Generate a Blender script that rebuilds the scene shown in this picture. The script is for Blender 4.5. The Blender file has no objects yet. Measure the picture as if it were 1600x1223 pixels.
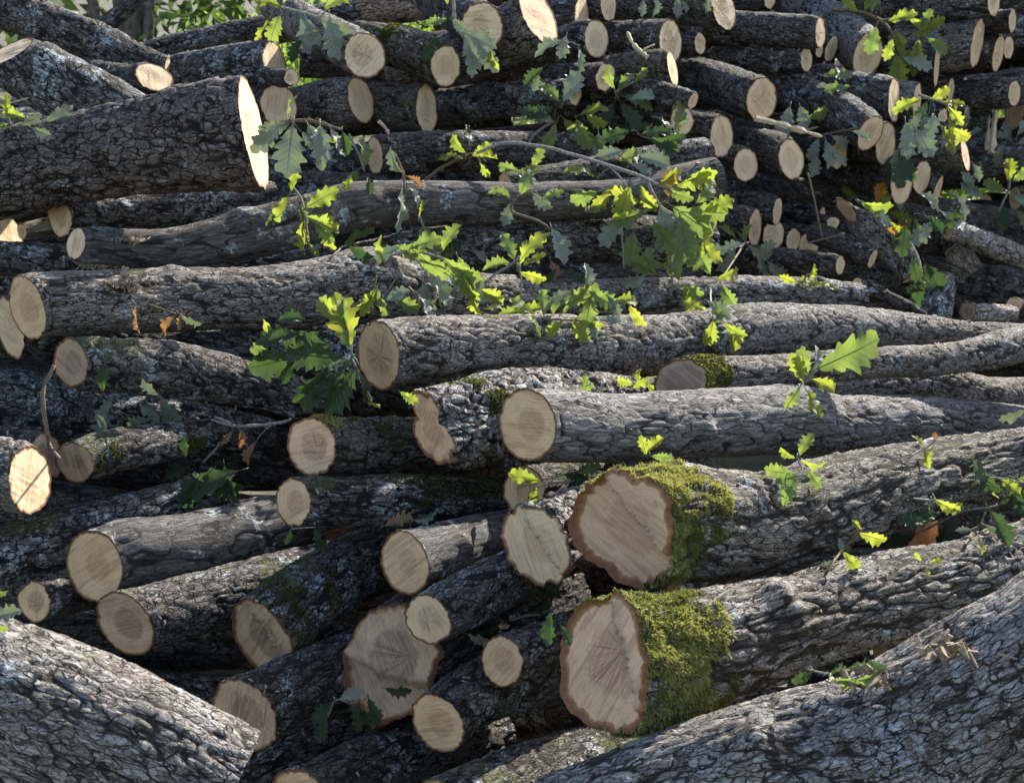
import bpy, math, random
import numpy as np
from mathutils import Vector, Matrix

# ------------------------------------------------------------------ camera, sky, sun, exposure
SC = bpy.context.scene
COL = SC.collection
PITCH = math.radians(12)
CAM_H = 1.5
cam = bpy.data.cameras.new('camera')
cam.lens = 50.0; cam.sensor_width = 36.0; cam.sensor_fit = 'HORIZONTAL'
cam.clip_start = 0.05; cam.clip_end = 600
cam.dof.use_dof = True; cam.dof.focus_distance = 2.85; cam.dof.aperture_fstop = 14.0
camo = bpy.data.objects.new('camera', cam); COL.objects.link(camo)
camo.location = (0, 0, CAM_H); camo.rotation_euler = (math.radians(90) - PITCH, 0, 0)
SC.camera = camo

SUN_AZ, SUN_EL = math.radians(36), math.radians(34.5)      # azimuth clockwise from +Y (away from the camera)
w = bpy.data.worlds.new('World'); SC.world = w; w.use_nodes = True
wn = w.node_tree.nodes; wl = w.node_tree.links
sky = wn.new('ShaderNodeTexSky'); sky.sky_type = 'NISHITA'; sky.sun_disc = False
sky.sun_elevation = SUN_EL; sky.sun_rotation = SUN_AZ
sky.air_density = 1.0; sky.dust_density = 1.0; sky.ozone_density = 1.0
wl.new(sky.outputs[0], wn['Background'].inputs[0]); wn['Background'].inputs[1].default_value = 0.125
sl = bpy.data.lights.new('sun', 'SUN'); sl.energy = 5.0; sl.angle = math.radians(0.5); sl.color = (1, 0.94, 0.83)
so = bpy.data.objects.new('sun', sl); COL.objects.link(so)
sd = Vector((math.sin(SUN_AZ) * math.cos(SUN_EL), math.cos(SUN_AZ) * math.cos(SUN_EL), math.sin(SUN_EL)))
so.rotation_euler = sd.to_track_quat('Z', 'Y').to_euler(); so.location = sd * 20
vs = SC.view_settings
vs.view_transform = 'Standard'; vs.look = 'None'; vs.exposure = 1.25; vs.gamma = 1.0; vs.use_curve_mapping = False

random.seed(3)
RNG = np.random.default_rng(3)

# ------------------------------------------------------------------ numpy noise
def hsh(*a):
    h = np.zeros(np.broadcast(*a).shape, dtype=np.uint32)
    for i, x in enumerate(a):
        h = h ^ (np.asarray(x).astype(np.int64).astype(np.uint32) * np.uint32([374761393, 668265263, 2246822519, 3266489917][i]))
        h = (h ^ (h >> np.uint32(15))) * np.uint32(2246822519)
        h = (h ^ (h >> np.uint32(13))) * np.uint32(3266489917)
    h = h ^ (h >> np.uint32(16))
    return h.astype(np.float32) / np.float32(4294967295.0)
def vnoise(P, seed=0):                          # smooth value noise, P (...,3) -> about -1..1
    I = np.floor(P); Fr = (P - I).astype(np.float32); I = I.astype(np.int64)
    Fr = Fr * Fr * (3 - 2 * Fr); out = 0
    for dx in (0, 1):
        wx = Fr[..., 0] if dx else 1 - Fr[..., 0]
        for dy in (0, 1):
            wy = Fr[..., 1] if dy else 1 - Fr[..., 1]
            for dz in (0, 1):
                wz = Fr[..., 2] if dz else 1 - Fr[..., 2]
                out = out + wx * wy * wz * hsh(I[..., 0] + dx, I[..., 1] + dy, I[..., 2] + dz, np.int64(seed))
    return out * 2 - 1
def fbm(P, oct=3, seed=0):
    a, s, o = 1.0, 1.0, 0
    for k in range(oct):
        o = o + a * vnoise(P * s, seed + k); a *= .5; s *= 2.07
    return o
def worley(X, Y, N, seed):                      # X periodic with N cells; returns F1, F2, id, dx, dy
    ix = np.floor(X).astype(np.int64); iy = np.floor(Y).astype(np.int64)
    F1 = np.full(X.shape, 9.0, np.float32); F2 = F1.copy(); ID = F1 * 0; DX = F1 * 0; DY = F1 * 0
    for a in (-1, 0, 1):
        for b in (-1, 0, 1):
            cx = ix + a; cy = iy + b; m = np.mod(cx, N)
            px = cx + .1 + .8 * hsh(m, cy, np.int64(seed)); py = cy + .1 + .8 * hsh(m, cy, np.int64(seed + 7))
            ddx = X - px; ddy = Y - py; d = np.sqrt(ddx * ddx + ddy * ddy).astype(np.float32)
            n1 = d < F1
            F2 = np.where(n1, F1, np.minimum(F2, d)); F1 = np.where(n1, d, F1)
            ID = np.where(n1, hsh(m, cy, np.int64(seed + 19)), ID); DX = np.where(n1, ddx, DX); DY = np.where(n1, ddy, DY)
    return F1, F2, ID, DX, DY
def sstep(a, b, x):
    t = np.clip((x - a) / (b - a), 0, 1); return t * t * (3 - 2 * t)

# ------------------------------------------------------------------ material helpers
class NT:
    def __init__(s, name):
        s.m = bpy.data.materials.new(name); s.m.use_nodes = True; s.t = s.m.node_tree; s.n = s.t.nodes; s.l = s.t.links
        s.b = s.n['Principled BSDF']
    def new(s, ty, **k):
        x = s.n.new(ty)
        for a, v in k.items(): setattr(x, a, v)
        return x
    def put(s, sock, v):
        if hasattr(v, 'is_output') or isinstance(v, bpy.types.NodeSocket): s.l.new(v, sock)
        else: sock.default_value = v
    def attr(s, name): return s.new('ShaderNodeAttribute', attribute_name=name)
    def math(s, op, a, b=0.0, c=0.0, clamp=False):
        x = s.new('ShaderNodeMath', operation=op); x.use_clamp = clamp
        for i, v in enumerate((a, b, c)): s.put(x.inputs[i], v)
        return x.outputs[0]
    def vmul(s, v, k):
        x = s.new('ShaderNodeVectorMath', operation='MULTIPLY'); s.put(x.inputs[0], v); x.inputs[1].default_value = k; return x.outputs[0]
    def noise(s, v, sc, det=4, rough=.55, dim='3D', dist=0):
        x = s.new('ShaderNodeTexNoise', noise_dimensions=dim)
        if dim == '1D': s.put(x.inputs['W'], v)
        else: s.put(x.inputs['Vector'], v)
        x.inputs['Scale'].default_value = sc; x.inputs['Detail'].default_value = det; x.inputs['Roughness'].default_value = rough
        x.inputs['Distortion'].default_value = dist
        return x.outputs[0]
    def step(s, v, a, b):
        x = s.new('ShaderNodeMapRange', interpolation_type='SMOOTHSTEP'); s.put(x.inputs[0], v)
        s.put(x.inputs[1], a); s.put(x.inputs[2], b); return x.outputs[0]
    def mix(s, f, a, b, mode='MIX'):
        x = s.new('ShaderNodeMix', data_type='RGBA', blend_type=mode)
        s.put(x.inputs[0], f); s.put(x.inputs[6], a if not isinstance(a, tuple) else (*a, 1)); s.put(x.inputs[7], b if not isinstance(b, tuple) else (*b, 1))
        return x.outputs[2]
    def bump(s, h, dist, strength=1.0, normal=None):
        x = s.new('ShaderNodeBump'); s.put(x.inputs['Height'], h); x.inputs['Distance'].default_value = dist; x.inputs['Strength'].default_value = strength
        if normal is not None: s.l.new(normal, x.inputs['Normal'])
        return x.outputs[0]

def bark_material(name, low, mid, high, lichen=.3, moss=.2, sc=62, asp=.40, crack=1.0, line=0.0, fine=1.0, cw=.10):
    t = NT(name)
    rest = t.attr('rest').outputs['Vector']; bk = t.new('ShaderNodeSeparateXYZ'); t.l.new(t.attr('bark').outputs['Vector'], bk.inputs[0])
    h, cid, up = bk.outputs
    rnd0 = t.new('ShaderNodeObjectInfo').outputs['Random']
    sc_ = t.new('ShaderNodeVectorMath', operation='SCALE'); t.l.new(rest, sc_.inputs[0]); t.put(sc_.inputs['Scale'], t.math('ADD', .85, t.math('MULTIPLY', rnd0, .5))); rest = sc_.outputs[0]
    st = t.vmul(rest, (1, 1, .38))
    n1 = t.noise(st, 75, 5, .68); n2 = t.noise(rest, 9, 3, .6); n3 = t.noise(st, 300, 4, .65)
    # thin cracks round long plates, warped so that no cell stays round
    wv = t.new('ShaderNodeTexNoise'); t.l.new(t.vmul(rest, (1, 1, .5)), wv.inputs['Vector']); wv.inputs['Scale'].default_value = sc * .8; wv.inputs['Detail'].default_value = 2
    wa = t.new('ShaderNodeVectorMath', operation='MULTIPLY_ADD'); t.l.new(wv.outputs['Color'], wa.inputs[0]); k = 1.1 / sc; wa.inputs[1].default_value = (k, k, k * 2); t.l.new(rest, wa.inputs[2])
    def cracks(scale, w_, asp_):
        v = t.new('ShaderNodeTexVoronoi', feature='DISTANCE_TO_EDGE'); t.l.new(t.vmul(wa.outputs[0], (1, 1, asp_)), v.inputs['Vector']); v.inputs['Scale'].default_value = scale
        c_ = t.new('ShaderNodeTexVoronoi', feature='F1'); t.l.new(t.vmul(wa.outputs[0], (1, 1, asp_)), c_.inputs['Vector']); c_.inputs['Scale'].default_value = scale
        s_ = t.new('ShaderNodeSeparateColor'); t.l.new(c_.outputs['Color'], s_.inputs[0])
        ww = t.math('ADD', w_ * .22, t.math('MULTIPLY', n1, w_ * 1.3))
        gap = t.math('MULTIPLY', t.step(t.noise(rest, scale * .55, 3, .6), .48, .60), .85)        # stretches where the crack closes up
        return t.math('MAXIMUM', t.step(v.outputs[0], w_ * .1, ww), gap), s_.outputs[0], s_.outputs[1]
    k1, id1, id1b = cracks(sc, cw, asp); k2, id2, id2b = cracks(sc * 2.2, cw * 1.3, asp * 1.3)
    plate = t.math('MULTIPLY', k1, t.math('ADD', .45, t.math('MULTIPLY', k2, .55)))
    tone = t.math('ADD', t.math('ADD', t.math('MULTIPLY', id1, .34), t.math('MULTIPLY', id2, .30)), t.math('ADD', t.math('MULTIPLY', n1, .50), t.math('MULTIPLY', n3, .22)))
    c = t.mix(t.step(tone, .34, .72), mid, tuple((m_ + h_) / 2 for m_, h_ in zip(mid, high)))
    c = t.mix(t.step(tone, .74, .98), c, high)
    c = t.mix(t.math('MULTIPLY', t.step(n2, .48, .70), .40), c, (mid[0] * 1.05, mid[1] * .80, mid[2] * .62))
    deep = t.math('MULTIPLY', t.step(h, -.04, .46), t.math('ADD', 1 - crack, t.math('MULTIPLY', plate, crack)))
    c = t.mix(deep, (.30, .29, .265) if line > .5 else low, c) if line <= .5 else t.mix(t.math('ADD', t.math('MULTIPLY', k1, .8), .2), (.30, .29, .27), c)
    fl = t.math('MULTIPLY', t.step(t.math('ADD', id2b, t.math('MULTIPLY', t.noise(rest, 22, 2), .9)), 1.20 - .12 * lichen, 1.27 - .12 * lichen), t.step(deep, .4, .8))
    c = t.mix(t.math('MULTIPLY', fl, .45 if line < .5 else .15), c, (min(.62, high[0] * 1.35), min(.6, high[1] * 1.35), min(.58, high[2] * 1.38)))
    c = t.mix(t.math('MULTIPLY', t.math('FRACT', t.math('MULTIPLY', rnd0, 9.7)), .25), c, t.mix(1.0, c, (.95, .74, .56), 'MULTIPLY'))
    c = t.mix(1.0, c, (.86, .86, .88), 'MULTIPLY')
    # lichen: pale crusts in clumps
    lbig = t.noise(rest, 11, 4, .6); lsm = t.noise(rest, 95, 4, .7); lv = t.noise(rest, 38, 4, .65)
    rnd = t.new('ShaderNodeObjectInfo').outputs['Random']
    th = t.math('SUBTRACT', .705 - .27 * lichen, t.math('MULTIPLY', rnd, .04))
    lm = t.math('MULTIPLY', t.step(lbig, th, t.math('ADD', th, .07)), t.step(t.math('ADD', t.math('MULTIPLY', lsm, .5), t.math('MULTIPLY', lv, .5)), .48, .54))
    ls = t.step(t.math('ADD', t.math('MULTIPLY', t.noise(rest, 60, 2, .5), .6), t.math('MULTIPLY', lsm, .4)), .70 - .08 * lichen, .73 - .08 * lichen)
    lm = t.math('MULTIPLY', t.math('MAXIMUM', lm, ls), t.step(deep, .15, .5))
    c = t.mix(t.math('MULTIPLY', lm, .9), c, t.mix(t.step(lsm, .35, .7), (.24, .28, .28), (.52, .57, .60)))
    if moss:
        mm = t.math('MULTIPLY', t.step(t.math('ADD', t.noise(rest, 6.5, 4, .6), t.math('MULTIPLY', up, .10)), .70 - .22 * moss, .78 - .22 * moss), t.step(t.noise(rest, 120, 3, .6), .35, .55))
        c = t.mix(t.math('MULTIPLY', mm, .8), c, t.mix(t.noise(rest, 200, 2), (.035, .045, .01), (.12, .13, .03)))
    t.l.new(c, t.b.inputs['Base Color'])
    t.b.inputs['Roughness'].default_value = .88; t.b.inputs['Specular IOR Level'].default_value = .3
    hb = t.math('ADD', t.math('MULTIPLY', plate, .95 * crack), t.math('ADD', t.math('MULTIPLY', n1, .55), t.math('MULTIPLY', n3, .22)))
    hb = t.math('ADD', hb, t.math('ADD', t.math('MULTIPLY', lm, .18), t.math('ADD', t.math('MULTIPLY', id1b, .30 * crack), t.math('MULTIPLY', id2b, .22 * crack))))
    t.l.new(t.bump(hb, .0050 * fine, 1.0), t.b.inputs['Normal'])
    return t.m
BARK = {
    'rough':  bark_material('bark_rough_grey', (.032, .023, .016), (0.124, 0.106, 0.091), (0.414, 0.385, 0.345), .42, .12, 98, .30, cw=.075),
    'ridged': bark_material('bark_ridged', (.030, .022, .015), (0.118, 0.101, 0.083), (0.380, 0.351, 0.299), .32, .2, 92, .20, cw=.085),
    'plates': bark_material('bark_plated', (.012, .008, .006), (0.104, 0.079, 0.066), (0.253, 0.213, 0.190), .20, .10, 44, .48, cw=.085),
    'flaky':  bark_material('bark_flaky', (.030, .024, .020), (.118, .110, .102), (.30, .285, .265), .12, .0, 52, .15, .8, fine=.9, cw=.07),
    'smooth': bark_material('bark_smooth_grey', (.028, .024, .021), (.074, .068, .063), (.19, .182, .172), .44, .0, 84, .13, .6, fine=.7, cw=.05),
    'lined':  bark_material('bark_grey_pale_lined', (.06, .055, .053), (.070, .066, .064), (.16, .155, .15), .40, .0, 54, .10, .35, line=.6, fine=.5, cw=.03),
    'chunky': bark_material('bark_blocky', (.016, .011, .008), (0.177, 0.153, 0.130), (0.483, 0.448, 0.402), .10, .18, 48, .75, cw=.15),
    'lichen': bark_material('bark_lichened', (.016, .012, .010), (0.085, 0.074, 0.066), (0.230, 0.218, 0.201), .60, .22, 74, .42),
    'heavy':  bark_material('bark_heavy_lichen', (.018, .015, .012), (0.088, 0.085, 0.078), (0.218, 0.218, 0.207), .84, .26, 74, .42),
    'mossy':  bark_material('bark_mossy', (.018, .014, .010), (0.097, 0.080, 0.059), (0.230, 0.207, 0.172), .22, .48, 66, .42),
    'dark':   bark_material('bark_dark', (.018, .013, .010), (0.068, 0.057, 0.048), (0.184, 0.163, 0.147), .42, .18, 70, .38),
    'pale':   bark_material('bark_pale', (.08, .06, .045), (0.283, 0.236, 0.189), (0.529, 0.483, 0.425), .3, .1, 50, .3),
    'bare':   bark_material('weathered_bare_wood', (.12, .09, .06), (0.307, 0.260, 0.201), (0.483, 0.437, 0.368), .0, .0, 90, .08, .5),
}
# cell width, cell length, relief, fissure width, shingle tilt, irregularity
BP = {'rough': (.017, .055, .0046, .40, .12), 'ridged': (.022, .110, .0075, .55, .1), 'plates': (.027, .062, .0085, .40, .2),
      'flaky': (.022, .110, .0036, .22, 1.1), 'smooth': (.024, .10, .0022, .3, .5), 'lined': (.03, .12, .0014, .2, .4), 'chunky': (.024, .036, .0100, .36, .05),
      'lichen': (.018, .045, .0042, .5, .2), 'heavy': (.018, .045, .0038, .5, .2), 'mossy': (.018, .05, .0045, .5, .2),
      'dark': (.018, .055, .0048, .5, .15), 'pale': (.02, .05, .006, .3, .5), 'bare': (.008, .12, .003, .5, .1)}

def wood_material(name, sap, sap2, heart, barkc=(.085, .045, .025), stain=.32):
    t = NT(name)
    fc = t.attr('fc').outputs['Vector']; s = t.new('ShaderNodeSeparateXYZ'); t.l.new(fc, s.inputs[0]); x, y, tt = s.outputs
    fp = t.new('ShaderNodeSeparateXYZ'); t.l.new(t.attr('fp').outputs['Vector'], fp.inputs[0]); rim, hrt, chk = fp.outputs
    rnd = t.new('ShaderNodeObjectInfo').outputs['Random']
    xy = t.new('ShaderNodeCombineXYZ'); t.put(xy.inputs[0], x); t.put(xy.inputs[1], y); t.put(xy.inputs[2], t.math('MULTIPLY', rnd, 3.0))
    v = xy.outputs[0]
    wn1 = t.noise(v, 22, 3); wn2 = t.noise(v, 70, 4, .6)
    rho = t.math('SQRT', t.math('ADD', t.math('MULTIPLY', x, x), t.math('MULTIPLY', y, y)))
    rho2 = t.math('ADD', t.math('ADD', rho, t.math('MULTIPLY', wn1, .016)), t.math('MULTIPLY', wn2, .0016))
    ring = t.noise(t.math('ADD', rho2, rnd), 420, 2, .6, '1D')
    ang = t.math('ARCTAN2', y, x)
    # saw marks along one random direction
    rot = t.new('ShaderNodeVectorRotate', rotation_type='Z_AXIS'); t.l.new(v, rot.inputs['Vector']); t.put(rot.inputs['Angle'], t.math('MULTIPLY', rnd, 23.0))
    sawv = t.vmul(rot.outputs[0], (22, 330, 1)); saw = t.noise(sawv, 1.0, 3, .6, dist=.4)
    saw2 = t.noise(t.vmul(rot.outputs[0], (7, 75, 1)), 1.0, 3, .6, dist=.6)
    c = t.mix(t.step(wn1, .3, .7), sap, sap2)
    hm = t.math('SUBTRACT', 1.0, t.step(t.math('ADD', tt, t.math('MULTIPLY', t.math('SUBTRACT', wn1, .5), .35)), t.math('SUBTRACT', hrt, .06), t.math('ADD', hrt, .05)))
    c = t.mix(t.math('MULTIPLY', hm, .75), c, heart)
    c = t.mix(t.math('MULTIPLY', t.step(ring, .46, .66), .30), c, (heart[0] * .55, heart[1] * .5, heart[2] * .45))
    c = t.mix(t.math('MULTIPLY', t.step(saw, .35, .70), .38), c, (sap[0] * 1.25, sap[1] * 1.25, sap[2] * 1.25))
    c = t.mix(t.math('MULTIPLY', t.step(saw2, .50, .66), .45), c, (heart[0] * .7, heart[1] * .68, heart[2] * .66))
    st = t.math('MULTIPLY', t.step(t.noise(v, 34, 5, .7), .60 - .2 * (stain > .5), .74 - .12 * (stain > .5)), stain)
    c = t.mix(st, c, (.13, .09, .065))
    c = t.mix(t.math('MULTIPLY', t.step(t.math('FRACT', t.math('MULTIPLY', rnd, 7.3)), .3, 1.0), .35), c, (heart[0] * .9, heart[1] * .9, heart[2] * .9))
    tn = t.attr('torn').outputs['Fac']; tm = t.math('MULTIPLY', tn, t.step(t.noise(sawv, 2.2, 4, .7), .3, .6)); c = t.mix(t.math('MULTIPLY', tm, .75), c, t.mix(wn2, (.13, .09, .06), (.62, .50, .36)))
    # radial drying checks
    ca = t.noise(t.math('ADD', t.math('MULTIPLY', ang, 1.7), t.math('MULTIPLY', rnd, 40.0)), 1.0, 3, .8, '1D')
    ca2 = t.math('ABSOLUTE', t.math('SUBTRACT', ca, .5))
    ck = t.math('MULTIPLY', t.math('SUBTRACT', 1.0, t.step(ca2, .0, .018)), t.math('MULTIPLY', t.math('SUBTRACT', 1.0, t.step(tt, .25, .75)), chk))
    c = t.mix(t.math('MULTIPLY', ck, .8), c, (.05, .03, .02))
    # bark rim
    rn = t.math('MULTIPLY', t.math('SUBTRACT', t.math('ADD', t.math('MULTIPLY', t.noise(v, 95, 4, .6), .45), t.math('MULTIPLY', t.noise(v, 24, 2, .5), .9)), .68), t.math('MULTIPLY', rim, 2.2))
    e = t.math('ADD', t.math('ADD', tt, rn), rim)
    cam_ = t.step(e, .955, .985); brk = t.step(e, .99, 1.03)
    c = t.mix(t.math('MULTIPLY', cam_, .85), c, (.30, .15, .06))
    c = t.mix(brk, c, t.mix(t.noise(v, 150, 4, .7), (barkc[0] * .5, barkc[1] * .5, barkc[2] * .5), (barkc[0] * 2.4, barkc[1] * 2.0, barkc[2] * 1.7)))
    t.l.new(c, t.b.inputs['Base Color']); t.b.inputs['Roughness'].default_value = .8; t.b.inputs['Specular IOR Level'].default_value = .25
    hb = t.math('ADD', t.math('MULTIPLY', saw, .9), t.math('ADD', t.math('MULTIPLY', saw2, 1.2), t.math('MULTIPLY', ck, -1.5)))
    hb = t.math('ADD', hb, t.math('ADD', t.math('MULTIPLY', t.noise(v, 400, 3, .7), .35), t.math('MULTIPLY', brk, t.noise(v, 220, 4, .7))))
    t.l.new(t.bump(hb, .0016, .8), t.b.inputs['Normal'])
    return t.m
WOOD = {
    'tan':  wood_material('cut_wood_tan', (.72, .485, .285), (.60, .39, .22), (.42, .26, .145)),
    'pale': wood_material('cut_wood_pale', (.80, .60, .38), (.70, .49, .295), (.56, .37, .22)),
    'pink': wood_material('cut_wood_pinkish', (.77, .51, .32), (.63, .40, .24), (.44, .265, .16), (.17, .085, .045), .42),
    'dark': wood_material('cut_wood_dark', (.52, .36, .235), (.40, .27, .17), (.21, .135, .09), (.085, .045, .025), .5),
    'stained': wood_material('cut_wood_stained', (.62, .41, .26), (.46, .295, .19), (.25, .155, .10), (.12, .06, .035), .5),
}
def leaf_material(name, a, b, tr, spec=.4, tfac=.5, veins=.35):
    t = NT(name); uv = t.attr('lc').outputs['Vector']; s = t.new('ShaderNodeSeparateXYZ'); t.l.new(uv, s.inputs[0])
    rnd = t.new('ShaderNodeObjectInfo').outputs['Random']
    n = t.noise(t.new('ShaderNodeTexCoord').outputs['Object'], 3.2, 4, .6)
    ay = t.math('ABSOLUTE', s.outputs[1])
    vein = t.math('ABSOLUTE', t.math('SUBTRACT', t.math('FRACT', t.math('MULTIPLY', t.math('SUBTRACT', s.outputs[0], t.math('MULTIPLY', ay, .9)), 9.0)), .5))
    vm = t.math('SUBTRACT', 1.0, t.step(vein, .0, .09)); mid = t.math('SUBTRACT', 1.0, t.step(ay, .004, .016)); vm = t.math('MAXIMUM', vm, mid)
    c = t.mix(t.math('ADD', t.math('MULTIPLY', n, .6), t.math('MULTIPLY', rnd, .4)), a, b)
    sp = t.math('MULTIPLY', t.step(t.noise(t.new('ShaderNodeTexCoord').outputs['Object'], 9, 5, .7), .64, .74), .6)
    c = t.mix(sp, c, (.16, .09, .03))
    c2 = t.mix(t.math('MULTIPLY', vm, veins), c, (min(1, b[0] * 1.5), min(1, b[1] * 1.4), min(1, b[2] * 1.4)))
    t.l.new(c2, t.b.inputs['Base Color']); t.b.inputs['Roughness'].default_value = .48; t.b.inputs['Specular IOR Level'].default_value = spec
    t.l.new(t.bump(t.math('ADD', t.math('MULTIPLY', vm, -1.0), n), .02, .6), t.b.inputs['Normal'])
    tb = t.new('ShaderNodeBsdfTranslucent')
    t.l.new(t.mix(t.math('MULTIPLY', vm, .5), t.mix(sp, t.mix(rnd, tr, (tr[0] * .75, tr[1] * .9, tr[2])), (.35, .15, .03)), (tr[0] * .5, tr[1] * .55, tr[2])), tb.inputs[0])
    ms = t.new('ShaderNodeMixShader'); ms.inputs[0].default_value = tfac
    t.l.new(t.b.outputs[0], ms.inputs[1]); t.l.new(tb.outputs[0], ms.inputs[2]); t.l.new(ms.outputs[0], t.n['Material Output'].inputs[0])
    return t.m
LEAFM = {
    'y': leaf_material('leaf_yellow_green', (.17, .20, .04), (.27, .28, .07), (.43, .47, .05), tfac=.55),
    'g': leaf_material('leaf_green', (.11, .15, .055), (.21, .25, .11), (.29, .37, .06), tfac=.48),
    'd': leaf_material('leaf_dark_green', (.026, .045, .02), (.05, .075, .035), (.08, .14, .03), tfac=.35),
    's': leaf_material('leaf_grey_underside', (.20, .23, .175), (.32, .345, .265), (.2, .24, .1), tfac=.25, spec=.3),
    'b': leaf_material('leaf_dead_brown', (.24, .12, .055), (.42, .27, .15), (.5, .22, .05), tfac=.35),
    'o': leaf_material('leaf_orange', (.45, .17, .02), (.50, .27, .03), (.7, .30, .02), tfac=.5),
}
def simple(name, a, b, sc, rough=.85, bump=.0, tr=None, st=(1, 1, 1)):
    t = NT(name); co = t.vmul(t.new('ShaderNodeTexCoord').outputs['Object'], st)
    n = t.noise(co, sc, 6, .65)
    t.l.new(t.mix(t.step(n, .3, .7), a, b), t.b.inputs['Base Color']); t.b.inputs['Roughness'].default_value = rough
    if bump: t.l.new(t.bump(n, bump), t.b.inputs['Normal'])
    if tr:
        tb = t.new('ShaderNodeBsdfTranslucent'); tb.inputs[0].default_value = (*tr, 1)
        ms = t.new('ShaderNodeMixShader'); ms.inputs[0].default_value = .4
        t.l.new(t.b.outputs[0], ms.inputs[1]); t.l.new(tb.outputs[0], ms.inputs[2]); t.l.new(ms.outputs[0], t.n['Material Output'].inputs[0])
    return t.m
M_TWIG = simple('twig_bark', (.14, .12, .10), (.36, .33, .29), 160, bump=.001)
M_TWIGD = simple('twig_bark_brown', (.10, .065, .035), (.22, .16, .10), 160, bump=.001)
M_MOSS = simple('moss_bright', (.20, .20, .05), (.44, .41, .14), 60, tr=(.38, .37, .08))
M_MOSSB = simple('moss_under_layer', (.08, .085, .02), (.22, .22, .05), 60, tr=(.2, .22, .04))
M_MOSSD = simple('moss_dark', (.04, .05, .01), (.11, .12, .02), 60, tr=(.12, .14, .02))
M_SPL = simple('splintered_wood', (.45, .33, .2), (.62, .5, .34), 60, bump=.002, st=(1, 1, 1))
M_CHIP = simple('bark_chips', (.10, .06, .03), (.42, .33, .22), 90)
M_GROUND = simple('forest_ground', (.055, .045, .028), (.14, .125, .07), 2.5, bump=.02)
M_TRACK = simple('pale_dirt_track', (.20, .18, .14), (.32, .30, .25), 1.5, bump=.02)
M_GRASS = simple('grass_blades', (.05, .08, .015), (.14, .17, .04), 2.0, tr=(.15, .22, .03))
M_BUSH = simple('bush_leaves', (.08, .14, .03), (.18, .26, .06), 1.4, tr=(.32, .48, .06), rough=.55)
M_BUSH2 = simple('tree_leaves', (.03, .06, .02), (.08, .12, .04), .5, tr=(.12, .2, .04), rough=.6)
M_TRUNK = simple('tree_bark', (.06, .05, .04), (.16, .14, .12), 12, bump=.02)

# ------------------------------------------------------------------ object helpers
def mesh_obj(name, V, Fq, mats, parent=None, attrs=None, smooth=True, tris=None, midx=None):
    me = bpy.data.meshes.new(name)
    V = np.asarray(V, np.float32); fl = []
    Fq = np.asarray(Fq, np.int32).reshape(-1, 4) if Fq is not None and len(Fq) else np.zeros((0, 4), np.int32)
    T = np.asarray(tris, np.int32).reshape(-1, 3) if tris is not None and len(tris) else np.zeros((0, 3), np.int32)
    me.vertices.add(len(V)); me.vertices.foreach_set('co', V.ravel())
    nl = Fq.size + T.size; me.loops.add(nl); me.loops.foreach_set('vertex_index', np.concatenate([Fq.ravel(), T.ravel()]))
    np_ = len(Fq) + len(T); me.polygons.add(np_)
    ls = np.concatenate([np.arange(len(Fq)) * 4, Fq.size + np.arange(len(T)) * 3]).astype(np.int32)
    me.polygons.foreach_set('loop_start', ls)
    me.polygons.foreach_set('loop_total', np.concatenate([np.full(len(Fq), 4), np.full(len(T), 3)]).astype(np.int32))
    me.polygons.foreach_set('use_smooth', np.full(np_, smooth))
    if midx is not None: me.polygons.foreach_set('material_index', np.asarray(midx, np.int32))
    for m in (mats if isinstance(mats, (list, tuple)) else [mats]): me.materials.append(m)
    for k, v in (attrs or {}).items():
        a = me.attributes.new(k, 'FLOAT_VECTOR', 'POINT'); a.data.foreach_set('vector', np.asarray(v, np.float32).ravel())
    me.update(); me.validate()
    o = bpy.data.objects.new(name, me); COL.objects.link(o)
    if parent: o.parent = parent
    return o
def thing(name, label, cat, loc, group=None):
    o = bpy.data.objects.new(name, None); COL.objects.link(o); o.location = loc; o.empty_display_size = .05
    tag(o, label, cat, group); return o
def tag(o, label, cat, group=None):
    o['label'] = label; o['category'] = cat
    if group: o['group'] = group
def grid_faces(n, m, wrap=True, flip=False):
    i = np.arange(n - 1)[:, None]; j = np.arange(m if wrap else m - 1)[None, :]; k = (j + 1) % m
    q = np.stack([i * m + j, i * m + k, (i + 1) * m + k, (i + 1) * m + j], -1).reshape(-1, 4)
    return q[:, ::-1] if flip else q
def unit(v): return v / np.maximum(np.linalg.norm(v, axis=-1, keepdims=True), 1e-9)
CAMP = np.array([0, 0, CAM_H])
TRIS = [0]

def catmull(P, n):
    P = np.asarray(P, float); E = np.vstack([2 * P[0] - P[1], P, 2 * P[-1] - P[-2]]); k = len(P) - 1
    L = np.linalg.norm(P[1:, :3] - P[:-1, :3], axis=1); cum = np.concatenate([[0], np.cumsum(L)])
    s = np.linspace(0, cum[-1], n); i = np.clip(np.searchsorted(cum, s, 'right') - 1, 0, k - 1); u = ((s - cum[i]) / L[i])[:, None]
    p0, p1, p2, p3 = E[i], E[i + 1], E[i + 2], E[i + 3]
    return .5 * (2 * p1 + (p2 - p0) * u + (2 * p0 - 5 * p1 + 4 * p2 - p3) * u * u + (3 * p1 - p0 - 3 * p2 + p3) * u ** 3), cum[-1]

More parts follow.
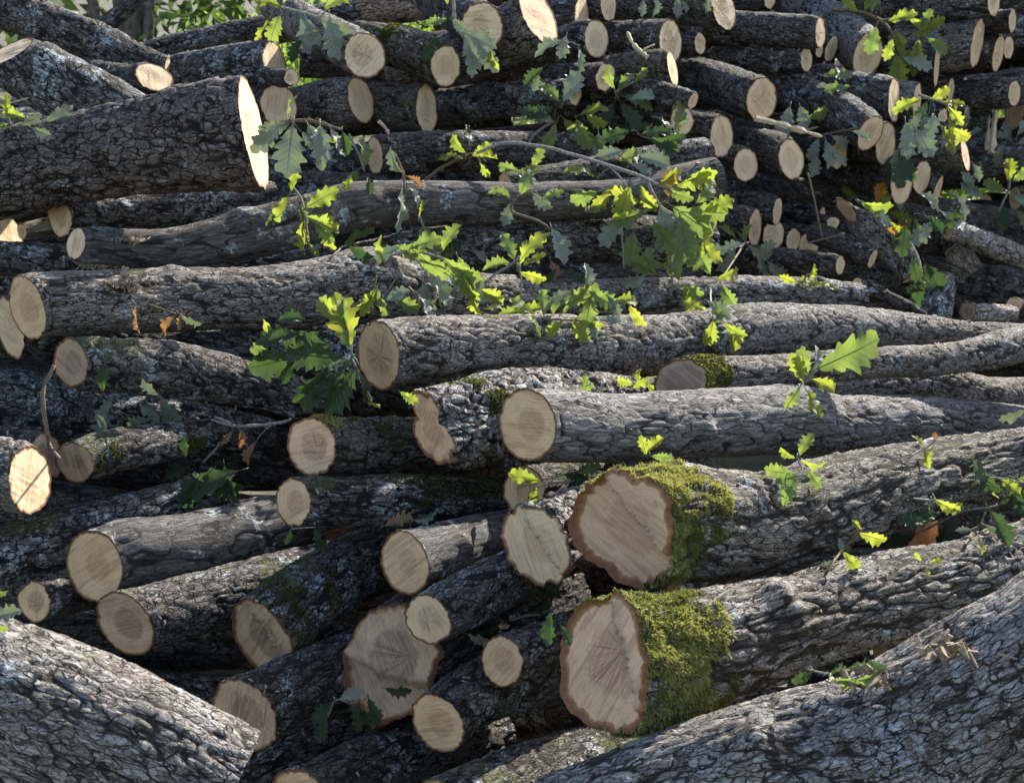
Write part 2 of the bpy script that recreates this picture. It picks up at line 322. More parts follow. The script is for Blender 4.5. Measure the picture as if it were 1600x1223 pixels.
LITTER = []
def build_log(pts, n, a, kind, label, o, seed, res_mul=1.0, deep=False, group=None, cat='log'):
    P0 = np.array(pts, float); base = P0[0, :3].copy()
    dist = np.linalg.norm(P0[:, :3] - CAMP, axis=1).min()
    res = max(.0031, dist / 1422 * 1.85) * res_mul
    rmean = P0[:, 3].mean(); cw, cl, amp, fw, tilt = BP[kind]
    _, Ltot = catmull(P0, 4)
    ns = max(8, int(Ltot / (res * 1.55))); nt = max(18, int(2 * math.pi * rmean / (res * 1.45)))
    C, _ = catmull(P0, ns); ctr = C[:, :3] - base; rad = np.maximum(C[:, 3], .004)
    d = unit(np.gradient(ctr, axis=0)); s = np.linspace(0, Ltot, ns)
    up = np.array([0, 0, 1.]);
    if abs(d[0] @ up) > .9: up = np.array([0, 1., 0])
    g1 = np.zeros_like(d); g = unit(up - d[0] * (up @ d[0]))
    for i in range(ns):
        g = unit(g - d[i] * (g @ d[i])); g1[i] = g
    g2 = np.cross(d, g1)
    # denser columns on the side that can be seen
    tc = unit(CAMP - base - ctr[ns // 3]); thc = math.atan2(tc @ g2[ns // 3], tc @ g1[ns // 3])
    ph = np.linspace(0, 2 * math.pi, nt, endpoint=False) + thc; th = ph - .5 * np.sin(ph - thc)
    ct, stn = np.cos(th), np.sin(th)
    G = (g1[:, None] * ct[None, :, None] + g2[:, None] * stn[None, :, None]) * rad[:, None, None]
    off = np.array([seed * 3.7, seed * 1.9, seed * 2.3])
    par = 0
    if n is not None:
        n = unit(np.array(n)); e1 = unit(g1[0] - n * (n @ g1[0])); e2 = g2[0] - n * (n @ g2[0]); e2 = unit(e2 - e1 * (e2 @ e1))
        E = (e1[None] * ct[:, None] + e2[None] * stn[:, None]) * a
        ep = E @ d[0]
        Lb = min(max(1.1 * a, 1.7 * np.abs(ep).max() + .01), Ltot * .85)
        w_ = sstep(0, 1, s / Lb)[:, None, None]
        G = E[None] * (1 - w_) + G * w_; par = ep[None] * (1 - w_[..., 0])
    rest = np.stack([rmean * ct[None] + 0 * s[:, None], rmean * stn[None] + 0 * s[:, None], s[:, None] + par + 0 * ct[None]], -1) + off
    # overall unevenness
    m = 1 + .055 * vnoise(rest * 7, 3) + .03 * vnoise(rest * np.array([11, 11, 3.]) + 5, 6) + .03 * vnoise(rest * 19, 4)
    jag = o.get('jag', 0)
    if jag: m = m + jag * (1.5 * vnoise(rest * np.array([21, 21, 3.]), 9) + .45 * vnoise(rest * np.array([60, 60, 6.]), 10)) * np.exp(-s / .13)[:, None]
    if o.get('pinch'):
        pk = np.exp(-((np.abs((th + math.pi) % (2 * math.pi) - math.pi) - 1.2) / .42) ** 2)
        m = m - .42 * pk[None] * np.exp(-s / .05)[:, None]
    kr = np.random.default_rng(seed); kn = list(o.get('bulge', []))
    if kind != 'bare': kn += [(kr.uniform(.15, .95) * Ltot, thc + kr.uniform(-1.3, 1.3), kr.uniform(.10, .26), rmean * kr.uniform(.25, .5)) for _ in range(1 + int(Ltot * 1.3))]
    if kn:
        for (bs, bt, ba, bw) in kn:
            dth = (th - bt + math.pi) % (2 * math.pi) - math.pi
            m = m + ba * np.exp(-((s[:, None] - bs) / bw) ** 2 - (dth[None] * rmean / bw) ** 2)
    # bark relief
    N = max(5, int(round(2 * math.pi * rmean / cw)))
    wx = fbm(rest * np.array([1, 1, .6]) * (.55 / cw), 2, 21); wy = fbm(rest * np.array([1, 1, .6]) * (.55 / cw), 2, 31)
    X = (th[None] % (2 * math.pi)) / (2 * math.pi) * N + .55 * wx; Y = rest[..., 2] / cl + .45 * wy
    X = X.astype(np.float32); Y = Y.astype(np.float32)
    F1, F2, ID, DX, DY = worley(X, Y, N, seed * 13 + 1)
    e = F2 - F1; h = sstep(.015, fw, e)
    F1b, F2b, IDb, _, _ = worley(X * 2 + .4 * wy.astype(np.float32), Y * 2.1, N * 2, seed * 13 + 5)
    h2 = sstep(.02, .22, F2b - F1b)
    nz = fbm(rest * np.array([1, 1, .5]) * (2.0 / cw), 2, 41)
    fr = np.array([.62 / cw, .62 / cw, .62 / cl])
    wv = np.stack([wx, wy, wx], -1) * .35
    f1 = np.abs(vnoise(rest * fr + wv, 51) + .35 * vnoise(rest * fr * 2.3, 52)); f2 = np.abs(vnoise(rest * fr * np.array([1.25, 1.25, .9]) + 17.3 - wv, 53) + .35 * vnoise(rest * fr * 2.6, 54))
    fis = np.minimum(sstep(.0, .5 * fw, f1), sstep(.0, .5 * fw, f2))
    tz = (f1 - f2) * 3.2 + .8 * nz; ter = np.floor(tz) + sstep(.35, .65, tz - np.floor(tz)); ter = np.clip(ter * .22, -.5, .6)
    cr = .62 + .38 * sstep(.01, .5 * fw, e)
    base_h = fis * cr
    H = base_h * (.80 + .20 * ID) + .10 * base_h * h2 * (.2 + .8 * IDb) + .20 * ter * fis + .10 * nz + tilt * .5 * h * (DX * (1 if seed % 2 else -1) + .5 * DY)
    h = np.clip(base_h, 0, 1)
    if res > .009: H = H * .85
    if deep: H = H * .9
    rr = G * m[..., None]; dirn = unit(G)
    P = ctr[:, None] + rr + dirn * ((H - .6) * amp)[..., None]
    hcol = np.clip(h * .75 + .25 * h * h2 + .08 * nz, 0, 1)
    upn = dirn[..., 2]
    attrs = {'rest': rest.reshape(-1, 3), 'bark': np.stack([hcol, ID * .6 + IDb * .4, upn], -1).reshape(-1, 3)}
    wood = WOOD[o.get('wood', 'tan')]
    if not deep:
        k = np.argwhere(dirn[..., 2] > .55); k = k[RNG.integers(0, len(k), int(Ltot * 42))] if len(k) else k
        pk_ = P[k[:, 0], k[:, 1]]; kp = vnoise((pk_ + off) * 9, 77) > .05; LITTER.append(np.hstack([pk_[kp] + base, dirn[k[:, 0], k[:, 1]][kp]]))
    def face(ring, nrm, big, s0):
        c = ring.mean(0); rr_ = ring - c; rav = np.linalg.norm(rr_, axis=1).mean()
        nr = max(4, int(rav / (res * (1.1 if big else 3)))); t = np.linspace(1, 0, nr + 1)[:-1]
        f1 = unit(np.array([0, 0, 1.]) - nrm * nrm[2]) if abs(nrm[2]) < .9 else unit(np.array([1., 0, 0]) - nrm * nrm[0]); f2 = np.cross(nrm, f1)
        V = c + rr_[None] * t[:, None, None]; x = (V - c) @ f2; y = (V - c) @ f1; tt = np.broadcast_to(t[:, None], x.shape)
        pr = np.stack([x, y, x * 0 + seed], -1)
        inn = sstep(0, .08, 1 - tt)
        ca, sa = math.cos(seed * 2.1), math.sin(seed * 2.1)
        dsp = (.0010 * vnoise(np.stack([(x * ca + y * sa) * 260, (y * ca - x * sa) * 25, x * 0], -1), 5) + .0016 * vnoise(pr * 28, 6)) * inn
        torn = np.zeros_like(x)
        if o.get('step') and s0 == 0 and n is not None:
            sa_, so_, sh_ = o['step']; aa = math.radians(sa_)
            q = (x * math.cos(aa) + y * math.sin(aa)) / rav - so_ + .10 * vnoise(pr * 30, 8)
            torn = np.exp(-((q - .04) / .10) ** 2) * sstep(.0, .12, 1 - tt)
            dsp = dsp + (sstep(-.05, .04, q) * sh_ - sh_ * .5 + np.exp(-(q / .11) ** 2) * (.0075 * vnoise(np.stack([(x * math.cos(aa) + y * math.sin(aa)) * 60, (y * math.cos(aa) - x * math.sin(aa)) * 420, x * 0], -1), 12) + .002)) * inn
        V = V + nrm * dsp[..., None]
        V = V.reshape(-1, 3); M = ring.shape[0]
        V = np.vstack([V, c[None]]); ci = len(V) - 1; Q = grid_faces(nr, M, True, s0 == 0)
        j = np.arange(M); last = (nr - 1) * M
        T = np.stack([last + j, last + (j + 1) % M, np.full(M, ci)], -1)
        if s0 == 0: T = T[:, ::-1]
        ox, oy = .30 * rav * math.sin(seed * 5.1), .25 * rav * math.cos(seed * 3.3)
        fc = np.vstack([np.stack([x + ox, y + oy, tt], -1).reshape(-1, 3), [[ox, oy, 0]]])
        fp = np.tile([o.get('rim', .055), o.get('heart', .5), 1.0 if o.get('checks') else (.5 if seed % 3 == 0 else 0)], (len(V), 1))
        return V, Q, T, {'fc': fc, 'fp': fp, 'torn': np.vstack([np.repeat(torn.reshape(-1, 1), 3, 1), [[float(torn[-1].mean())] * 3]])}
    nrm0 = n if n is not None else -d[0]
    fa = face(P[0], nrm0, n is not None, 0); fb = face(P[-1], d[-1], False, 1)
    Qb = grid_faces(ns, nt)
    if deep:
        V = np.vstack([P.reshape(-1, 3), fa[0], fb[0]]); n0 = ns * nt; n1 = n0 + len(fa[0])
        Q = np.vstack([Qb, fa[1] + n0, fb[1] + n1]); T = np.vstack([fa[2] + n0, fb[2] + n1])
        mi = np.concatenate([np.zeros(len(Qb)), np.ones(len(Q) - len(Qb) + len(T))])
        z = lambda k: np.zeros((k, 3))
        at = {'rest': np.vstack([attrs['rest'], z(len(V) - n0)]), 'bark': np.vstack([attrs['bark'], z(len(V) - n0)]),
              'fc': np.vstack([z(n0), fa[3]['fc'], fb[3]['fc']]), 'fp': np.vstack([z(n0), fa[3]['fp'], fb[3]['fp']]), 'torn': z(len(V))}
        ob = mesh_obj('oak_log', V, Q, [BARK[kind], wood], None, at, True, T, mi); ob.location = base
        tag(ob, label, cat, group); TRIS[0] += len(Q) * 2 + len(T); return ob
    root = thing('oak_log', label, cat, base, group)
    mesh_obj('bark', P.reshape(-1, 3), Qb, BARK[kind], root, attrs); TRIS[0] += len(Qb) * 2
    for f in (fa, fb):
        mesh_obj('cut_face', f[0], f[1], wood, root, f[3], True, f[2]); TRIS[0] += len(f[1]) * 2
    def moss(count, mat, smax, length, upmin, thr, sc=9, seed2=0, wid=.0011):
        si = RNG.random(count * 4) ** .9 * smax; ti = RNG.integers(0, nt, count * 4); ii = np.clip((si / Ltot * (ns - 1)).astype(int), 0, ns - 2)
        q = P[ii, ti]; nn = dirn[ii, ti]; msk = vnoise((q + off) * sc, 60 + seed2) + .6 * vnoise((q + off) * sc * 4, 61)
        edge = msk - thr - 1.2 * np.clip(si / smax - .55, 0, 1) + .5 * np.clip(nn[:, 2] - upmin, -1, .2)
        view = (nn @ unit(CAMP - base)) > -.35
        k = np.where((edge > 0) & (nn[:, 2] > upmin - .25) & view)[0][:count]; q = q[k]; nn = nn[k]; c = len(k)
        if not c: return
        lean = unit(nn + 1.0 * np.stack([vnoise(q * 55 + 9 * j, 70 + j) for j in range(3)], -1) + RNG.normal(0, .55, (c, 3)))
        sd_ = unit(np.cross(lean, RNG.normal(0, 1, (c, 3)))); ln = (length * (.5 + RNG.random(c)) * (.7 + .6 * np.clip(msk[k], 0, 1)))[:, None]
        wd = wid * (.6 + .8 * RNG.random(c))[:, None]; q0 = q - nn * .002; dr = np.array([0, 0, -.35])
        mid = q0 + lean * ln * .55; tip = q0 + unit(lean + dr) * ln
        V = np.stack([q0 - sd_ * wd, q0 + sd_ * wd, mid + sd_ * wd * 1.5, mid - sd_ * wd * 1.5, tip], 1).reshape(-1, 3)
        b = np.arange(c)[:, None] * 5
        mo = mesh_obj('moss', V, b + np.array([[0, 1, 2, 3]]), mat, root, None, True, b + np.array([[3, 2, 4]]))
        mo['kind'] = 'stuff'; TRIS[0] += c * 3
    if o.get('moss') == 1: moss(20000, M_MOSSB, .205, .0055, -.85, -.12, 12); moss(15000, M_MOSS, .20, .0085, -.75, .0, 17, 3, .0008)
    if o.get('moss') == 2: moss(18000, M_MOSSB, .17, .0055, -.75, -.2, 12); moss(15000, M_MOSS, .16, .0085, -.6, -.12, 17, 3, .0008)
    if o.get('moss') == 3: moss(6000, M_MOSSD, .13, .006, -.2, -.2); moss(2500, M_MOSS, .12, .006, .0, .0)
    if o.get('mp'): moss(7000, M_MOSSD, .38 * o['mp'] * 2, .005, -.45, .52)
    if kind == 'mossy': moss(6000, M_MOSSD, min(Ltot, .35), .005 * max(1, dist / 4), -.4, .42)
    if o.get('tuft'): moss(2600, M_MOSS, .075, .009, .75, .1, 14)
    return root

# ------------------------------------------------------------------ measured data (metres, world space)
LOGS = [
  ([[-0.9662, 1.7885, 0.7759, 0.1009], [-0.7926, 1.7927, 0.7257, 0.1051], [-0.6419, 1.794, 0.6695, 0.1041], [-0.5147, 1.7945, 0.6187, 0.0977], [-0.3861, 1.7927, 0.5551, 0.0877]], None, 0, 'rough', 'big rough grey log sloping down across the bottom left corner, sunlit on top', {}),
  ([[0.0774, 1.9585, 0.373, 0.1142], [0.2479, 1.9418, 0.4433, 0.124], [0.4229, 1.9214, 0.4955, 0.1391], [0.5573, 1.9077, 0.5471, 0.1393], [0.6881, 1.8987, 0.627, 0.1422], [0.882, 1.8873, 0.7598, 0.1485]], None, 0, 'rough', 'big pale rough log filling the bottom right corner, sunlit along its upper side', {}),
  ([[0.1406, 2.0637, 0.6276, 0.103], [0.2127, 2.1121, 0.6137, 0.1053], [0.3134, 2.1834, 0.6049, 0.1003], [0.5336, 2.3453, 0.6015, 0.0804], [0.6865, 2.4551, 0.5927, 0.0839], [0.8644, 2.5825, 0.5817, 0.0758], [1.0183, 2.6967, 0.5813, 0.0827], [1.395, 2.9718, 0.571, 0.0865]], [-0.797, -0.5788, 0.1727], 0.1129, 'ridged', 'thick log whose cut end wears a broad collar of bright moss, low at the front', {'rim': 0.075, 'jag': 0.11, 'moss': 1, 'step': (150, 0.25, 0.014), 'knot': 1, 'wood': 'pink'}),
  ([[0.1928, 2.3186, 0.7684, 0.1002], [0.2921, 2.394, 0.754, 0.1034], [0.4474, 2.5084, 0.7183, 0.0977], [0.5863, 2.6196, 0.7143, 0.0957], [0.7916, 2.786, 0.7131, 0.0845], [1.1372, 3.0572, 0.6896, 0.081], [1.575, 3.3978, 0.6514, 0.0851]], [-0.6272, -0.7771, 0.0526], 0.1056, 'ridged', 'thick mossy topped log with a torn double cut end, just above the other mossy log', {'rim': 0.075, 'jag': 0.16, 'moss': 2, 'step': (128, 0.12, 0.028), 'wood': 'pink'}),
  ([[0.0413, 2.4371, 0.701, 0.062], [0.1069, 2.5302, 0.7066, 0.0641], [0.185, 2.6323, 0.7028, 0.0641], [0.3132, 2.7909, 0.682, 0.06]], [-0.5988, -0.7999, -0.0389], 0.0757, 'chunky', 'oval pale cut end crossed by a splintered band, left of the mossy double cut end', {'step': (142, 0.0, 0.01), 'rim': 0.04, 'wood': 'pale'}),
  ([[-0.1485, 2.362, 0.5879, 0.0473], [-0.1025, 2.4236, 0.5922, 0.0484], [-0.0566, 2.486, 0.5974, 0.0495], [0.0369, 2.6072, 0.6014, 0.0493], [0.1283, 2.7228, 0.602, 0.0462]], [-0.4138, -0.9103, 0.0041], 0.045, 'lichen', 'small log with hollowed pale cut end lying over a much larger dark cut end', {'rim': 0.06, 'jag': 0.04, 'spot': 1, 'wood': 'pale'}),
  ([[-0.018, 2.3468, 0.5164, 0.0428], [0.0407, 2.4322, 0.5066, 0.0442], [0.1215, 2.5461, 0.4885, 0.0462], [0.261, 2.7434, 0.4586, 0.0444]], [-0.5445, -0.8318, 0.1076], 0.0461, 'lichen', 'small log with a neat oval cut end, just left of the lowest mossy log', {}),
  ([[-0.1305, 2.3241, 0.4097, 0.0563], [-0.0699, 2.4184, 0.4218, 0.0583], [0.0, 2.5057, 0.4151, 0.0602], [0.1273, 2.6563, 0.3907, 0.056], [0.211, 2.7567, 0.3769, 0.0527]], [-0.5214, -0.8527, -0.0324], 0.0585, 'lichen', 'log with a pale cut end low at the bottom centre, right of dark leaves', {}),
  ([[-0.2287, 2.4597, 0.4703, 0.099], [-0.1486, 2.5943, 0.4694, 0.104], [-0.0521, 2.7365, 0.4474, 0.1042], [0.0837, 2.9399, 0.4209, 0.0977]], [-0.4009, -0.7874, 0.4682], 0.1085, 'dark', 'large dark stained cut end with torn lower lip, half behind the small hollowed log', {'rim': 0.09, 'jag': 0.07, 'step': (100, -0.35, 0.02), 'wood': 'stained'}),
  ([[-0.474, 2.3455, 0.4142, 0.0635], [-0.4128, 2.4484, 0.4122, 0.066], [-0.323, 2.5887, 0.3991, 0.0696], [-0.2349, 2.7285, 0.3884, 0.0653]], [-0.448, -0.8898, -0.0872], 0.0703, 'dark', 'log with a big round cut end half hidden at the bottom edge left of centre', {'wood': 'dark'}),
  ([[-0.1993, 2.4972, 0.6468, 0.0566], [-0.1343, 2.591, 0.6365, 0.0586], [-0.051, 2.7093, 0.6198, 0.0561], [0.0675, 2.8731, 0.5877, 0.0513]], [-0.6165, -0.7857, 0.0514], 0.0613, 'smooth', 'smooth log with an egg shaped ringed cut end, in shade at the centre bottom', {'heart': 0.4}),
  ([[-0.4738, 2.5436, 0.4805, 0.0729], [-0.4182, 2.6505, 0.5072, 0.0756], [-0.3416, 2.7782, 0.5287, 0.0749], [-0.2591, 2.8905, 0.5253, 0.0709]], [-0.596, -0.7836, -0.1757], 0.0838, 'lichen', 'thick lichen speckled log with a long oval cut end streaked by grey splits', {'step': (145, 0.1, 0.005), 'rim': 0.07, 'mp': 0.6, 'wood': 'dark'}),
  ([[-0.7284, 2.5303, 0.514, 0.0603], [-0.6673, 2.6075, 0.5102, 0.062], [-0.58, 2.7165, 0.5029, 0.0606], [-0.4723, 2.8522, 0.4957, 0.0567], [-0.3906, 2.9544, 0.4891, 0.053]], [-0.4002, -0.899, -0.1781], 0.0675, 'lichen', 'log with a grey leaf shaped cut end tucked under the smooth grey log', {'wood': 'dark'}),
  ([[-0.8169, 2.6484, 0.5886, 0.0713], [-0.7599, 2.7081, 0.5894, 0.0728], [-0.6843, 2.7822, 0.5783, 0.0734], [-0.6059, 2.862, 0.5744, 0.0714], [-0.5256, 2.9452, 0.5735, 0.0692], [-0.351, 3.1247, 0.5689, 0.0644]], [-0.4109, -0.9071, 0.0912], 0.0713, 'smooth', 'smooth grey log with a clean ringed cut end and pale wavy lines along its bark', {'heart': 0.42, 'lines': 1}),
  ([[-0.9345, 2.6338, 0.52, 0.0375], [-0.8774, 2.7198, 0.5044, 0.0387], [-0.8045, 2.8308, 0.4864, 0.0375], [-0.7254, 2.9486, 0.4618, 0.0363]], [-0.3696, -0.9157, 0.158], 0.04, 'dark', 'small log with a dark hearted round cut end at the far left, low down', {'heart': 0.5}),
  ([[-0.9149, 2.606, 0.774, 0.068], [-0.9776, 2.6562, 0.7703, 0.0693], [-1.102, 2.7525, 0.7531, 0.0769], [-1.296, 2.9026, 0.7264, 0.081]], [0.9497, -0.2818, 0.1366], 0.0632, 'rough', 'stubby log at the left edge with a pale oval cut end turned right', {'wood': 'pale'}),
  ([[-0.879, 2.7677, 0.765, 0.0438], [-0.8307, 2.8405, 0.7702, 0.0448], [-0.7732, 2.9199, 0.7638, 0.0447], [-0.7062, 3.0124, 0.7562, 0.0377], [-0.6336, 3.1108, 0.7438, 0.0317]], [-0.2429, -0.9644, -0.1046], 0.0438, 'lichen', 'short log with grey round cut end and moss patches, near the left edge', {'heart': 0.35, 'wood': 'dark', 'mp': 0.5}),
  ([[-0.9494, 2.819, 0.7662, 0.0471], [-1.0119, 2.8684, 0.763, 0.0479], [-1.1429, 2.9678, 0.7446, 0.0468]], [0.9077, -0.306, 0.287], 0.0498, 'dark', 'shaded brown cut end squeezed between the grey round end and the pale oval one', {'wood': 'dark'}),
  ([[-1.1134, 2.6507, 0.5996, 0.06], [-0.9913, 2.7331, 0.5986, 0.0618], [-0.8842, 2.8081, 0.6056, 0.0607], [-0.8062, 2.8646, 0.6157, 0.0564], [-0.7349, 2.9186, 0.6303, 0.0464], [-0.6417, 2.9877, 0.646, 0.0391]], None, 0, 'heavy', 'log thickly crusted with pale lichen lying above the smooth grey log', {}),
  ([[-0.4278, 2.6744, 0.7109, 0.0513], [-0.3553, 2.7127, 0.6996, 0.052], [-0.2586, 2.7638, 0.6846, 0.053], [-0.1581, 2.8165, 0.6676, 0.0514], [-0.027, 2.8855, 0.6458, 0.0445]], [-0.5754, -0.8019, 0.1607], 0.0488, 'lichen', 'log with a small round cut end and white flaking bark, left of centre', {'rim': 0.05, 'mp': 0.7}),
  ([[-0.4041, 2.7746, 0.7977, 0.0605], [-0.3427, 2.8418, 0.7807, 0.062], [-0.2208, 2.9753, 0.747, 0.0621], [-0.0585, 3.1521, 0.6977, 0.0614]], [-0.4498, -0.8905, 0.0683], 0.0605, 'mossy', 'stubby mossy log with a round pinkish cut end and a tuft of moss on top', {'wood': 'pink', 'tuft': 1, 'rim': 0.06}),
  ([[0.0299, 2.5886, 0.8843, 0.067], [0.1239, 2.6786, 0.8591, 0.0694], [0.2542, 2.8044, 0.829, 0.07], [0.612, 3.1537, 0.7634, 0.0772], [0.7839, 3.3178, 0.7124, 0.0706], [1.061, 3.5869, 0.6554, 0.068], [1.4739, 3.9831, 0.5469, 0.0626], [1.782, 4.2798, 0.4719, 0.0594]], [-0.6537, -0.7519, 0.0856], 0.0694, 'flaky', 'long smooth flaky log with a clean ringed round cut end at the picture centre', {'heart': 0.45, 'rim': 0.05}),
  ([[-0.1601, 2.7046, 0.8529, 0.0851], [-0.1001, 2.7756, 0.8464, 0.0872], [-0.0133, 2.8805, 0.8422, 0.0904], [0.1116, 3.0275, 0.8272, 0.0768], [0.2822, 3.2228, 0.7899, 0.0594]], [-0.7701, -0.5978, -0.2228], 0.0801, 'chunky', 'log with deep blocky bark and a pinched two lobed cut end', {'rim': 0.09, 'pinch': 1, 'jag': 0.05, 'wood': 'pink', 'mp': 0.35}),
  ([[0.0231, 2.7465, 0.7136, 0.0462], [0.0927, 2.8399, 0.702, 0.0477], [0.2092, 2.995, 0.6801, 0.0474]], [-0.5336, -0.813, 0.2328], 0.0513, 'dark', 'shaded round cut end behind a yellow leaf under the long smooth log', {}),
  ([[0.589, 3.6448, 0.659, 0.0572], [0.7427, 3.7496, 0.6792, 0.0587], [0.9058, 3.8508, 0.6715, 0.0603], [1.0952, 3.97, 0.6683, 0.0675], [1.252, 4.0632, 0.643, 0.0691], [1.4172, 4.1585, 0.5955, 0.0632], [1.6153, 4.2775, 0.5696, 0.063], [1.8796, 4.4351, 0.5291, 0.0613]], None, 0, 'rough', 'wavy bumpy log lying just behind the long smooth flaky log on the right', {}),
  ([[0.3742, 3.0851, 0.8638, 0.0454], [0.4476, 3.1455, 0.8661, 0.0462], [0.5643, 3.237, 0.8567, 0.0401], [0.7431, 3.377, 0.8415, 0.0387], [0.9296, 3.5232, 0.8262, 0.0387], [1.1281, 3.6771, 0.8036, 0.0421], [1.3359, 3.8451, 0.8022, 0.0492], [1.701, 4.1501, 0.8237, 0.0605]], [-0.3153, -0.7187, 0.6197], 0.061, 'rough', 'thin log with a dark hearted cut end and a moss patch, right of centre', {'heart': 0.72, 'rim': 0.07, 'wood': 'dark', 'moss': 3}),
  ([[-0.2774, 2.9017, 0.9626, 0.0664], [-0.2034, 2.9669, 0.9629, 0.0678], [0.0, 3.1401, 0.9433, 0.0631], [0.1804, 3.2899, 0.9091, 0.0707], [0.36, 3.4419, 0.8881, 0.0723], [0.6383, 3.6847, 0.8808, 0.0706], [0.9864, 3.9777, 0.8334, 0.0635], [1.3919, 4.3164, 0.7647, 0.0394], [1.656, 4.5371, 0.7208, 0.0373]], [-0.7132, -0.7007, 0.019], 0.0704, 'rough', 'long rough log with a cracked round cut end above the pinched one, left of centre', {'rim': 0.05, 'checks': 1, 'heart': 0.6}),
  ([[-0.9253, 2.9273, 0.9388, 0.0577], [-0.8584, 2.9736, 0.9258, 0.0586], [-0.7517, 3.0472, 0.903, 0.0629], [-0.657, 3.1109, 0.8701, 0.0571], [-0.5555, 3.1789, 0.8295, 0.0497], [-0.4221, 3.2679, 0.7615, 0.0422]], [-0.5389, -0.8386, 0.0791], 0.0523, 'lichen', 'lichened log with a torn brown cut end below the long rough log at left', {'rim': 0.08, 'jag': 0.05, 'wood': 'dark'}),
  ([[-1.039, 3.0206, 1.0411, 0.07], [-0.9859, 3.0579, 1.0438, 0.0708], [-0.7326, 3.2287, 1.0302, 0.0718], [-0.5475, 3.3527, 1.0167, 0.076], [-0.4211, 3.4415, 1.0228, 0.0873], [-0.3554, 3.4876, 1.0259, 0.0948], [-0.288, 3.5304, 1.0056, 0.0864], [-0.1318, 3.6313, 0.9732, 0.0725], [0.0, 3.7177, 0.9539, 0.0675]], [-0.6541, -0.7516, -0.0853], 0.0714, 'rough', 'long horizontal rough log with a knobbly burl halfway, cut end at far left', {'rim': 0.04}),
  ([[-0.8539, 3.2484, 0.9105, 0.0445], [-0.7081, 3.2947, 0.8975, 0.0512], [-0.5362, 3.3491, 0.8813, 0.0582], [-0.313, 3.4189, 0.8557, 0.0595], [-0.0959, 3.4845, 0.8189, 0.0543]], None, 0, 'heavy', 'lichened log under the long rough log, running behind the heap of dark leaves', {}),  # bark band at its left is real; added length blocks sun on lower logs
  ([[-0.1876, 3.7566, 0.9447, 0.0512], [0.0351, 3.8707, 0.935, 0.0527], [0.2904, 4.0009, 0.9214, 0.0545], [0.5633, 4.1401, 0.907, 0.0563], [0.8558, 4.2889, 0.8896, 0.0525], [1.0869, 4.4038, 0.8632, 0.044]], None, 0, 'rough', 'log end stub lying behind the long rough log, half under yellow leaves', {}),
  ([[-1.1318, 3.1599, 0.9748, 0.0662], [-1.0693, 3.2117, 0.9543, 0.0674], [-0.9639, 3.2998, 0.9272, 0.0602], [-0.7875, 3.4486, 0.8902, 0.0504]], [-0.7335, -0.6723, -0.1005], 0.0749, 'dark', 'pale narrow cut end at the left edge, tucked under the long horizontal log', {'wood': 'pale'}),
  ([[-1.2816, 3.1251, 0.8114, 0.072], [-1.1186, 3.1931, 0.7904, 0.0765], [-0.9752, 3.2497, 0.7533, 0.072], [-0.7983, 3.32, 0.7103, 0.0645], [-0.5985, 3.3978, 0.6514, 0.0567]], None, 0, 'heavy', 'dark log blotched with white lichen in the shade at the left edge', {}),
  ([[-0.6347, 3.5553, 1.3924, 0.1323], [-0.699, 3.585, 1.3868, 0.1334], [-0.934, 3.6923, 1.3576, 0.1196], [-1.1845, 3.8052, 1.3165, 0.1134], [-1.3894, 3.8956, 1.2641, 0.1094], [-1.7861, 4.072, 1.1776, 0.1094]], [0.9852, -0.0102, 0.1709], 0.1339, 'plates', 'very thick plated log at upper left with a glaring sunlit cut end seen edge on', {'rim': 0.03, 'wood': 'pale'}),
  ([[-1.1048, 3.5993, 1.1184, 0.047], [-1.0435, 3.6211, 1.1095, 0.0473], [-0.8788, 3.6817, 1.098, 0.0531], [-0.6453, 3.7802, 1.1331, 0.0662], [-0.5163, 3.8385, 1.1653, 0.0654], [-0.4122, 3.8848, 1.189, 0.0626], [-0.1953, 3.9681, 1.1894, 0.0604], [0.0363, 4.0563, 1.1861, 0.0563], [0.3358, 4.173, 1.1937, 0.0522], [0.492, 4.24, 1.2208, 0.0568], [0.6082, 4.2901, 1.2421, 0.0574]], [-0.6116, -0.7497, 0.2527], 0.0405, 'smooth', 'long smooth grey log running from the left with an upturned right end under yellow leaves', {'wood': 'pale'}),
  ([[-1.2376, 3.9034, 1.1544, 0.0525], [-1.1651, 3.9381, 1.1584, 0.053], [-0.9254, 4.0523, 1.1701, 0.0563], [-0.6893, 4.1655, 1.185, 0.054]], [-0.6074, -0.7931, -0.0449], 0.0525, 'lichen', 'short log with small oval cut end beneath the very thick plated log', {'wood': 'pale'}),
  ([[-1.4201, 4.0145, 1.0996, 0.0541], [-1.5212, 4.0804, 1.1077, 0.055], [-1.7429, 4.223, 1.1185, 0.0568]], [0.9078, -0.3174, 0.2741], 0.0577, 'dark', 'pale cut end poking in at the left edge beside a split grey chunk', {'wood': 'pale'}),
  ([[-1.3443, 3.9058, 1.1174, 0.0263], [-1.3165, 3.9339, 1.12, 0.0265], [-1.2831, 3.9693, 1.1272, 0.0267], [-1.242, 4.0112, 1.1323, 0.0234]], [-0.6106, -0.7889, -0.0698], 0.0228, 'bare', 'split grey chunk of barkless wood between two small cut ends', {}),
  ([[-1.4706, 3.7914, 1.0604, 0.0445], [-1.2848, 3.8486, 1.0485, 0.0451], [-1.0608, 3.9163, 1.0282, 0.046], [-0.7261, 4.021, 1.0155, 0.0436], [-0.5166, 4.0915, 1.0293, 0.0406]], None, 0, 'heavy', 'dark lichened log in the gap above the long horizontal log at left', {}),
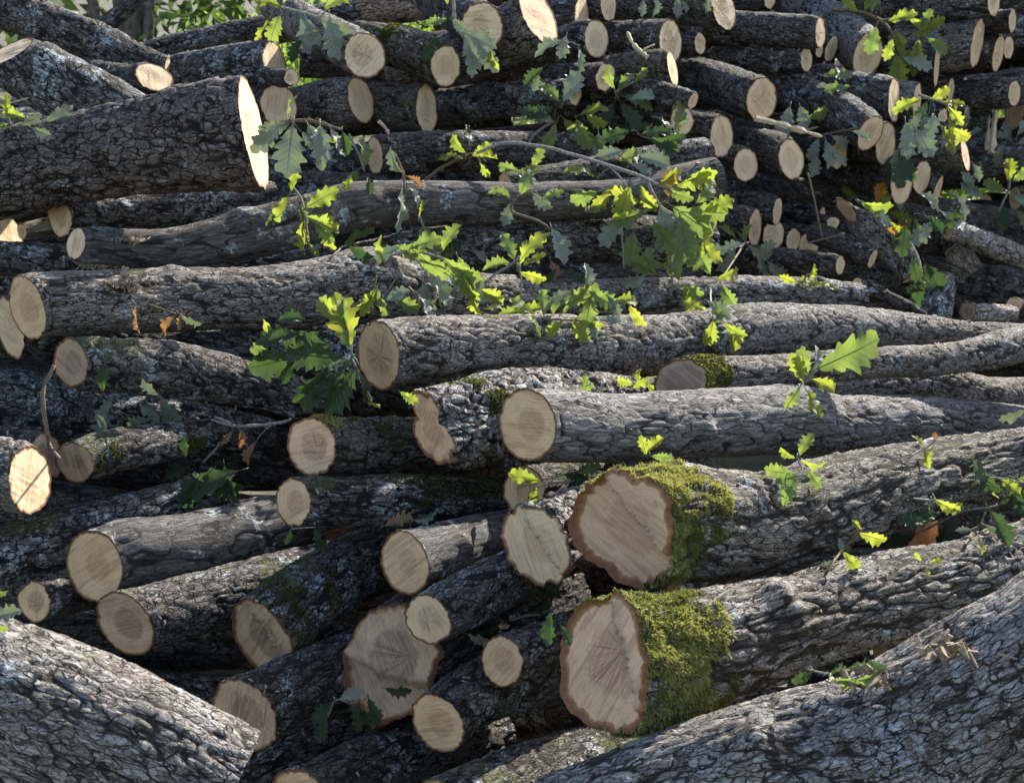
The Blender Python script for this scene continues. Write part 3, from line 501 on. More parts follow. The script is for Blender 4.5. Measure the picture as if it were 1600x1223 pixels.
  ([[-0.4212, 3.8883, 1.035, 0.0526], [-0.2505, 3.9707, 1.0575, 0.0608], [0.0, 4.086, 1.0704, 0.068], [0.3828, 4.255, 1.0603, 0.0727], [0.6029, 4.3483, 1.035, 0.0666]], None, 0, 'lichen', 'dark log lying just under the long smooth grey log, ending behind the leaf cluster', {}),
  ([[-0.0185, 4.1337, 1.2278, 0.0369], [0.1515, 4.2484, 1.2484, 0.0417], [0.3925, 4.4111, 1.2776, 0.0471], [0.5089, 4.4902, 1.2934, 0.0479], [0.6116, 4.5589, 1.3042, 0.0486]], None, 0, 'lichen', 'lichened log on top of the upturned end of the long smooth log', {}),
  ([[-1.0565, 4.301, 1.5336, 0.0491], [-1.1343, 4.4096, 1.5212, 0.0504], [-1.2286, 4.5458, 1.5335, 0.044], [-1.4171, 4.8169, 1.5562, 0.0465]], [0.3832, -0.5759, 0.7222], 0.0586, 'dark', 'short thick branch with an oval cut end facing up, beside the trunk at upper left', {'wood': 'pale'}),
  ([[-1.8743, 4.8551, 1.832, 0.0632], [-1.6848, 4.8411, 1.7661, 0.0674], [-1.5269, 4.8288, 1.7084, 0.0674], [-1.3415, 4.814, 1.6383, 0.0653], [-1.232, 4.8052, 1.5971, 0.0505], [-1.133, 4.8008, 1.5765, 0.0295]], None, 0, 'lichen', 'dark trunk slanting down from the top left corner', {'wood': 'pale'}),
  ([[-1.4256, 4.11, 1.5971, 0.09], [-1.377, 4.104, 1.5689, 0.09], [-1.242, 4.0883, 1.495, 0.09], [-1.116, 4.0778, 1.4457, 0.0756], [-0.99, 4.0673, 1.3964, 0.0576]], [-0.3691, -0.36, 0.8568], 0.09, 'heavy', 'lichen covered log slanting down with a bright sunlit sawn upper end, at the left edge', {'wood': 'pale'}),
  ([[-1.7028, 4.3696, 1.3754, 0.0464], [-1.4882, 4.424, 1.3835, 0.047], [-1.287, 4.4753, 1.3918, 0.0436]], None, 0, 'heavy', 'thin lichened log peeping between the slanting log and the thick plated log', {'wood': 'pale'}),
  ([[-1.4994, 5.0403, 1.6448, 0.0265], [-1.4208, 5.0882, 1.711, 0.0311], [-1.361, 5.1242, 1.76, 0.0312], [-1.2712, 5.1871, 1.8547, 0.0315]], None, 0, 'dark', 'thin bare branch leaning to the right against the green background', {'wood': 'pale'}),
  ([[-0.763, 4.6901, 1.5848, 0.0679], [-0.8295, 4.7293, 1.5835, 0.0684], [-1.0683, 4.8662, 1.5567, 0.0641], [-1.2699, 4.9821, 1.5367, 0.0591], [-1.5361, 5.1374, 1.5246, 0.0542]], [0.9102, -0.377, 0.1714], 0.0679, 'heavy', 'lichened log with a torn pale cut end and a small stub beside it, upper left', {'wood': 'pale', 'jag': 0.06}),
  ([[-0.68, 4.4849, 1.5331, 0.0276], [-0.7159, 4.5249, 1.5334, 0.0278], [-0.7898, 4.6094, 1.5419, 0.0284]], [0.6538, -0.7567, -0.0056], 0.0256, 'dark', 'small knobbly branch stub beside the torn pale cut end', {'wood': 'pale'}),
  ([[-0.7404, 4.6105, 1.4506, 0.0671], [-0.8391, 4.7565, 1.4572, 0.0692], [-1.0184, 5.0249, 1.4765, 0.0664]], [0.6196, -0.7624, 0.1867], 0.0692, 'dark', 'round cut end behind hanging leaves next to the glaring thick log', {'wood': 'pale'}),
  ([[-0.4928, 4.7363, 1.4656, 0.0814], [-0.571, 4.7944, 1.4527, 0.0825], [-0.7139, 4.9009, 1.4347, 0.0779], [-0.8892, 5.0315, 1.4112, 0.0711]], [0.8751, -0.4366, 0.2089], 0.0793, 'rough', 'log with an upright oval cut end catching the sun, above the hanging grey leaves', {'wood': 'pale'}),
  ([[-0.4606, 4.5711, 1.6022, 0.0661], [-0.5351, 4.7055, 1.6392, 0.0679], [-0.6681, 4.9387, 1.6985, 0.0647], [-0.8491, 5.2779, 1.8012, 0.0597]], [0.406, -0.909, 0.0937], 0.0701, 'rough', 'log sloping down from the top with a round saw marked cut end, left of centre', {'wood': 'pale'}),
  ([[-1.389, 5.1954, 1.605, 0.041], [-1.1952, 5.2537, 1.651, 0.046], [-0.9754, 5.3185, 1.698, 0.0511], [-0.7737, 5.3773, 1.7389, 0.0539], [-0.5681, 5.4361, 1.7759, 0.0568]], None, 0, 'lichen', 'dark log near the top edge behind the leaves, mossy along its back', {'wood': 'pale'}),
  ([[-0.2153, 4.7179, 1.5712, 0.0704], [-0.2724, 4.7816, 1.5967, 0.0713], [-0.363, 4.8797, 1.6319, 0.0683], [-0.5292, 5.0448, 1.6664, 0.0617]], [0.7188, -0.6952, -0.0105], 0.0683, 'mossy', 'cut end half behind grey green leaves, top centre', {'wood': 'pale'}),
  ([[-0.0963, 4.7966, 1.7009, 0.0753], [-0.1386, 4.8913, 1.7276, 0.0767], [-0.2208, 5.0747, 1.7789, 0.0729], [-0.351, 5.3985, 1.8872, 0.0702]], [0.4068, -0.913, 0.0303], 0.0774, 'dark', 'round ringed cut end at the top edge above a drooping leaf spray', {'heart': 0.4, 'wood': 'pale'}),
  ([[0.0905, 4.9482, 1.7407, 0.0992], [0.0326, 4.9862, 1.7004, 0.1001], [-0.0662, 5.0476, 1.6601, 0.0949], [-0.2489, 5.1605, 1.5977, 0.0814], [-0.4163, 5.264, 1.5433, 0.0694]], [0.7566, -0.5029, 0.4179], 0.1013, 'rough', 'thick log with a long slanted pale cut end at the top edge, centre', {'wood': 'pale'}),
  ([[-0.8825, 5.4651, 1.7196, 0.0572], [-0.5813, 5.5613, 1.7775, 0.063], [-0.3912, 5.6206, 1.8089, 0.0636], [-0.1485, 5.6996, 1.8611, 0.0644]], None, 0, 'rough', 'log along the top edge behind the round cut ends, left of centre', {'wood': 'pale'}),
  ([[-0.2795, 4.76, 1.4325, 0.0799], [-0.3394, 4.8057, 1.436, 0.0806], [-0.4534, 4.8928, 1.4433, 0.0777], [-0.6199, 5.0203, 1.4549, 0.0708]], [0.9273, -0.3706, 0.0526], 0.0841, 'mossy', 'half round split cut end of a green mossed log, above a dark horizontal log', {'wood': 'pale'}),
  ([[-0.4209, 4.4053, 1.3031, 0.0587], [-0.3173, 4.4651, 1.3082, 0.0615], [-0.2012, 4.5311, 1.3094, 0.0644], [0.0, 4.643, 1.3006, 0.066], [0.2115, 4.7607, 1.2914, 0.0635]], None, 0, 'dark', 'dark horizontal log in the shade above the long smooth log, centre', {'wood': 'pale'}),
  ([[-0.4175, 4.5134, 1.2824, 0.0261], [-0.458, 4.5798, 1.2892, 0.0265], [-0.5452, 4.7223, 1.3034, 0.0252]], [0.6085, -0.7926, 0.0382], 0.0261, 'dark', 'tiny round branch end beside a hanging leaf, above the long smooth log', {'wood': 'pale'}),
  ([[0.2095, 4.8531, 1.4857, 0.0513], [0.151, 4.8973, 1.4813, 0.0518], [0.0, 5.0109, 1.4658, 0.0596], [-0.2525, 5.2002, 1.4352, 0.0643]], [0.8095, -0.5853, 0.0454], 0.0428, 'lichen', 'dark log with a small shaded cut end behind a leaf, centre top', {'wood': 'pale'}),
  ([[0.294, 5.0963, 1.6681, 0.0713], [0.2363, 5.1463, 1.661, 0.072], [0.1149, 5.2509, 1.633, 0.069], [-0.0954, 5.4329, 1.568, 0.0668]], [0.7319, -0.6789, 0.0585], 0.0668, 'lichen', 'pale pear shaped cut end in a column of three, top centre', {'wood': 'pale'}),
  ([[0.3034, 5.2094, 1.6231, 0.0274], [0.2777, 5.2844, 1.6249, 0.0278], [0.2155, 5.4653, 1.6245, 0.0287]], [0.3457, -0.9381, -0.0222], 0.0274, 'dark', 'tiny round cut end, middle one of the column at top centre', {'wood': 'pale'}),
  ([[0.3088, 4.8134, 1.5396, 0.0465], [0.2688, 4.8945, 1.5403, 0.0473], [0.1575, 5.1197, 1.5377, 0.0495]], [0.6753, -0.7255, -0.133], 0.0465, 'dark', 'small ragged pale cut end at the foot of the column, top centre', {'wood': 'pale', 'jag': 0.08}),
  ([[0.2487, 5.2379, 1.757, 0.073], [0.1954, 5.2779, 1.7545, 0.0736], [0.047, 5.3899, 1.7508, 0.0705]], [0.9165, -0.3998, 0.0131], 0.0707, 'dark', 'narrow cut end at the top edge right of the long slanted one', {'wood': 'pale'}),
  ([[0.3479, 5.2963, 1.7911, 0.0553], [0.3034, 5.3656, 1.7949, 0.056], [0.2155, 5.5021, 1.7978, 0.0575]], [0.783, -0.6208, 0.0379], 0.053, 'dark', 'small cut end at the very top edge, just right of centre', {'wood': 'pale'}),
  ([[0.5478, 4.9729, 1.5686, 0.0677], [0.5054, 5.0069, 1.5691, 0.0681], [0.3598, 5.1202, 1.5509, 0.0675], [0.2295, 5.2221, 1.5385, 0.0643]], [0.9171, -0.3466, 0.197], 0.0633, 'mossy', 'stubby block of log with moss on top and a thin sunlit end, top centre', {'wood': 'pale'}),
  ([[0.6011, 4.8171, 1.4608, 0.034], [0.5657, 4.8439, 1.4732, 0.0342], [0.4345, 4.9351, 1.4982, 0.0391], [0.2878, 5.0295, 1.4982, 0.0399]], [0.7559, -0.5673, -0.3267], 0.0319, 'lichen', 'thin log with a tiny slanted cut end and sunlit bark under the mossy block', {'wood': 'pale'}),
  ([[0.5724, 4.8853, 1.3968, 0.054], [0.5239, 4.9376, 1.4, 0.0546], [0.3614, 5.1112, 1.4053, 0.0587], [0.1872, 5.2973, 1.4111, 0.0608]], [0.5124, -0.8558, 0.0713], 0.0518, 'dark', 'cut end behind a leaf with a thin log on top, right of centre top', {'wood': 'pale'}),
  ([[0.558, 5.1464, 1.6632, 0.0765], [0.5031, 5.2305, 1.6636, 0.0778], [0.3578, 5.4537, 1.666, 0.0763]], [0.7925, -0.6057, 0.0705], 0.0788, 'dark', 'tall oval cut end above the mossy block, top centre right', {'wood': 'pale'}),
  ([[0.6813, 5.2993, 1.6613, 0.0464], [0.6315, 5.3475, 1.6582, 0.0468], [0.5247, 5.4517, 1.6567, 0.0477]], [0.7905, -0.6082, 0.0721], 0.0417, 'dark', 'small dim cut end wedged to the right of the tall oval one', {'wood': 'pale'}),
  ([[0.7232, 4.9752, 1.3386, 0.0728], [0.67, 5.0422, 1.3496, 0.0737], [0.5714, 5.1639, 1.364, 0.0709], [0.3816, 5.3907, 1.3697, 0.0668]], [0.7614, -0.6433, 0.0801], 0.075, 'dark', 'oval cut end with dark edges below the large round one, upper right of centre', {'wood': 'pale'}),
  ([[0.8798, 5.1038, 1.4629, 0.0788], [0.8077, 5.2414, 1.4936, 0.0808], [0.7338, 5.3832, 1.5258, 0.0805], [0.594, 5.6368, 1.5657, 0.0742]], [0.6294, -0.7757, -0.0469], 0.0788, 'lichen', 'thick lichened log with a large round ringed cut end, upper right of centre', {'heart': 0.6, 'wood': 'pale'}),
  ([[0.7745, 5.3771, 1.7865, 0.0749], [0.7304, 5.4158, 1.7976, 0.0754], [0.6006, 5.5245, 1.8152, 0.0769], [0.396, 5.6955, 1.8417, 0.0742]], [0.7124, -0.6537, 0.2554], 0.0749, 'mossy', 'slanted pale cut end at the top edge above the lichened log', {'wood': 'pale'}),
  ([[1.1496, 5.4621, 1.7056, 0.062], [1.0829, 5.5118, 1.7099, 0.0626], [0.9329, 5.6242, 1.7213, 0.0663], [0.7308, 5.775, 1.7345, 0.068]], [0.8446, -0.5345, 0.029], 0.0549, 'lichen', 'horizontal log with a narrow cut end near the top edge, right', {'wood': 'pale'}),
  ([[1.1075, 5.4921, 1.6063, 0.0506], [1.0656, 5.525, 1.607, 0.0509], [0.9372, 5.6266, 1.6113, 0.0518], [0.7812, 5.7498, 1.6162, 0.0529]], [0.7685, -0.6389, 0.0337], 0.0457, 'dark', 'dark horizontal log with a small narrow cut end below the one near the top edge', {'wood': 'pale'}),
  ([[1.188, 5.6533, 1.6432, 0.0297], [1.1496, 5.6849, 1.6488, 0.0299], [1.0584, 5.7582, 1.6557, 0.0302]], [0.7081, -0.7059, -0.0179], 0.0272, 'dark', 'tiny cut end between two narrow ones, top right', {'wood': 'pale'}),
  ([[1.2463, 5.7063, 1.6518, 0.05], [1.2187, 5.7678, 1.6657, 0.0505], [1.1223, 5.9714, 1.697, 0.0522]], [0.7651, -0.5997, -0.2346], 0.0524, 'dark', 'small slanted oval cut end beside the big round one, top right', {'wood': 'pale'}),
  ([[1.3861, 5.6908, 1.6272, 0.0897], [1.3618, 5.8207, 1.6772, 0.0916], [1.3299, 5.9735, 1.7325, 0.0887], [1.2433, 6.3542, 1.8626, 0.0829]], [0.6379, -0.7472, -0.1863], 0.0947, 'rough', 'thick log with a broad oval cut end sloping from the top edge, right', {'wood': 'pale'}),
  ([[0.8114, 4.9954, 1.2416, 0.06], [0.7647, 5.0568, 1.2517, 0.0607], [0.6476, 5.2033, 1.2606, 0.0601], [0.4806, 5.4089, 1.263, 0.0577]], [0.5869, -0.8045, 0.0912], 0.06, 'dark', 'rough cracked cut end low beside the upturned log', {'wood': 'pale'}),
  ([[0.9833, 5.0603, 1.2582, 0.0742], [0.9368, 5.1428, 1.2746, 0.0754], [0.8271, 5.3254, 1.2946, 0.0756], [0.6683, 5.5813, 1.3043, 0.0693]], [0.6483, -0.7345, 0.2007], 0.0742, 'dark', 'oval cut end with grey heart beneath a pale splinter, right of centre top', {'heart': 0.55, 'wood': 'pale'}),
  ([[1.2852, 5.1806, 1.3432, 0.0734], [1.2471, 5.2711, 1.3841, 0.0746], [1.1895, 5.3893, 1.4282, 0.0785], [1.0642, 5.6224, 1.4979, 0.0742]], [0.5824, -0.7388, -0.339], 0.0689, 'lichen', 'lichened log whose slanting cut end is half covered by another, upper right', {'wood': 'pale'}),
  ([[1.3744, 5.3053, 1.3047, 0.0753], [1.3404, 5.3776, 1.3067, 0.0763], [1.2729, 5.5174, 1.2945, 0.0685], [1.2053, 5.6572, 1.2769, 0.0653]], [0.7342, -0.678, -0.0366], 0.08, 'dark', 'upright oval cut end overlapping the slanting one, upper right', {'wood': 'pale'}),
  ([[1.1957, 5.2671, 1.2692, 0.0562], [1.1655, 5.3561, 1.2747, 0.0571], [1.089, 5.5761, 1.2801, 0.0594]], [0.7155, -0.6822, -0.1503], 0.0562, 'dark', 'small cut end behind grey leaves between two larger oval ends', {'wood': 'pale'}),
  ([[1.4238, 5.4096, 1.4584, 0.0811], [1.3833, 5.4593, 1.4698, 0.0818], [1.2787, 5.5851, 1.4931, 0.0787], [1.1592, 5.7299, 1.5226, 0.0756]], [0.8685, -0.4942, 0.0375], 0.0835, 'lichen', 'narrow upright cut end in a pair under the yellow leaves, left one', {'wood': 'pale'}),
  ([[1.5382, 5.5111, 1.4552, 0.0729], [1.5065, 5.5565, 1.4596, 0.0735], [1.4433, 5.6469, 1.4687, 0.0747]], [0.8894, -0.4561, -0.0305], 0.0729, 'rough', 'short log with a very thin sunlit end, right one under the yellow leaves', {'wood': 'pale'}),
  ([[1.5255, 5.7943, 1.5849, 0.0508], [1.4856, 5.8374, 1.5856, 0.0512], [1.3833, 5.9465, 1.5795, 0.0522]], [0.7679, -0.626, -0.136], 0.0432, 'dark', 'tiny cut end half hidden by yellow leaves, top right', {'wood': 'pale'}),
  ([[1.4411, 5.2966, 1.1676, 0.0851], [1.4098, 5.4053, 1.1727, 0.0868], [1.3356, 5.6566, 1.1775, 0.0806]], [0.7538, -0.6571, 0.0098], 0.0921, 'dark', 'tall pale oval cut end with a leaf across it, right side of the pile', {'wood': 'pale'}),
  ([[1.5667, 5.4914, 1.1699, 0.0636], [1.5438, 5.5424, 1.1742, 0.0642], [1.472, 5.698, 1.1801, 0.066]], [0.6983, -0.7074, -0.11], 0.0661, 'dark', 'cut end partly behind the tall pale oval one', {'wood': 'pale'}),
  ([[1.6494, 5.5602, 1.1092, 0.0646], [1.6339, 5.6115, 1.1155, 0.0652], [1.583, 5.7681, 1.1252, 0.0669]], [0.8533, -0.4635, -0.239], 0.0671, 'rough', 'short dark log with a sliver of cut end at the pile corner', {'wood': 'pale'}),
  ([[1.7548, 5.5694, 1.2486, 0.0644], [1.7204, 5.6123, 1.254, 0.0648], [1.6272, 5.725, 1.2591, 0.0661]], [0.8468, -0.465, 0.2583], 0.0619, 'rough', 'short dark log above the pile corner with an end seen side on', {'wood': 'pale'}),
  ([[1.4055, 5.7639, 1.1535, 0.0385], [1.3792, 5.8402, 1.1618, 0.039], [1.3142, 6.0246, 1.1777, 0.0402]], [0.2798, -0.9583, 0.0576], 0.0385, 'dark', 'small round cut end with a bright edge under the oval pair', {'wood': 'pale'}),
  ([[1.74, 5.7094, 1.3297, 0.0405], [1.71, 5.7628, 1.3331, 0.0408], [1.6238, 5.9169, 1.3441, 0.0419]], [0.7389, -0.6737, -0.0114], 0.0354, 'dark', 'small shaded cut end under the yellow leaf spray at right', {'wood': 'pale'}),
  ([[1.7384, 5.8452, 1.3917, 0.0362], [1.7061, 5.8954, 1.3959, 0.0365], [1.6038, 6.0522, 1.4037, 0.0374]], [0.6093, -0.7909, -0.0562], 0.031, 'dark', 'little cut end peeping through the yellow leaf spray at right', {'wood': 'pale'}),
  ([[1.6852, 5.7856, 1.5922, 0.0863], [1.6589, 5.8367, 1.598, 0.087], [1.5768, 5.9946, 1.6135, 0.0841]], [0.9205, -0.3906, -0.0062], 0.0863, 'dark', 'dark log with a hairline bright end behind the yellow leaves, top right', {'wood': 'pale'}),
  ([[1.8975, 5.9682, 1.6816, 0.107], [1.8507, 6.0017, 1.6776, 0.1076], [1.7754, 6.0549, 1.6637, 0.106], [1.62, 6.1684, 1.6615, 0.0972]], [0.8523, -0.5097, -0.1173], 0.1018, 'rough', 'thick short log with a kinked cut end, top right corner region', {'jag': 0.07, 'wood': 'pale'}),
  ([[1.9314, 5.9, 1.8416, 0.0667], [1.885, 5.9389, 1.8414, 0.0671], [1.7608, 6.0423, 1.8371, 0.071], [1.566, 6.2099, 1.8569, 0.0729]], [0.751, -0.6597, 0.0261], 0.059, 'lichen', 'long log along the top edge at the right corner', {'wood': 'pale'}),
  ([[2.041, 5.9872, 1.771, 0.0496], [2.0186, 6.0526, 1.7714, 0.0501], [1.971, 6.1919, 1.7724, 0.0513]], [0.7958, -0.6055, 0.0057], 0.0496, 'dark', 'small log with a bright narrow end at the top right corner', {'wood': 'pale'}),
  ([[2.0246, 6.0828, 1.6437, 0.0799], [2.001, 6.1329, 1.6449, 0.0806], [1.9278, 6.2883, 1.6486, 0.0826]], [0.8199, -0.561, -0.1138], 0.0773, 'dark', 'dim half hidden cut end of a pair below the corner', {'wood': 'pale'}),
  ([[2.1092, 6.2112, 1.6706, 0.0516], [2.0915, 6.2724, 1.6722, 0.0522], [2.0498, 6.4169, 1.6762, 0.0534]], [0.7042, -0.7094, 0.0274], 0.0489, 'dark', 'small round cut end behind the dim pair, right edge', {'wood': 'pale'}),
  ([[2.0842, 6.028, 1.4822, 0.0637], [2.0375, 6.0864, 1.4794, 0.0643], [1.9414, 6.2061, 1.471, 0.0656], [1.8414, 6.3322, 1.4704, 0.0614]], [0.6964, -0.7168, 0.0333], 0.0531, 'lichen', 'log with a small pale oval end close to the right edge', {'wood': 'pale'}),
  ([[1.8213, 6.0313, 1.4978, 0.0531], [1.7959, 6.0529, 1.4978, 0.0533], [1.701, 6.1347, 1.503, 0.054]], [0.8388, -0.5435, -0.0333], 0.0478, 'dark', 'slim cut end, left of two between the yellow leaves and right edge', {'wood': 'pale'}),
  ([[1.9789, 6.3585, 1.4977, 0.0588], [1.9518, 6.3797, 1.4977, 0.059], [1.8486, 6.4619, 1.5032, 0.0569]], [0.8497, -0.5263, -0.0336], 0.056, 'dark', 'slim cut end, right of two between the yellow leaves and right edge', {'wood': 'pale'}),
  ([[1.9197, 6.1111, 1.3921, 0.054], [1.8956, 6.1292, 1.3918, 0.0542], [1.7842, 6.213, 1.3903, 0.0549]], [0.8555, -0.5143, 0.06], 0.0459, 'dark', 'slim cut end beneath the slim pair near the right edge', {'wood': 'pale'}),
  ([[0.9337, 5.0224, 1.08, 0.0518], [0.897, 5.0716, 1.0872, 0.0522], [0.8115, 5.1815, 1.0944, 0.0533], [0.6916, 5.3327, 1.0968, 0.0525]], [0.8691, -0.4912, -0.0584], 0.0495, 'lichen', 'short log with a narrow bright end just right of the upturned log', {'wood': 'pale'}),
  ([[0.8379, 4.9096, 1.0301, 0.0684], [0.8005, 4.9536, 1.037, 0.0689], [0.6842, 5.084, 1.043, 0.0707], [0.5616, 5.2185, 1.0403, 0.0702]], [0.8769, -0.4803, -0.0204], 0.0684, 'lichen', 'dark ridged log with a tall narrow cut end beside the leaf cluster', {}),
  ([[0.9364, 5.1047, 0.9863, 0.0551], [0.8985, 5.1937, 0.9913, 0.056], [0.8019, 5.4131, 0.9941, 0.0583]], [0.5975, -0.8014, 0.0292], 0.0574, 'dark', 'broad pale cut end in a row of three above small thin logs', {'wood': 'pale'}),
  ([[1.0296, 5.2014, 0.9602, 0.0421], [0.9986, 5.2615, 0.961, 0.0426], [0.9234, 5.406, 0.9608, 0.0437]], [0.6581, -0.7512, 0.0502], 0.0421, 'dark', 'splintered small cut end, middle of the row of three', {'wood': 'pale'}),
  ([[1.0962, 5.247, 0.9342, 0.0473], [1.0608, 5.3322, 0.9346, 0.048], [0.99, 5.5031, 0.9363, 0.0495]], [0.4777, -0.8772, 0.0491], 0.0496, 'dark', 'shaded round cut end, last of the row of three', {'wood': 'pale'}),
  ([[1.1521, 5.1138, 1.0289, 0.023], [1.1345, 5.1605, 1.0315, 0.0232], [1.0733, 5.3198, 1.0361, 0.0238]], [0.0249, -0.9955, 0.0917], 0.023, 'dark', 'tiny round branch end alone in the dark gap, right', {'wood': 'pale'}),
  ([[1.1567, 5.3208, 1.0408, 0.031], [1.1307, 5.3452, 1.0434, 0.0311], [1.0449, 5.4252, 1.0511, 0.0316]], [0.8557, -0.5097, -0.0889], 0.031, 'dark', 'sliver of cut end above the tiny round branch end', {'wood': 'pale'}),
  ([[1.1628, 4.9731, 1.0885, 0.0535], [1.2008, 4.9569, 1.0522, 0.0534], [1.2854, 4.9264, 0.9887, 0.0598], [1.3481, 4.8986, 0.9253, 0.053], [1.3781, 4.8738, 0.8619, 0.0397]], [-0.7677, -0.3341, -0.5469], 0.049, 'rough', 'crooked broken log leaning down to the right below the orange leaves', {'wood': 'pale'}),
  ([[1.085, 4.6841, 0.9314, 0.0381], [1.0523, 4.7087, 0.9305, 0.0383], [0.9504, 4.7865, 0.932, 0.041], [0.8159, 4.889, 0.9331, 0.0419]], [0.7553, -0.6552, 0.0174], 0.0317, 'dark', 'small straight log with a pale end, right of the leaf cluster', {'wood': 'pale'}),
  ([[1.2309, 4.8382, 0.9346, 0.0393], [1.2059, 4.8635, 0.947, 0.0395], [1.1514, 4.9186, 0.974, 0.0399], [1.0575, 5.0075, 1.0095, 0.0382]], [0.7773, -0.5566, -0.2932], 0.0349, 'dark', 'small log sloping down to the right with a thin cut end', {'wood': 'pale'}),
  ([[1.14, 4.6714, 0.8714, 0.0212], [1.2056, 4.6661, 0.8466, 0.0212], [1.2796, 4.6582, 0.8093, 0.0212], [1.3642, 4.6485, 0.7638, 0.0169]], [-0.6542, -0.7495, 0.1009], 0.019, 'dark', 'finger thick branch with a small round end lying by the burl log', {'wood': 'pale'}),
  ([[1.5912, 5.1737, 0.8297, 0.0281], [1.5659, 5.1442, 0.7961, 0.0513], [1.5322, 5.0966, 0.7397, 0.0648], [1.4963, 5.037, 0.6675, 0.0689]], None, 0, 'heavy', 'grey lichened stump standing upright at the right beyond the rough log', {'wood': 'pale'}),
  ([[1.7957, 5.7962, 0.8724, 0.0418], [1.8322, 5.7869, 0.829, 0.0522], [1.8792, 5.7745, 0.7702, 0.047]], None, 0, 'pale', 'pale flaking chunk of bark and wood beside the upright grey stump', {'wood': 'pale'}),
  ([[1.7186, 5.6089, 0.9532, 0.0428], [1.7713, 5.6293, 0.9385, 0.043], [1.8901, 5.6749, 0.8983, 0.046], [2.1353, 5.7683, 0.805, 0.0469], [2.3895, 5.8657, 0.7187, 0.0478]], [-0.9407, -0.2496, 0.2299], 0.0378, 'pale', 'slim log with a small pale end sloping to the right edge', {'wood': 'pale'}),  # pale bark stands in for sunlight that neighbouring logs block here
  ([[1.6637, 5.1469, 0.7038, 0.0328], [1.7258, 5.1995, 0.6933, 0.0331], [1.8954, 5.3434, 0.6661, 0.0316]], [-0.7515, -0.652, 0.1009], 0.0328, 'pale', 'small dark round end of a pale branch in the low right stack', {'wood': 'dark'}),
  ([[1.9192, 5.3896, 0.691, 0.0318], [1.9838, 5.4579, 0.6733, 0.0322], [2.1955, 5.683, 0.6287, 0.0336]], [-0.6694, -0.7347, 0.1103], 0.0318, 'dark', 'round ringed end, rightmost of the low stack at the right edge', {'wood': 'pale'}),
  ([[1.8786, 5.3842, 0.6176, 0.0368], [1.9763, 5.4906, 0.5925, 0.0375], [2.1924, 5.7272, 0.5481, 0.0392]], [-0.8278, -0.5537, 0.0907], 0.0368, 'dark', 'lowest round end of the small stack at the right edge', {'wood': 'dark'}),
  ([[2.1929, 6.2394, 1.0338, 0.0558], [2.2781, 6.2884, 1.0245, 0.0562], [2.5344, 6.4359, 0.9962, 0.0576]], [-0.9878, -0.1553, 0.0116], 0.053, 'dark', 'half round pale end at the right edge above the slim sloping log', {'wood': 'pale'}),
  ([[1.0156, 5.798, 1.843, 0.0403], [0.9668, 5.8539, 1.8463, 0.0407], [0.8352, 6.0062, 1.8604, 0.0418]], [0.6438, -0.7638, -0.0452], 0.0353, 'dark', 'sliver of a cut end on the top edge right of centre', {'wood': 'pale'}),
  ([[1.8144, 6.3253, 0.9569, 0.0567], [2.0121, 6.4074, 0.9212, 0.069], [2.2153, 6.4931, 0.8931, 0.0758], [2.4948, 6.616, 0.8817, 0.0772]], None, 0, 'heavy', 'bluish lichened log far back in the leafy hollow at right', {'wood': 'pale'}),
  ([[-0.1163, 2.1473, 0.2992, 0.0804], [-0.0437, 2.228, 0.2959, 0.0831], [0.1169, 2.3936, 0.2702, 0.0841], [0.315, 2.5925, 0.2295, 0.0832]], [-0.6122, -0.7737, 0.1628], 0.0846, 'lichen', 'thick log under the lowest mossy log at the bottom edge, end out of sight', {}),
  ([[-0.3638, 2.2444, 0.2751, 0.0772], [-0.2971, 2.3361, 0.275, 0.08], [-0.1814, 2.4843, 0.263, 0.0798], [-0.0513, 2.6468, 0.2445, 0.077]], [-0.5663, -0.8191, 0.0921], 0.0816, 'dark', 'dark log at the bottom edge below the big stained cut end', {}),
  ([[-0.702, 2.3684, 0.1372, 0.0772], [-0.5714, 2.4784, 0.1646, 0.0802], [-0.4415, 2.5874, 0.1912, 0.0782], [-0.3132, 2.6905, 0.2097, 0.0731]], None, 0, 'lichen', 'dark lichened log at the bottom edge left of centre, behind the corner log', {}),
  ([[1.7955, 7.0609, 1.0506, 0.0819], [2.0634, 7.1244, 1.0875, 0.0889], [2.3697, 7.1893, 1.0964, 0.0897], [2.7864, 7.2693, 1.0695, 0.0907]], None, 0, 'dark', 'dark log deep in the hollow above the slim sloping log, right edge', {}),
]
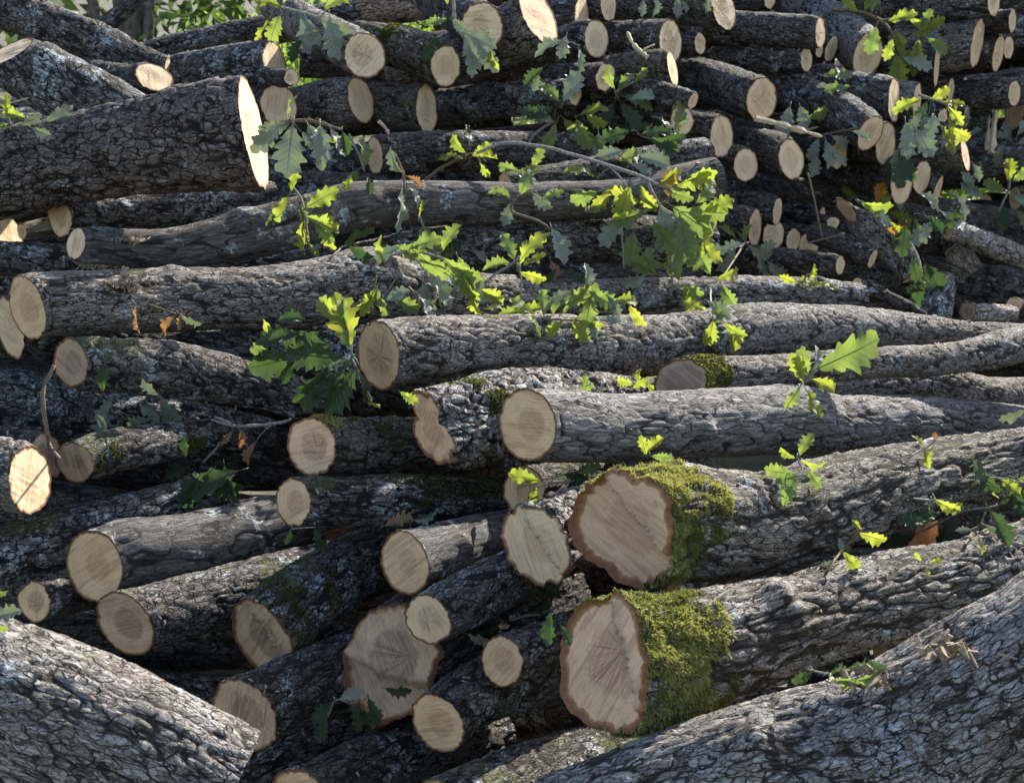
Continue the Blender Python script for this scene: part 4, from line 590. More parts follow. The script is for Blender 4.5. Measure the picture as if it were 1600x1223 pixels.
DEEP_LOGS = [
  ([[-0.4019, 6.1029, 1.8825, 0.1073], [0.6433, 6.2049, 2.0246, 0.1185], [1.7137, 6.3083, 2.1658, 0.0989]], None),
  ([[2.0051, 6.7763, 2.0205, 0.0996], [2.7094, 6.7107, 2.0622, 0.1021], [3.3981, 6.6477, 2.1088, 0.0877]], None),
  ([[-0.389, 6.3203, 1.9038, 0.0801], [0.7347, 6.4407, 1.8998, 0.0776], [1.903, 6.5555, 1.8457, 0.075]], 'dark log under the top edge behind the yellow leaves, top right'),
  ([[2.0071, 6.9743, 1.99, 0.125], [2.8535, 7.0071, 1.9235, 0.1377], [3.7116, 7.0341, 1.8258, 0.1141]], None),
  ([[-0.4169, 6.5401, 1.6641, 0.0902], [0.7955, 6.492, 1.7307, 0.0868], [1.9848, 6.4354, 1.752, 0.0796]], 'long dark log in the gap between the top row cut ends and the mossy block'),
  ([[2.0852, 6.7225, 1.7673, 0.0799], [3.1952, 6.8244, 1.7306, 0.081], [4.3424, 6.9249, 1.6696, 0.0744]], None),
  ([[-0.8243, 5.6929, 1.608, 0.0687], [0.2899, 5.7752, 1.5121, 0.0666], [1.4452, 5.8693, 1.4546, 0.0641]], 'dark log in the shade behind the cut ends catching the sun, upper left of centre'),
  ([[1.648, 6.5748, 1.4094, 0.0793], [2.666, 6.5749, 1.5588, 0.0863], [3.6744, 6.566, 1.6637, 0.0707]], None),
  ([[-2.0888, 5.3962, 1.3443, 0.0769], [-1.0345, 5.3527, 1.3855, 0.0812], [-0.0003, 5.3105, 1.4287, 0.0678]], 'dark log seen behind the hanging grey leaves beside the glaring cut end'),
  ([[2.5978, 6.7285, 1.507, 0.095], [3.8735, 6.6925, 1.3555, 0.0947], [5.1477, 6.6578, 1.2104, 0.0854]], None),
  ([[-2.2104, 4.7755, 1.3449, 0.0786], [-1.7135, 4.9069, 1.2809, 0.0775], [-1.186, 5.0404, 1.1771, 0.0751]], None),
  ([[-1.0863, 4.8443, 1.2841, 0.0659], [-0.4071, 4.8571, 1.2491, 0.0674], [0.2777, 4.8771, 1.247, 0.0598]], 'shaded log directly above the long smooth grey log, left of centre'),
  ([[0.3059, 6.1197, 1.2029, 0.0753], [1.5008, 6.2049, 1.1787, 0.0741], [2.7311, 6.302, 1.1983, 0.0698]], 'dark log at the back of the hollow below the upright splintered stick'),
  ([[-1.8811, 4.5005, 1.1449, 0.0723], [-1.0687, 4.4984, 1.1767, 0.0777], [-0.2595, 4.4892, 1.1752, 0.0649]], 'dark log in the gap between the thick plated log and the long smooth one'),
  ([[-0.2938, 5.8434, 1.213, 0.1282], [0.8886, 5.8999, 1.0568, 0.1332], [2.1075, 5.9569, 0.8899, 0.119]], 'long shaded log behind the slim sloping log at right'),
  ([[2.4559, 6.8036, 0.8984, 0.1259], [3.4103, 6.9628, 0.9826, 0.1411], [4.4042, 7.1245, 1.0521, 0.118]], None),
  ([[-1.853, 4.2825, 1.0204, 0.0687], [-1.2736, 4.2938, 1.0432, 0.0743], [-0.6926, 4.3106, 1.0917, 0.062]], None),
  ([[-0.7812, 5.5239, 0.9747, 0.1154], [0.2125, 5.5936, 0.9063, 0.1176], [1.2364, 5.6718, 0.8671, 0.107]], 'dark log in the hole under the row of three pale ends'),
  ([[1.5273, 6.9942, 0.8334, 0.1503], [2.6032, 7.0563, 0.7865, 0.1658], [3.7012, 7.1131, 0.7077, 0.138]], None),
  ([[-1.914, 4.0058, 1.0042, 0.0697], [-1.3063, 4.0689, 0.9671, 0.076], [-0.6772, 4.1336, 0.9254, 0.0649]], None),
  ([[-0.6583, 4.5879, 0.9393, 0.0945], [-0.0307, 4.6872, 0.8674, 0.097], [0.6282, 4.7981, 0.8255, 0.0893]], 'dark log in the gap behind the log end stub and its yellow leaves'),
  ([[0.9751, 6.3976, 0.8002, 0.1486], [2.0575, 6.3307, 0.667, 0.1521], [3.1272, 6.265, 0.5379, 0.1322]], 'dark log behind the upright grey stump at right'),
  ([[-1.4846, 3.7341, 0.8819, 0.079], [-0.9429, 3.8215, 0.8215, 0.0791], [-0.3723, 3.9175, 0.7773, 0.0749]], 'dark log glimpsed just under the long rough log, left of the backlit leaf'),
  ([[-0.3884, 4.6983, 0.7061, 0.0891], [0.4219, 4.7739, 0.6501, 0.0948], [1.2618, 4.8582, 0.6206, 0.0831]], None),
  ([[1.6644, 6.6307, 0.3734, 0.1268], [2.4779, 6.6933, 0.3497, 0.1348], [3.3076, 6.7487, 0.2848, 0.1164]], None),
  ([[-1.5561, 3.4884, 0.688, 0.0564], [-1.1017, 3.4683, 0.7463, 0.0546], [-0.6552, 3.4457, 0.79, 0.0498]], None),
  ([[-0.7023, 3.5405, 0.7405, 0.0666], [-0.1707, 3.6572, 0.6939, 0.0678], [0.3985, 3.7837, 0.6515, 0.0641]], 'dark log in the shade between the cracked cut end and the mossy stubby log'),
  ([[1.3274, 3.4994, 0.7399, 0.0575], [1.9847, 3.6314, 0.7099, 0.0619], [2.6936, 3.7709, 0.6645, 0.0559]], None),
  ([[-1.5632, 3.4393, 0.5653, 0.0912], [-0.923, 3.4967, 0.5892, 0.0962], [-0.2642, 3.5498, 0.5861, 0.0845]], 'dark log in the deep gap above the clean ringed smooth grey log, behind green leaves'),
  ([[1.3142, 3.5068, 0.5942, 0.0744], [1.9176, 3.5205, 0.5526, 0.0753], [2.5283, 3.5407, 0.5407, 0.0677]], None),
  ([[-1.5001, 3.2094, 0.5924, 0.0764], [-0.8313, 3.1725, 0.499, 0.0791], [-0.1692, 3.1422, 0.4353, 0.0681]], 'dark log under the pale oval cut end at the left edge'),
  ([[-0.0848, 3.2437, 0.4652, 0.079], [0.4272, 3.2353, 0.4765, 0.0807], [0.9359, 3.2343, 0.5222, 0.0707]], 'dark log seen behind dark leaves between the two rough logs, nearer the mossy butt'),
  ([[0.9981, 3.3437, 0.4547, 0.0887], [1.4373, 3.4499, 0.4366, 0.0975], [1.9045, 3.5594, 0.4012, 0.0849]], 'dark log under the heap of dark green leaves at the right edge'),
  ([[-1.406, 3.1203, 0.4194, 0.0937], [-0.9712, 3.0766, 0.4092, 0.0916], [-0.547, 3.0302, 0.3822, 0.0823]], 'dark log behind the small round cut end at the far left, low down'),
  ([[-0.4909, 3.2267, 0.3429, 0.0859], [-0.0474, 3.3116, 0.3101, 0.0917], [0.4202, 3.4034, 0.2865, 0.0815]], 'dark log in the slit between the two mossy butts'),
  ([[0.3644, 3.0764, 0.4056, 0.0718], [0.954, 3.118, 0.3912, 0.0723], [1.5598, 3.1582, 0.3649, 0.0663]], 'dark log in the long shadow gap between the two mossy topped logs at right'),
  ([[-1.4692, 3.0952, 0.1647, 0.083], [-0.9191, 3.2319, 0.1996, 0.0877], [-0.3252, 3.375, 0.2188, 0.0806]], 'dark log in the black gap under the leaf shaped and long oval cut ends'),
  ([[-0.2158, 2.9872, 0.3301, 0.061], [0.2868, 3.057, 0.2634, 0.0649], [0.8162, 3.1295, 0.1882, 0.0578]], 'dark log behind dark leaves above the pale bottom right log, left part'),
  ([[0.8184, 2.976, 0.2774, 0.0898], [1.2806, 2.9507, 0.3077, 0.0958], [1.7338, 2.9243, 0.3304, 0.0792]], 'dark log behind dark leaves above the pale bottom right log, right part'),
  ([[-1.2428, 2.884, 0.2099, 0.0852], [-0.938, 2.9716, 0.1531, 0.0873], [-0.6134, 3.0639, 0.0879, 0.0817]], 'dark log in the black gap above the half hidden bottom cut end'),
  ([[-0.5024, 2.8812, 0.1969, 0.074], [-0.1431, 2.842, 0.2095, 0.073], [0.2068, 2.8038, 0.2217, 0.0649]], 'dark log under the neat oval cut end, left of the lowest mossy butt'),
  ([[0.253, 2.9085, 0.1327, 0.062], [0.8462, 2.9828, 0.1337, 0.0678], [1.4676, 3.0655, 0.1567, 0.0585]], None),
  ([[0.8116, 2.7871, 0.1197, 0.0752], [1.1425, 2.8003, 0.0759, 0.0735], [1.4783, 2.8188, 0.056, 0.0687]], None),
  ([[-0.7514, 6.6211, 2.1079, 0.0897], [0.3199, 6.5758, 2.0387, 0.087], [1.3811, 6.5374, 2.0006, 0.08]], None),
  ([[1.4548, 7.157, 2.0799, 0.0877], [2.3103, 7.1496, 2.0683, 0.088], [3.1646, 7.1568, 2.1254, 0.0788]], None),
  ([[-0.6261, 6.4551, 1.9695, 0.1032], [0.1582, 6.5794, 1.874, 0.1071], [0.979, 6.7132, 1.7942, 0.0972]], None),
  ([[0.9708, 7.0871, 1.8954, 0.1184], [1.7426, 7.2479, 1.9559, 0.1248], [2.5476, 7.4007, 1.9502, 0.1112]], None),
  ([[2.5379, 7.1501, 1.8071, 0.089], [3.5518, 7.3045, 1.8966, 0.0929], [4.6058, 7.4789, 2.0503, 0.0833]], None),
  ([[0.0704, 6.135, 1.7783, 0.0742], [0.7049, 6.1378, 1.7173, 0.0763], [1.3427, 6.1322, 1.6155, 0.0671]], None),
  ([[1.6629, 7.2702, 1.6507, 0.1011], [2.4606, 7.3481, 1.733, 0.1109], [3.2718, 7.4287, 1.823, 0.0925]], None),
  ([[2.8163, 7.0259, 1.6075, 0.0877], [3.701, 6.9593, 1.5164, 0.0869], [4.5739, 6.9035, 1.4722, 0.0779]], None),
  ([[-2.448, 5.4789, 1.3968, 0.0808], [-1.8854, 5.5622, 1.3973, 0.0787], [-1.3054, 5.6418, 1.3679, 0.075]], None),
  ([[-1.3785, 5.7765, 1.354, 0.0801], [-0.6878, 5.7823, 1.402, 0.081], [0.0018, 5.7778, 1.4019, 0.0719]], None),
  ([[0.1209, 6.6963, 1.4024, 0.1186], [1.1603, 6.708, 1.3401, 0.1233], [2.2075, 6.7275, 1.3137, 0.1075]], 'dark log at the level of the splintered stick, far right'),
  ([[2.4243, 6.987, 1.4244, 0.1262], [3.6278, 7.0766, 1.3357, 0.1269], [4.8691, 7.1753, 1.2741, 0.1172]], None),
  ([[-2.3977, 5.2073, 1.2124, 0.0687], [-1.8196, 5.1509, 1.2421, 0.0674], [-1.2551, 5.0997, 1.2898, 0.0604]], None),
  ([[-1.1993, 5.2341, 1.1458, 0.0645], [-0.389, 5.3775, 1.2617, 0.0662], [0.4584, 5.5176, 1.3404, 0.0607]], 'dark log behind the green leaf cluster above the pale arching twig'),
  ([[0.712, 6.5712, 1.1623, 0.0893], [1.7526, 6.5036, 1.1959, 0.0882], [2.7701, 6.4337, 1.2102, 0.0786]], 'dark log just under the slim pair of cut ends, near the right edge'),
  ([[3.2125, 7.2246, 1.0032, 0.1215], [4.5917, 7.3399, 1.1438, 0.12], [6.0035, 7.4591, 1.2924, 0.112]], None),
  ([[-2.0828, 5.3285, 1.048, 0.0863], [-1.1233, 5.3565, 1.0712, 0.0883], [-0.1557, 5.3947, 1.1416, 0.0783]], None),
  ([[2.6311, 7.4651, 1.0768, 0.1162], [3.7097, 7.4767, 0.9719, 0.121], [4.7983, 7.4731, 0.7924, 0.1055]], None),
  ([[-2.0222, 4.5705, 0.9806, 0.0803], [-1.488, 4.6718, 1.0141, 0.0822], [-0.9318, 4.7786, 1.0553, 0.0753]], None),
  ([[-0.9591, 4.9193, 1.0822, 0.0848], [-0.2924, 4.9602, 0.9692, 0.0926], [0.3918, 5.0094, 0.8895, 0.0783]], 'dark log in the slit between the long smooth log and the burl'),
  ([[2.4776, 7.4976, 0.8447, 0.1264], [3.9762, 7.593, 0.7298, 0.1351], [5.5228, 7.6856, 0.5825, 0.1173]], None),
  ([[-1.7783, 4.3679, 0.9282, 0.0675], [-1.1697, 4.3791, 0.9206, 0.0662], [-0.5575, 4.392, 0.921, 0.0611]], None),
  ([[-0.6007, 4.8215, 0.8499, 0.0865], [-0.0965, 4.8399, 0.8654, 0.0916], [0.4108, 4.8579, 0.8785, 0.0783]], None),
  ([[0.735, 6.628, 0.6956, 0.1515], [1.9879, 6.7143, 0.6054, 0.1586], [3.2802, 6.8084, 0.5371, 0.1407]], None),
  ([[-1.7413, 4.0433, 0.7496, 0.0803], [-1.0436, 4.061, 0.8084, 0.0774], [-0.3441, 4.0709, 0.8306, 0.0724]], None),
  ([[-0.3659, 5.0272, 0.5703, 0.1078], [0.5536, 5.1158, 0.5804, 0.1086], [1.5042, 5.2178, 0.6386, 0.1003]], None),
  ([[1.9622, 6.9823, 0.4407, 0.1461], [3.2649, 7.0532, 0.2346, 0.1563], [4.6093, 7.1386, 0.0832, 0.1357]], None),
  ([[-1.6505, 3.8313, 0.7138, 0.0762], [-1.1858, 3.8682, 0.6628, 0.0845], [-0.71, 3.9015, 0.5884, 0.0702]], 'dark log in the slit under the pale narrow cut end at the left edge'),
  ([[-0.7109, 4.0273, 0.5778, 0.0763], [-0.3002, 4.1564, 0.5809, 0.0853], [0.1362, 4.297, 0.5984, 0.0729]], None),
  ([[-1.5376, 3.6493, 0.5433, 0.0745], [-1.095, 3.7287, 0.4992, 0.0824], [-0.6315, 3.8176, 0.4805, 0.0702]], None),
  ([[-0.6574, 4.146, 0.4751, 0.1045], [-0.042, 4.1917, 0.4004, 0.1051], [0.5911, 4.235, 0.3052, 0.0967]], None),
  ([[1.5104, 3.6737, 0.5616, 0.0972], [2.141, 3.6976, 0.5118, 0.0941], [2.7828, 3.7259, 0.4798, 0.0891]], None),
  ([[-1.4376, 3.5314, 0.4238, 0.102], [-0.9672, 3.6005, 0.3634, 0.1026], [-0.4758, 3.6798, 0.3351, 0.0959]], None),
  ([[-0.3733, 3.4792, 0.3705, 0.0733], [0.1687, 3.452, 0.4415, 0.0698], [0.6986, 3.4201, 0.4851, 0.0645]], None),
  ([[0.7709, 3.5329, 0.4308, 0.0986], [1.2093, 3.6048, 0.3667, 0.1079], [1.6679, 3.6852, 0.3255, 0.0928]], None),
  ([[-1.574, 3.8106, 0.06, 0.1164], [-0.9049, 3.8021, 0.1585, 0.1109], [-0.2453, 3.7867, 0.2223, 0.1032]], None),
  ([[-0.2148, 3.5677, 0.2639, 0.0975], [0.3428, 3.6077, 0.2279, 0.0997], [0.9145, 3.6417, 0.1572, 0.0899]], None),
  ([[0.9719, 3.8036, 0.1231, 0.1009], [1.4739, 3.9351, 0.0843, 0.1068], [2.0115, 4.0796, 0.0592, 0.0972]], None),
  ([[-1.7292, 3.4515, 0.0611, 0.0971], [-1.0757, 3.4668, 0.1108, 0.0994], [-0.4206, 3.4759, 0.1308, 0.0876]], None),
  ([[1.0976, 3.4124, 0.1658, 0.0815], [1.5805, 3.421, 0.1124, 0.0784], [2.0686, 3.4301, 0.0599, 0.0741]], None),
  ([[-0.4611, 7.2953, 2.0332, 0.1197], [0.809, 7.3205, 2.0924, 0.1252], [2.0837, 7.3564, 2.2009, 0.1081]], None),
  ([[2.2664, 7.6506, 2.2379, 0.1022], [3.1756, 7.5946, 2.1442, 0.1103], [4.076, 7.537, 2.042, 0.0911]], None),
  ([[0.6604, 7.4999, 1.9703, 0.0905], [2.0492, 7.5632, 1.9702, 0.0965], [3.4621, 7.6151, 1.9106, 0.0828]], None),
  ([[-0.4103, 6.7411, 1.5845, 0.0844], [0.7244, 6.897, 1.7244, 0.0901], [1.9024, 7.0576, 1.864, 0.0789]], None),
  ([[2.2198, 7.7468, 1.825, 0.1232], [3.0262, 7.7197, 1.7779, 0.1307], [3.8289, 7.6798, 1.6711, 0.1104]], None),
  ([[1.302, 7.5582, 1.4664, 0.136], [2.231, 7.522, 1.5744, 0.1353], [3.1457, 7.4733, 1.6174, 0.1205]], None),
  ([[3.325, 7.7453, 1.4329, 0.1249], [4.6188, 7.8559, 1.5737, 0.1292], [5.9395, 7.956, 1.6582, 0.1148]], None),
  ([[2.0555, 7.3481, 1.1994, 0.1025], [3.4611, 7.5083, 1.3602, 0.1047], [4.915, 7.6655, 1.4885, 0.0955]], None),
  ([[1.9862, 7.6523, 1.1879, 0.1112], [3.5015, 7.6536, 1.1129, 0.1102], [5.0236, 7.6625, 1.0734, 0.1005]], None),
  ([[2.8585, 7.7612, 0.9304, 0.1196], [3.8354, 7.8013, 0.9276, 0.1162], [4.8226, 7.8346, 0.8901, 0.1088]], None),
  ([[0.9983, 7.6306, 0.6846, 0.1503], [2.581, 7.7815, 0.715, 0.1581], [4.2235, 7.9299, 0.7085, 0.1404]], None),
  ([[1.3121, 7.2455, 0.412, 0.1432], [2.6638, 7.3106, 0.5752, 0.1569], [4.0265, 7.3613, 0.6701, 0.13]], None),
  ([[-0.4186, 5.4498, 0.5382, 0.0961], [0.5535, 5.4038, 0.5389, 0.0992], [1.5099, 5.3648, 0.5693, 0.0851]], None),
  ([[2.0658, 7.353, 0.0682, 0.1588], [3.3345, 7.3376, 0.1754, 0.1533], [4.5905, 7.3387, 0.3595, 0.1415]], None),
]
SPRIGS = [
  ('star of five bright yellow green leaves on a bare twig above the long smooth log', [[[-0.2722, 4.4227, 1.2224, 0.0059], [-0.217, 4.4313, 1.263, 0.0059], [-0.142, 4.4391, 1.2996, 0.0049], [-0.1085, 4.4403, 1.3054, 0.0039]], [[-0.1085, 4.4403, 1.3054, 0.0039], [-0.0947, 4.4313, 1.263, 0.003]]], [[[-0.1435, 4.4261, 1.306], [-0.6815, 0.0825, 0.7272], [-0.3234, -0.9253, -0.1981], 0.0691, 'y'], [[-0.149, 4.4088, 1.2932], [-0.9751, 0.1265, 0.1824], [0.0859, -0.5426, 0.8356], 0.082, 'y'], [[-0.1236, 4.4137, 1.2969], [0.8374, 0.1441, 0.5272], [0.1804, -0.9834, -0.0177], 0.0701, 'y'], [[-0.1021, 4.418, 1.2948], [0.999, -0.02, -0.039], [0.0266, -0.4306, 0.9022], 0.0574, 'y'], [[-0.1025, 4.4328, 1.2785], [0.5618, -0.3978, -0.7254], [-0.6743, -0.7282, -0.1228], 0.0586, 'y'], [[-0.1278, 4.4277, 1.3098], [-0.1136, 0.3154, 0.9421], [0.8539, -0.4537, 0.2549], 0.0866, 'd']]),
  ('long pale arching twig reaching right into the yellow leaf cluster on the smooth log', [[[-0.1, 4.0937, 1.3206, 0.0045], [-0.0273, 4.0998, 1.3491, 0.0055], [0.0727, 4.0983, 1.3419, 0.0055], [0.1819, 4.0926, 1.3153, 0.0055], [0.2819, 4.0862, 1.285, 0.0055], [0.3637, 4.0805, 1.2583, 0.0055], [0.4183, 4.0748, 1.2316, 0.0045], [0.4729, 4.071, 1.2139, 0.0036]], [[0.2819, 4.0854, 1.2815, 0.0036], [0.3183, 4.0767, 1.2405, 0.0029], [0.3365, 4.071, 1.2139, 0.0027]]], [[[0.3346, 4.0535, 1.2366], [-0.3404, -0.2903, -0.8943], [0.2247, -0.9487, 0.2224], 0.1083, 'y'], [[0.2881, 4.0347, 1.2343], [-0.6948, -0.1109, -0.7106], [0.4587, -0.8293, -0.3191], 0.0854, 'y'], [[0.3635, 4.0725, 1.2318], [0.4601, -0.1143, -0.8805], [-0.3122, -0.9492, -0.0399], 0.0845, 'y'], [[0.2414, 4.0034, 1.2186], [-0.9412, 0.0467, -0.3345], [0.0601, -0.9514, -0.302], 0.0813, 'g'], [[0.4167, 4.0599, 1.2362], [0.8516, 0.2837, 0.4408], [0.3527, -0.9322, -0.0813], 0.0797, 'y'], [[0.4608, 4.0482, 1.2298], [0.9117, -0.1185, 0.3933], [0.0663, -0.9026, -0.4254], 0.1058, 'y'], [[0.4338, 4.0473, 1.2227], [0.8756, -0.3509, -0.3321], [-0.3426, -0.9356, 0.0852], 0.0767, 'g'], [[0.5023, 4.0539, 1.2599], [0.9663, -0.2227, 0.1289], [-0.1142, -0.8201, -0.5607], 0.0758, 'y'], [[0.235, 4.0561, 1.2598], [-0.8821, -0.1814, 0.4347], [0.4683, -0.4363, 0.7683], 0.084, 'y']]),
  ('dense cluster of yellow and grey oak leaves over the end of the smooth log', [[[0.3844, 4.1054, 1.2478, 0.0055], [0.421, 4.0902, 1.1762, 0.0055], [0.4796, 4.0806, 1.1314, 0.0046], [0.5217, 4.0654, 1.0598, 0.0037]], [[0.421, 4.0902, 1.1762, 0.0046], [0.3661, 4.0856, 1.1547, 0.0037], [0.2929, 4.0883, 1.1672, 0.0029]], [[0.3387, 4.0902, 1.1762, 0.0037], [0.3149, 4.0806, 1.1314, 0.0037], [0.3204, 4.0521, 0.9971, 0.0024]]], [[[0.42, 4.0804, 1.1769], [0.3613, -0.0132, -0.9323], [-0.0418, -0.9991, -0.0021], 0.1183, 's'], [[0.4568, 4.0818, 1.1732], [0.8082, -0.2484, -0.534], [-0.2672, -0.9627, 0.0435], 0.136, 'g'], [[0.4754, 4.0487, 1.1524], [0.1725, -0.421, -0.8905], [0.1639, -0.8792, 0.4474], 0.1533, 'g'], [[0.5204, 4.0642, 1.1056], [-0.3587, -0.4734, -0.8045], [0.463, -0.8386, 0.287], 0.09, 'y'], [[0.5018, 4.0729, 1.1594], [0.9928, -0.1117, -0.0434], [-0.1173, -0.98, -0.1607], 0.1113, 'g'], [[0.545, 4.055, 1.1609], [0.9065, -0.1648, 0.3888], [-0.2175, -0.9714, 0.0955], 0.0864, 'y'], [[0.3365, 4.0589, 1.1569], [-0.6817, 0.0131, -0.7315], [-0.3659, -0.872, 0.3253], 0.1281, 's'], [[0.383, 4.0711, 1.1595], [-0.8945, -0.3472, -0.2817], [0.4145, -0.8802, -0.2311], 0.1094, 'g'], [[0.4932, 4.0611, 1.084], [0.5338, -0.0743, -0.8423], [-0.2647, -0.9607, -0.0831], 0.106, 'g'], [[0.4766, 4.0395, 1.0626], [-0.3867, -0.4729, -0.7917], [-0.1575, -0.812, 0.562], 0.0862, 'y'], [[0.5189, 4.0433, 1.0622], [0.8837, -0.2767, -0.3774], [-0.1347, -0.9227, 0.3613], 0.0837, 'y'], [[0.4018, 4.0709, 1.1323], [0.559, -0.273, -0.7829], [-0.401, -0.9155, 0.033], 0.1118, 'g'], [[0.2711, 4.0355, 1.1715], [-0.9532, -0.291, -0.0825], [0.0835, -0.5153, 0.853], 0.0689, 'g'], [[0.3627, 4.0529, 1.1827], [-0.9115, 0.1148, 0.395], [-0.2457, -0.9221, -0.2989], 0.0883, 'y'], [[0.5271, 4.0903, 1.1798], [0.7063, 0.2896, 0.646], [0.4441, -0.8919, -0.0857], 0.0963, 'g'], [[0.537, 4.0577, 1.1335], [0.4093, -0.2715, -0.8711], [0.5452, -0.6927, 0.4721], 0.0901, 'y'], [[0.3476, 4.0722, 1.1048], [-0.1564, -0.2536, -0.9546], [-0.2517, -0.9243, 0.2868], 0.0994, 'g'], [[0.4457, 4.0685, 1.196], [0.1241, 0.2896, 0.9491], [-0.5404, -0.7824, 0.3094], 0.0827, 'b']]),
  ('big shaded grey green leaves seen from below, hanging left of the glaring cut end', [[[-0.5894, 3.4154, 1.4145, 0.003], [-0.529, 3.4176, 1.4248, 0.0045], [-0.4685, 3.4176, 1.4248, 0.0045], [-0.4005, 3.4136, 1.4056, 0.003]]], [[[-0.5389, 3.3841, 1.4226], [-0.6795, -0.2676, -0.6831], [0.2744, -0.9562, 0.1016], 0.0914, 's'], [[-0.5151, 3.4053, 1.4221], [-0.1132, -0.2354, -0.9653], [0.1092, -0.9686, 0.2234], 0.1272, 's'], [[-0.4798, 3.3902, 1.4225], [0.4366, -0.1374, -0.8891], [0.2041, -0.9474, 0.2466], 0.0889, 's'], [[-0.45, 3.3911, 1.421], [0.0715, -0.4828, -0.8728], [0.0965, -0.8676, 0.4878], 0.1022, 's'], [[-0.4299, 3.4081, 1.4132], [0.4963, -0.147, -0.8556], [0.6257, -0.6226, 0.4699], 0.0769, 's'], [[-0.521, 3.4142, 1.4219], [-0.9401, -0.2374, -0.2447], [0.3112, -0.8908, -0.3313], 0.0739, 's'], [[-0.4958, 3.3928, 1.4032], [0.7015, -0.2505, -0.6672], [-0.3964, -0.9152, -0.0732], 0.0699, 's'], [[-0.399, 3.3998, 1.403], [0.1965, -0.1121, -0.9741], [0.2539, -0.9537, 0.161], 0.0546, 'd'], [[-0.5292, 3.3998, 1.4252], [0.1944, 0.0313, 0.9804], [-0.9188, -0.3442, 0.1932], 0.0725, 'g']]),
  ('upright sprig of backlit yellow green leaves left of the smooth log burl', [[[-0.5339, 3.6957, 1.1662, 0.0041], [-0.5471, 3.7077, 1.2229, 0.0041], [-0.572, 3.7146, 1.2554, 0.0033]], [[-0.5339, 3.6957, 1.1662, 0.0033], [-0.5272, 3.6836, 1.1094, 0.0027]]], [[[-0.5685, 3.6883, 1.2408], [0.1849, 0.3675, 0.9114], [-0.4378, -0.7995, 0.4112], 0.0678, 'y'], [[-0.5756, 3.7006, 1.2317], [-0.4957, -0.3956, -0.7731], [-0.3307, -0.7372, 0.5893], 0.0738, 'y'], [[-0.5589, 3.6948, 1.2108], [0.4958, -0.0707, -0.8655], [0.6519, -0.6282, 0.4247], 0.0617, 'g'], [[-0.537, 3.7016, 1.1987], [0.8597, 0.2289, 0.4567], [0.1462, -0.9668, 0.2094], 0.097, 'y'], [[-0.5324, 3.6882, 1.1784], [0.9092, -0.0016, -0.4165], [0.1972, -0.8791, 0.4339], 0.0909, 'y'], [[-0.5404, 3.6949, 1.1662], [-0.096, -0.1024, -0.9901], [-0.614, -0.7768, 0.1399], 0.0749, 'y'], [[-0.5112, 3.6755, 1.168], [0.6979, -0.2489, -0.6715], [-0.421, -0.9011, -0.1035], 0.0776, 'g'], [[-0.5228, 3.6529, 1.1127], [0.5545, -0.1471, -0.8191], [0.2018, -0.9311, 0.3038], 0.0434, 'g'], [[-0.5968, 3.7005, 1.1905], [-0.8941, -0.1792, -0.4106], [-0.3412, -0.3213, 0.8833], 0.0513, 'g'], [[-0.4876, 3.6822, 1.1559], [0.2967, -0.1657, -0.9405], [-0.4688, -0.8832, 0.0077], 0.067, 'y']]),
  ('single long green leaf pointing up to the right over the dark gap by the burl', [[[-0.4301, 3.4065, 1.1081, 0.0024], [-0.4571, 3.8309, 1.0852, 0.0028]]], [[[-0.4592, 3.8184, 1.0814], [0.8154, 0.2024, 0.5423], [-0.4134, -0.4521, 0.7904], 0.1028, 'g'], [[-0.3898, 3.3943, 1.1324], [0.8744, -0.3465, -0.3396], [-0.439, -0.863, -0.2498], 0.0677, 'd']]),
  ('withered grey leaf hanging down across the long smooth log', [[[-0.3142, 3.8651, 1.3306, 0.0027], [-0.2919, 3.8544, 1.2802, 0.0034], [-0.2885, 3.8437, 1.2298, 0.0034]]], [[[-0.291, 3.8423, 1.2775], [-0.6413, 0.123, 0.7574], [-0.5255, -0.7897, -0.3166], 0.0786, 's'], [[-0.2943, 3.8332, 1.2476], [-0.0466, -0.1996, -0.9788], [0.9648, -0.2629, 0.0077], 0.1257, 's'], [[-0.2734, 3.8271, 1.2446], [0.556, -0.1289, -0.8211], [0.7319, -0.3922, 0.5572], 0.0554, 's'], [[-0.2812, 3.823, 1.2736], [0.8255, -0.1702, -0.5381], [0.2737, -0.7131, 0.6454], 0.0462, 'b']]),
  ('small leaves on a hanging twig left of the star of yellow leaves', [[[-0.4924, 4.3584, 1.3662, 0.0035], [-0.4634, 4.3463, 1.3095, 0.0035], [-0.4441, 4.3343, 1.2529, 0.0031]]], [[[-0.4391, 4.2883, 1.2706], [0.0875, 0.0516, 0.9948], [0.6945, -0.7191, -0.0238], 0.08, 'g'], [[-0.4613, 4.3161, 1.2634], [-0.4892, -0.2604, -0.8324], [-0.0355, -0.9477, 0.3173], 0.0571, 'g'], [[-0.3829, 3.8178, 1.2739], [0.1644, -0.4402, -0.8827], [0.3938, -0.7912, 0.4679], 0.0485, 'd'], [[-0.428, 3.8417, 1.2776], [-0.4108, -0.2534, -0.8758], [0.7395, -0.6545, -0.1575], 0.0552, 'y']]),
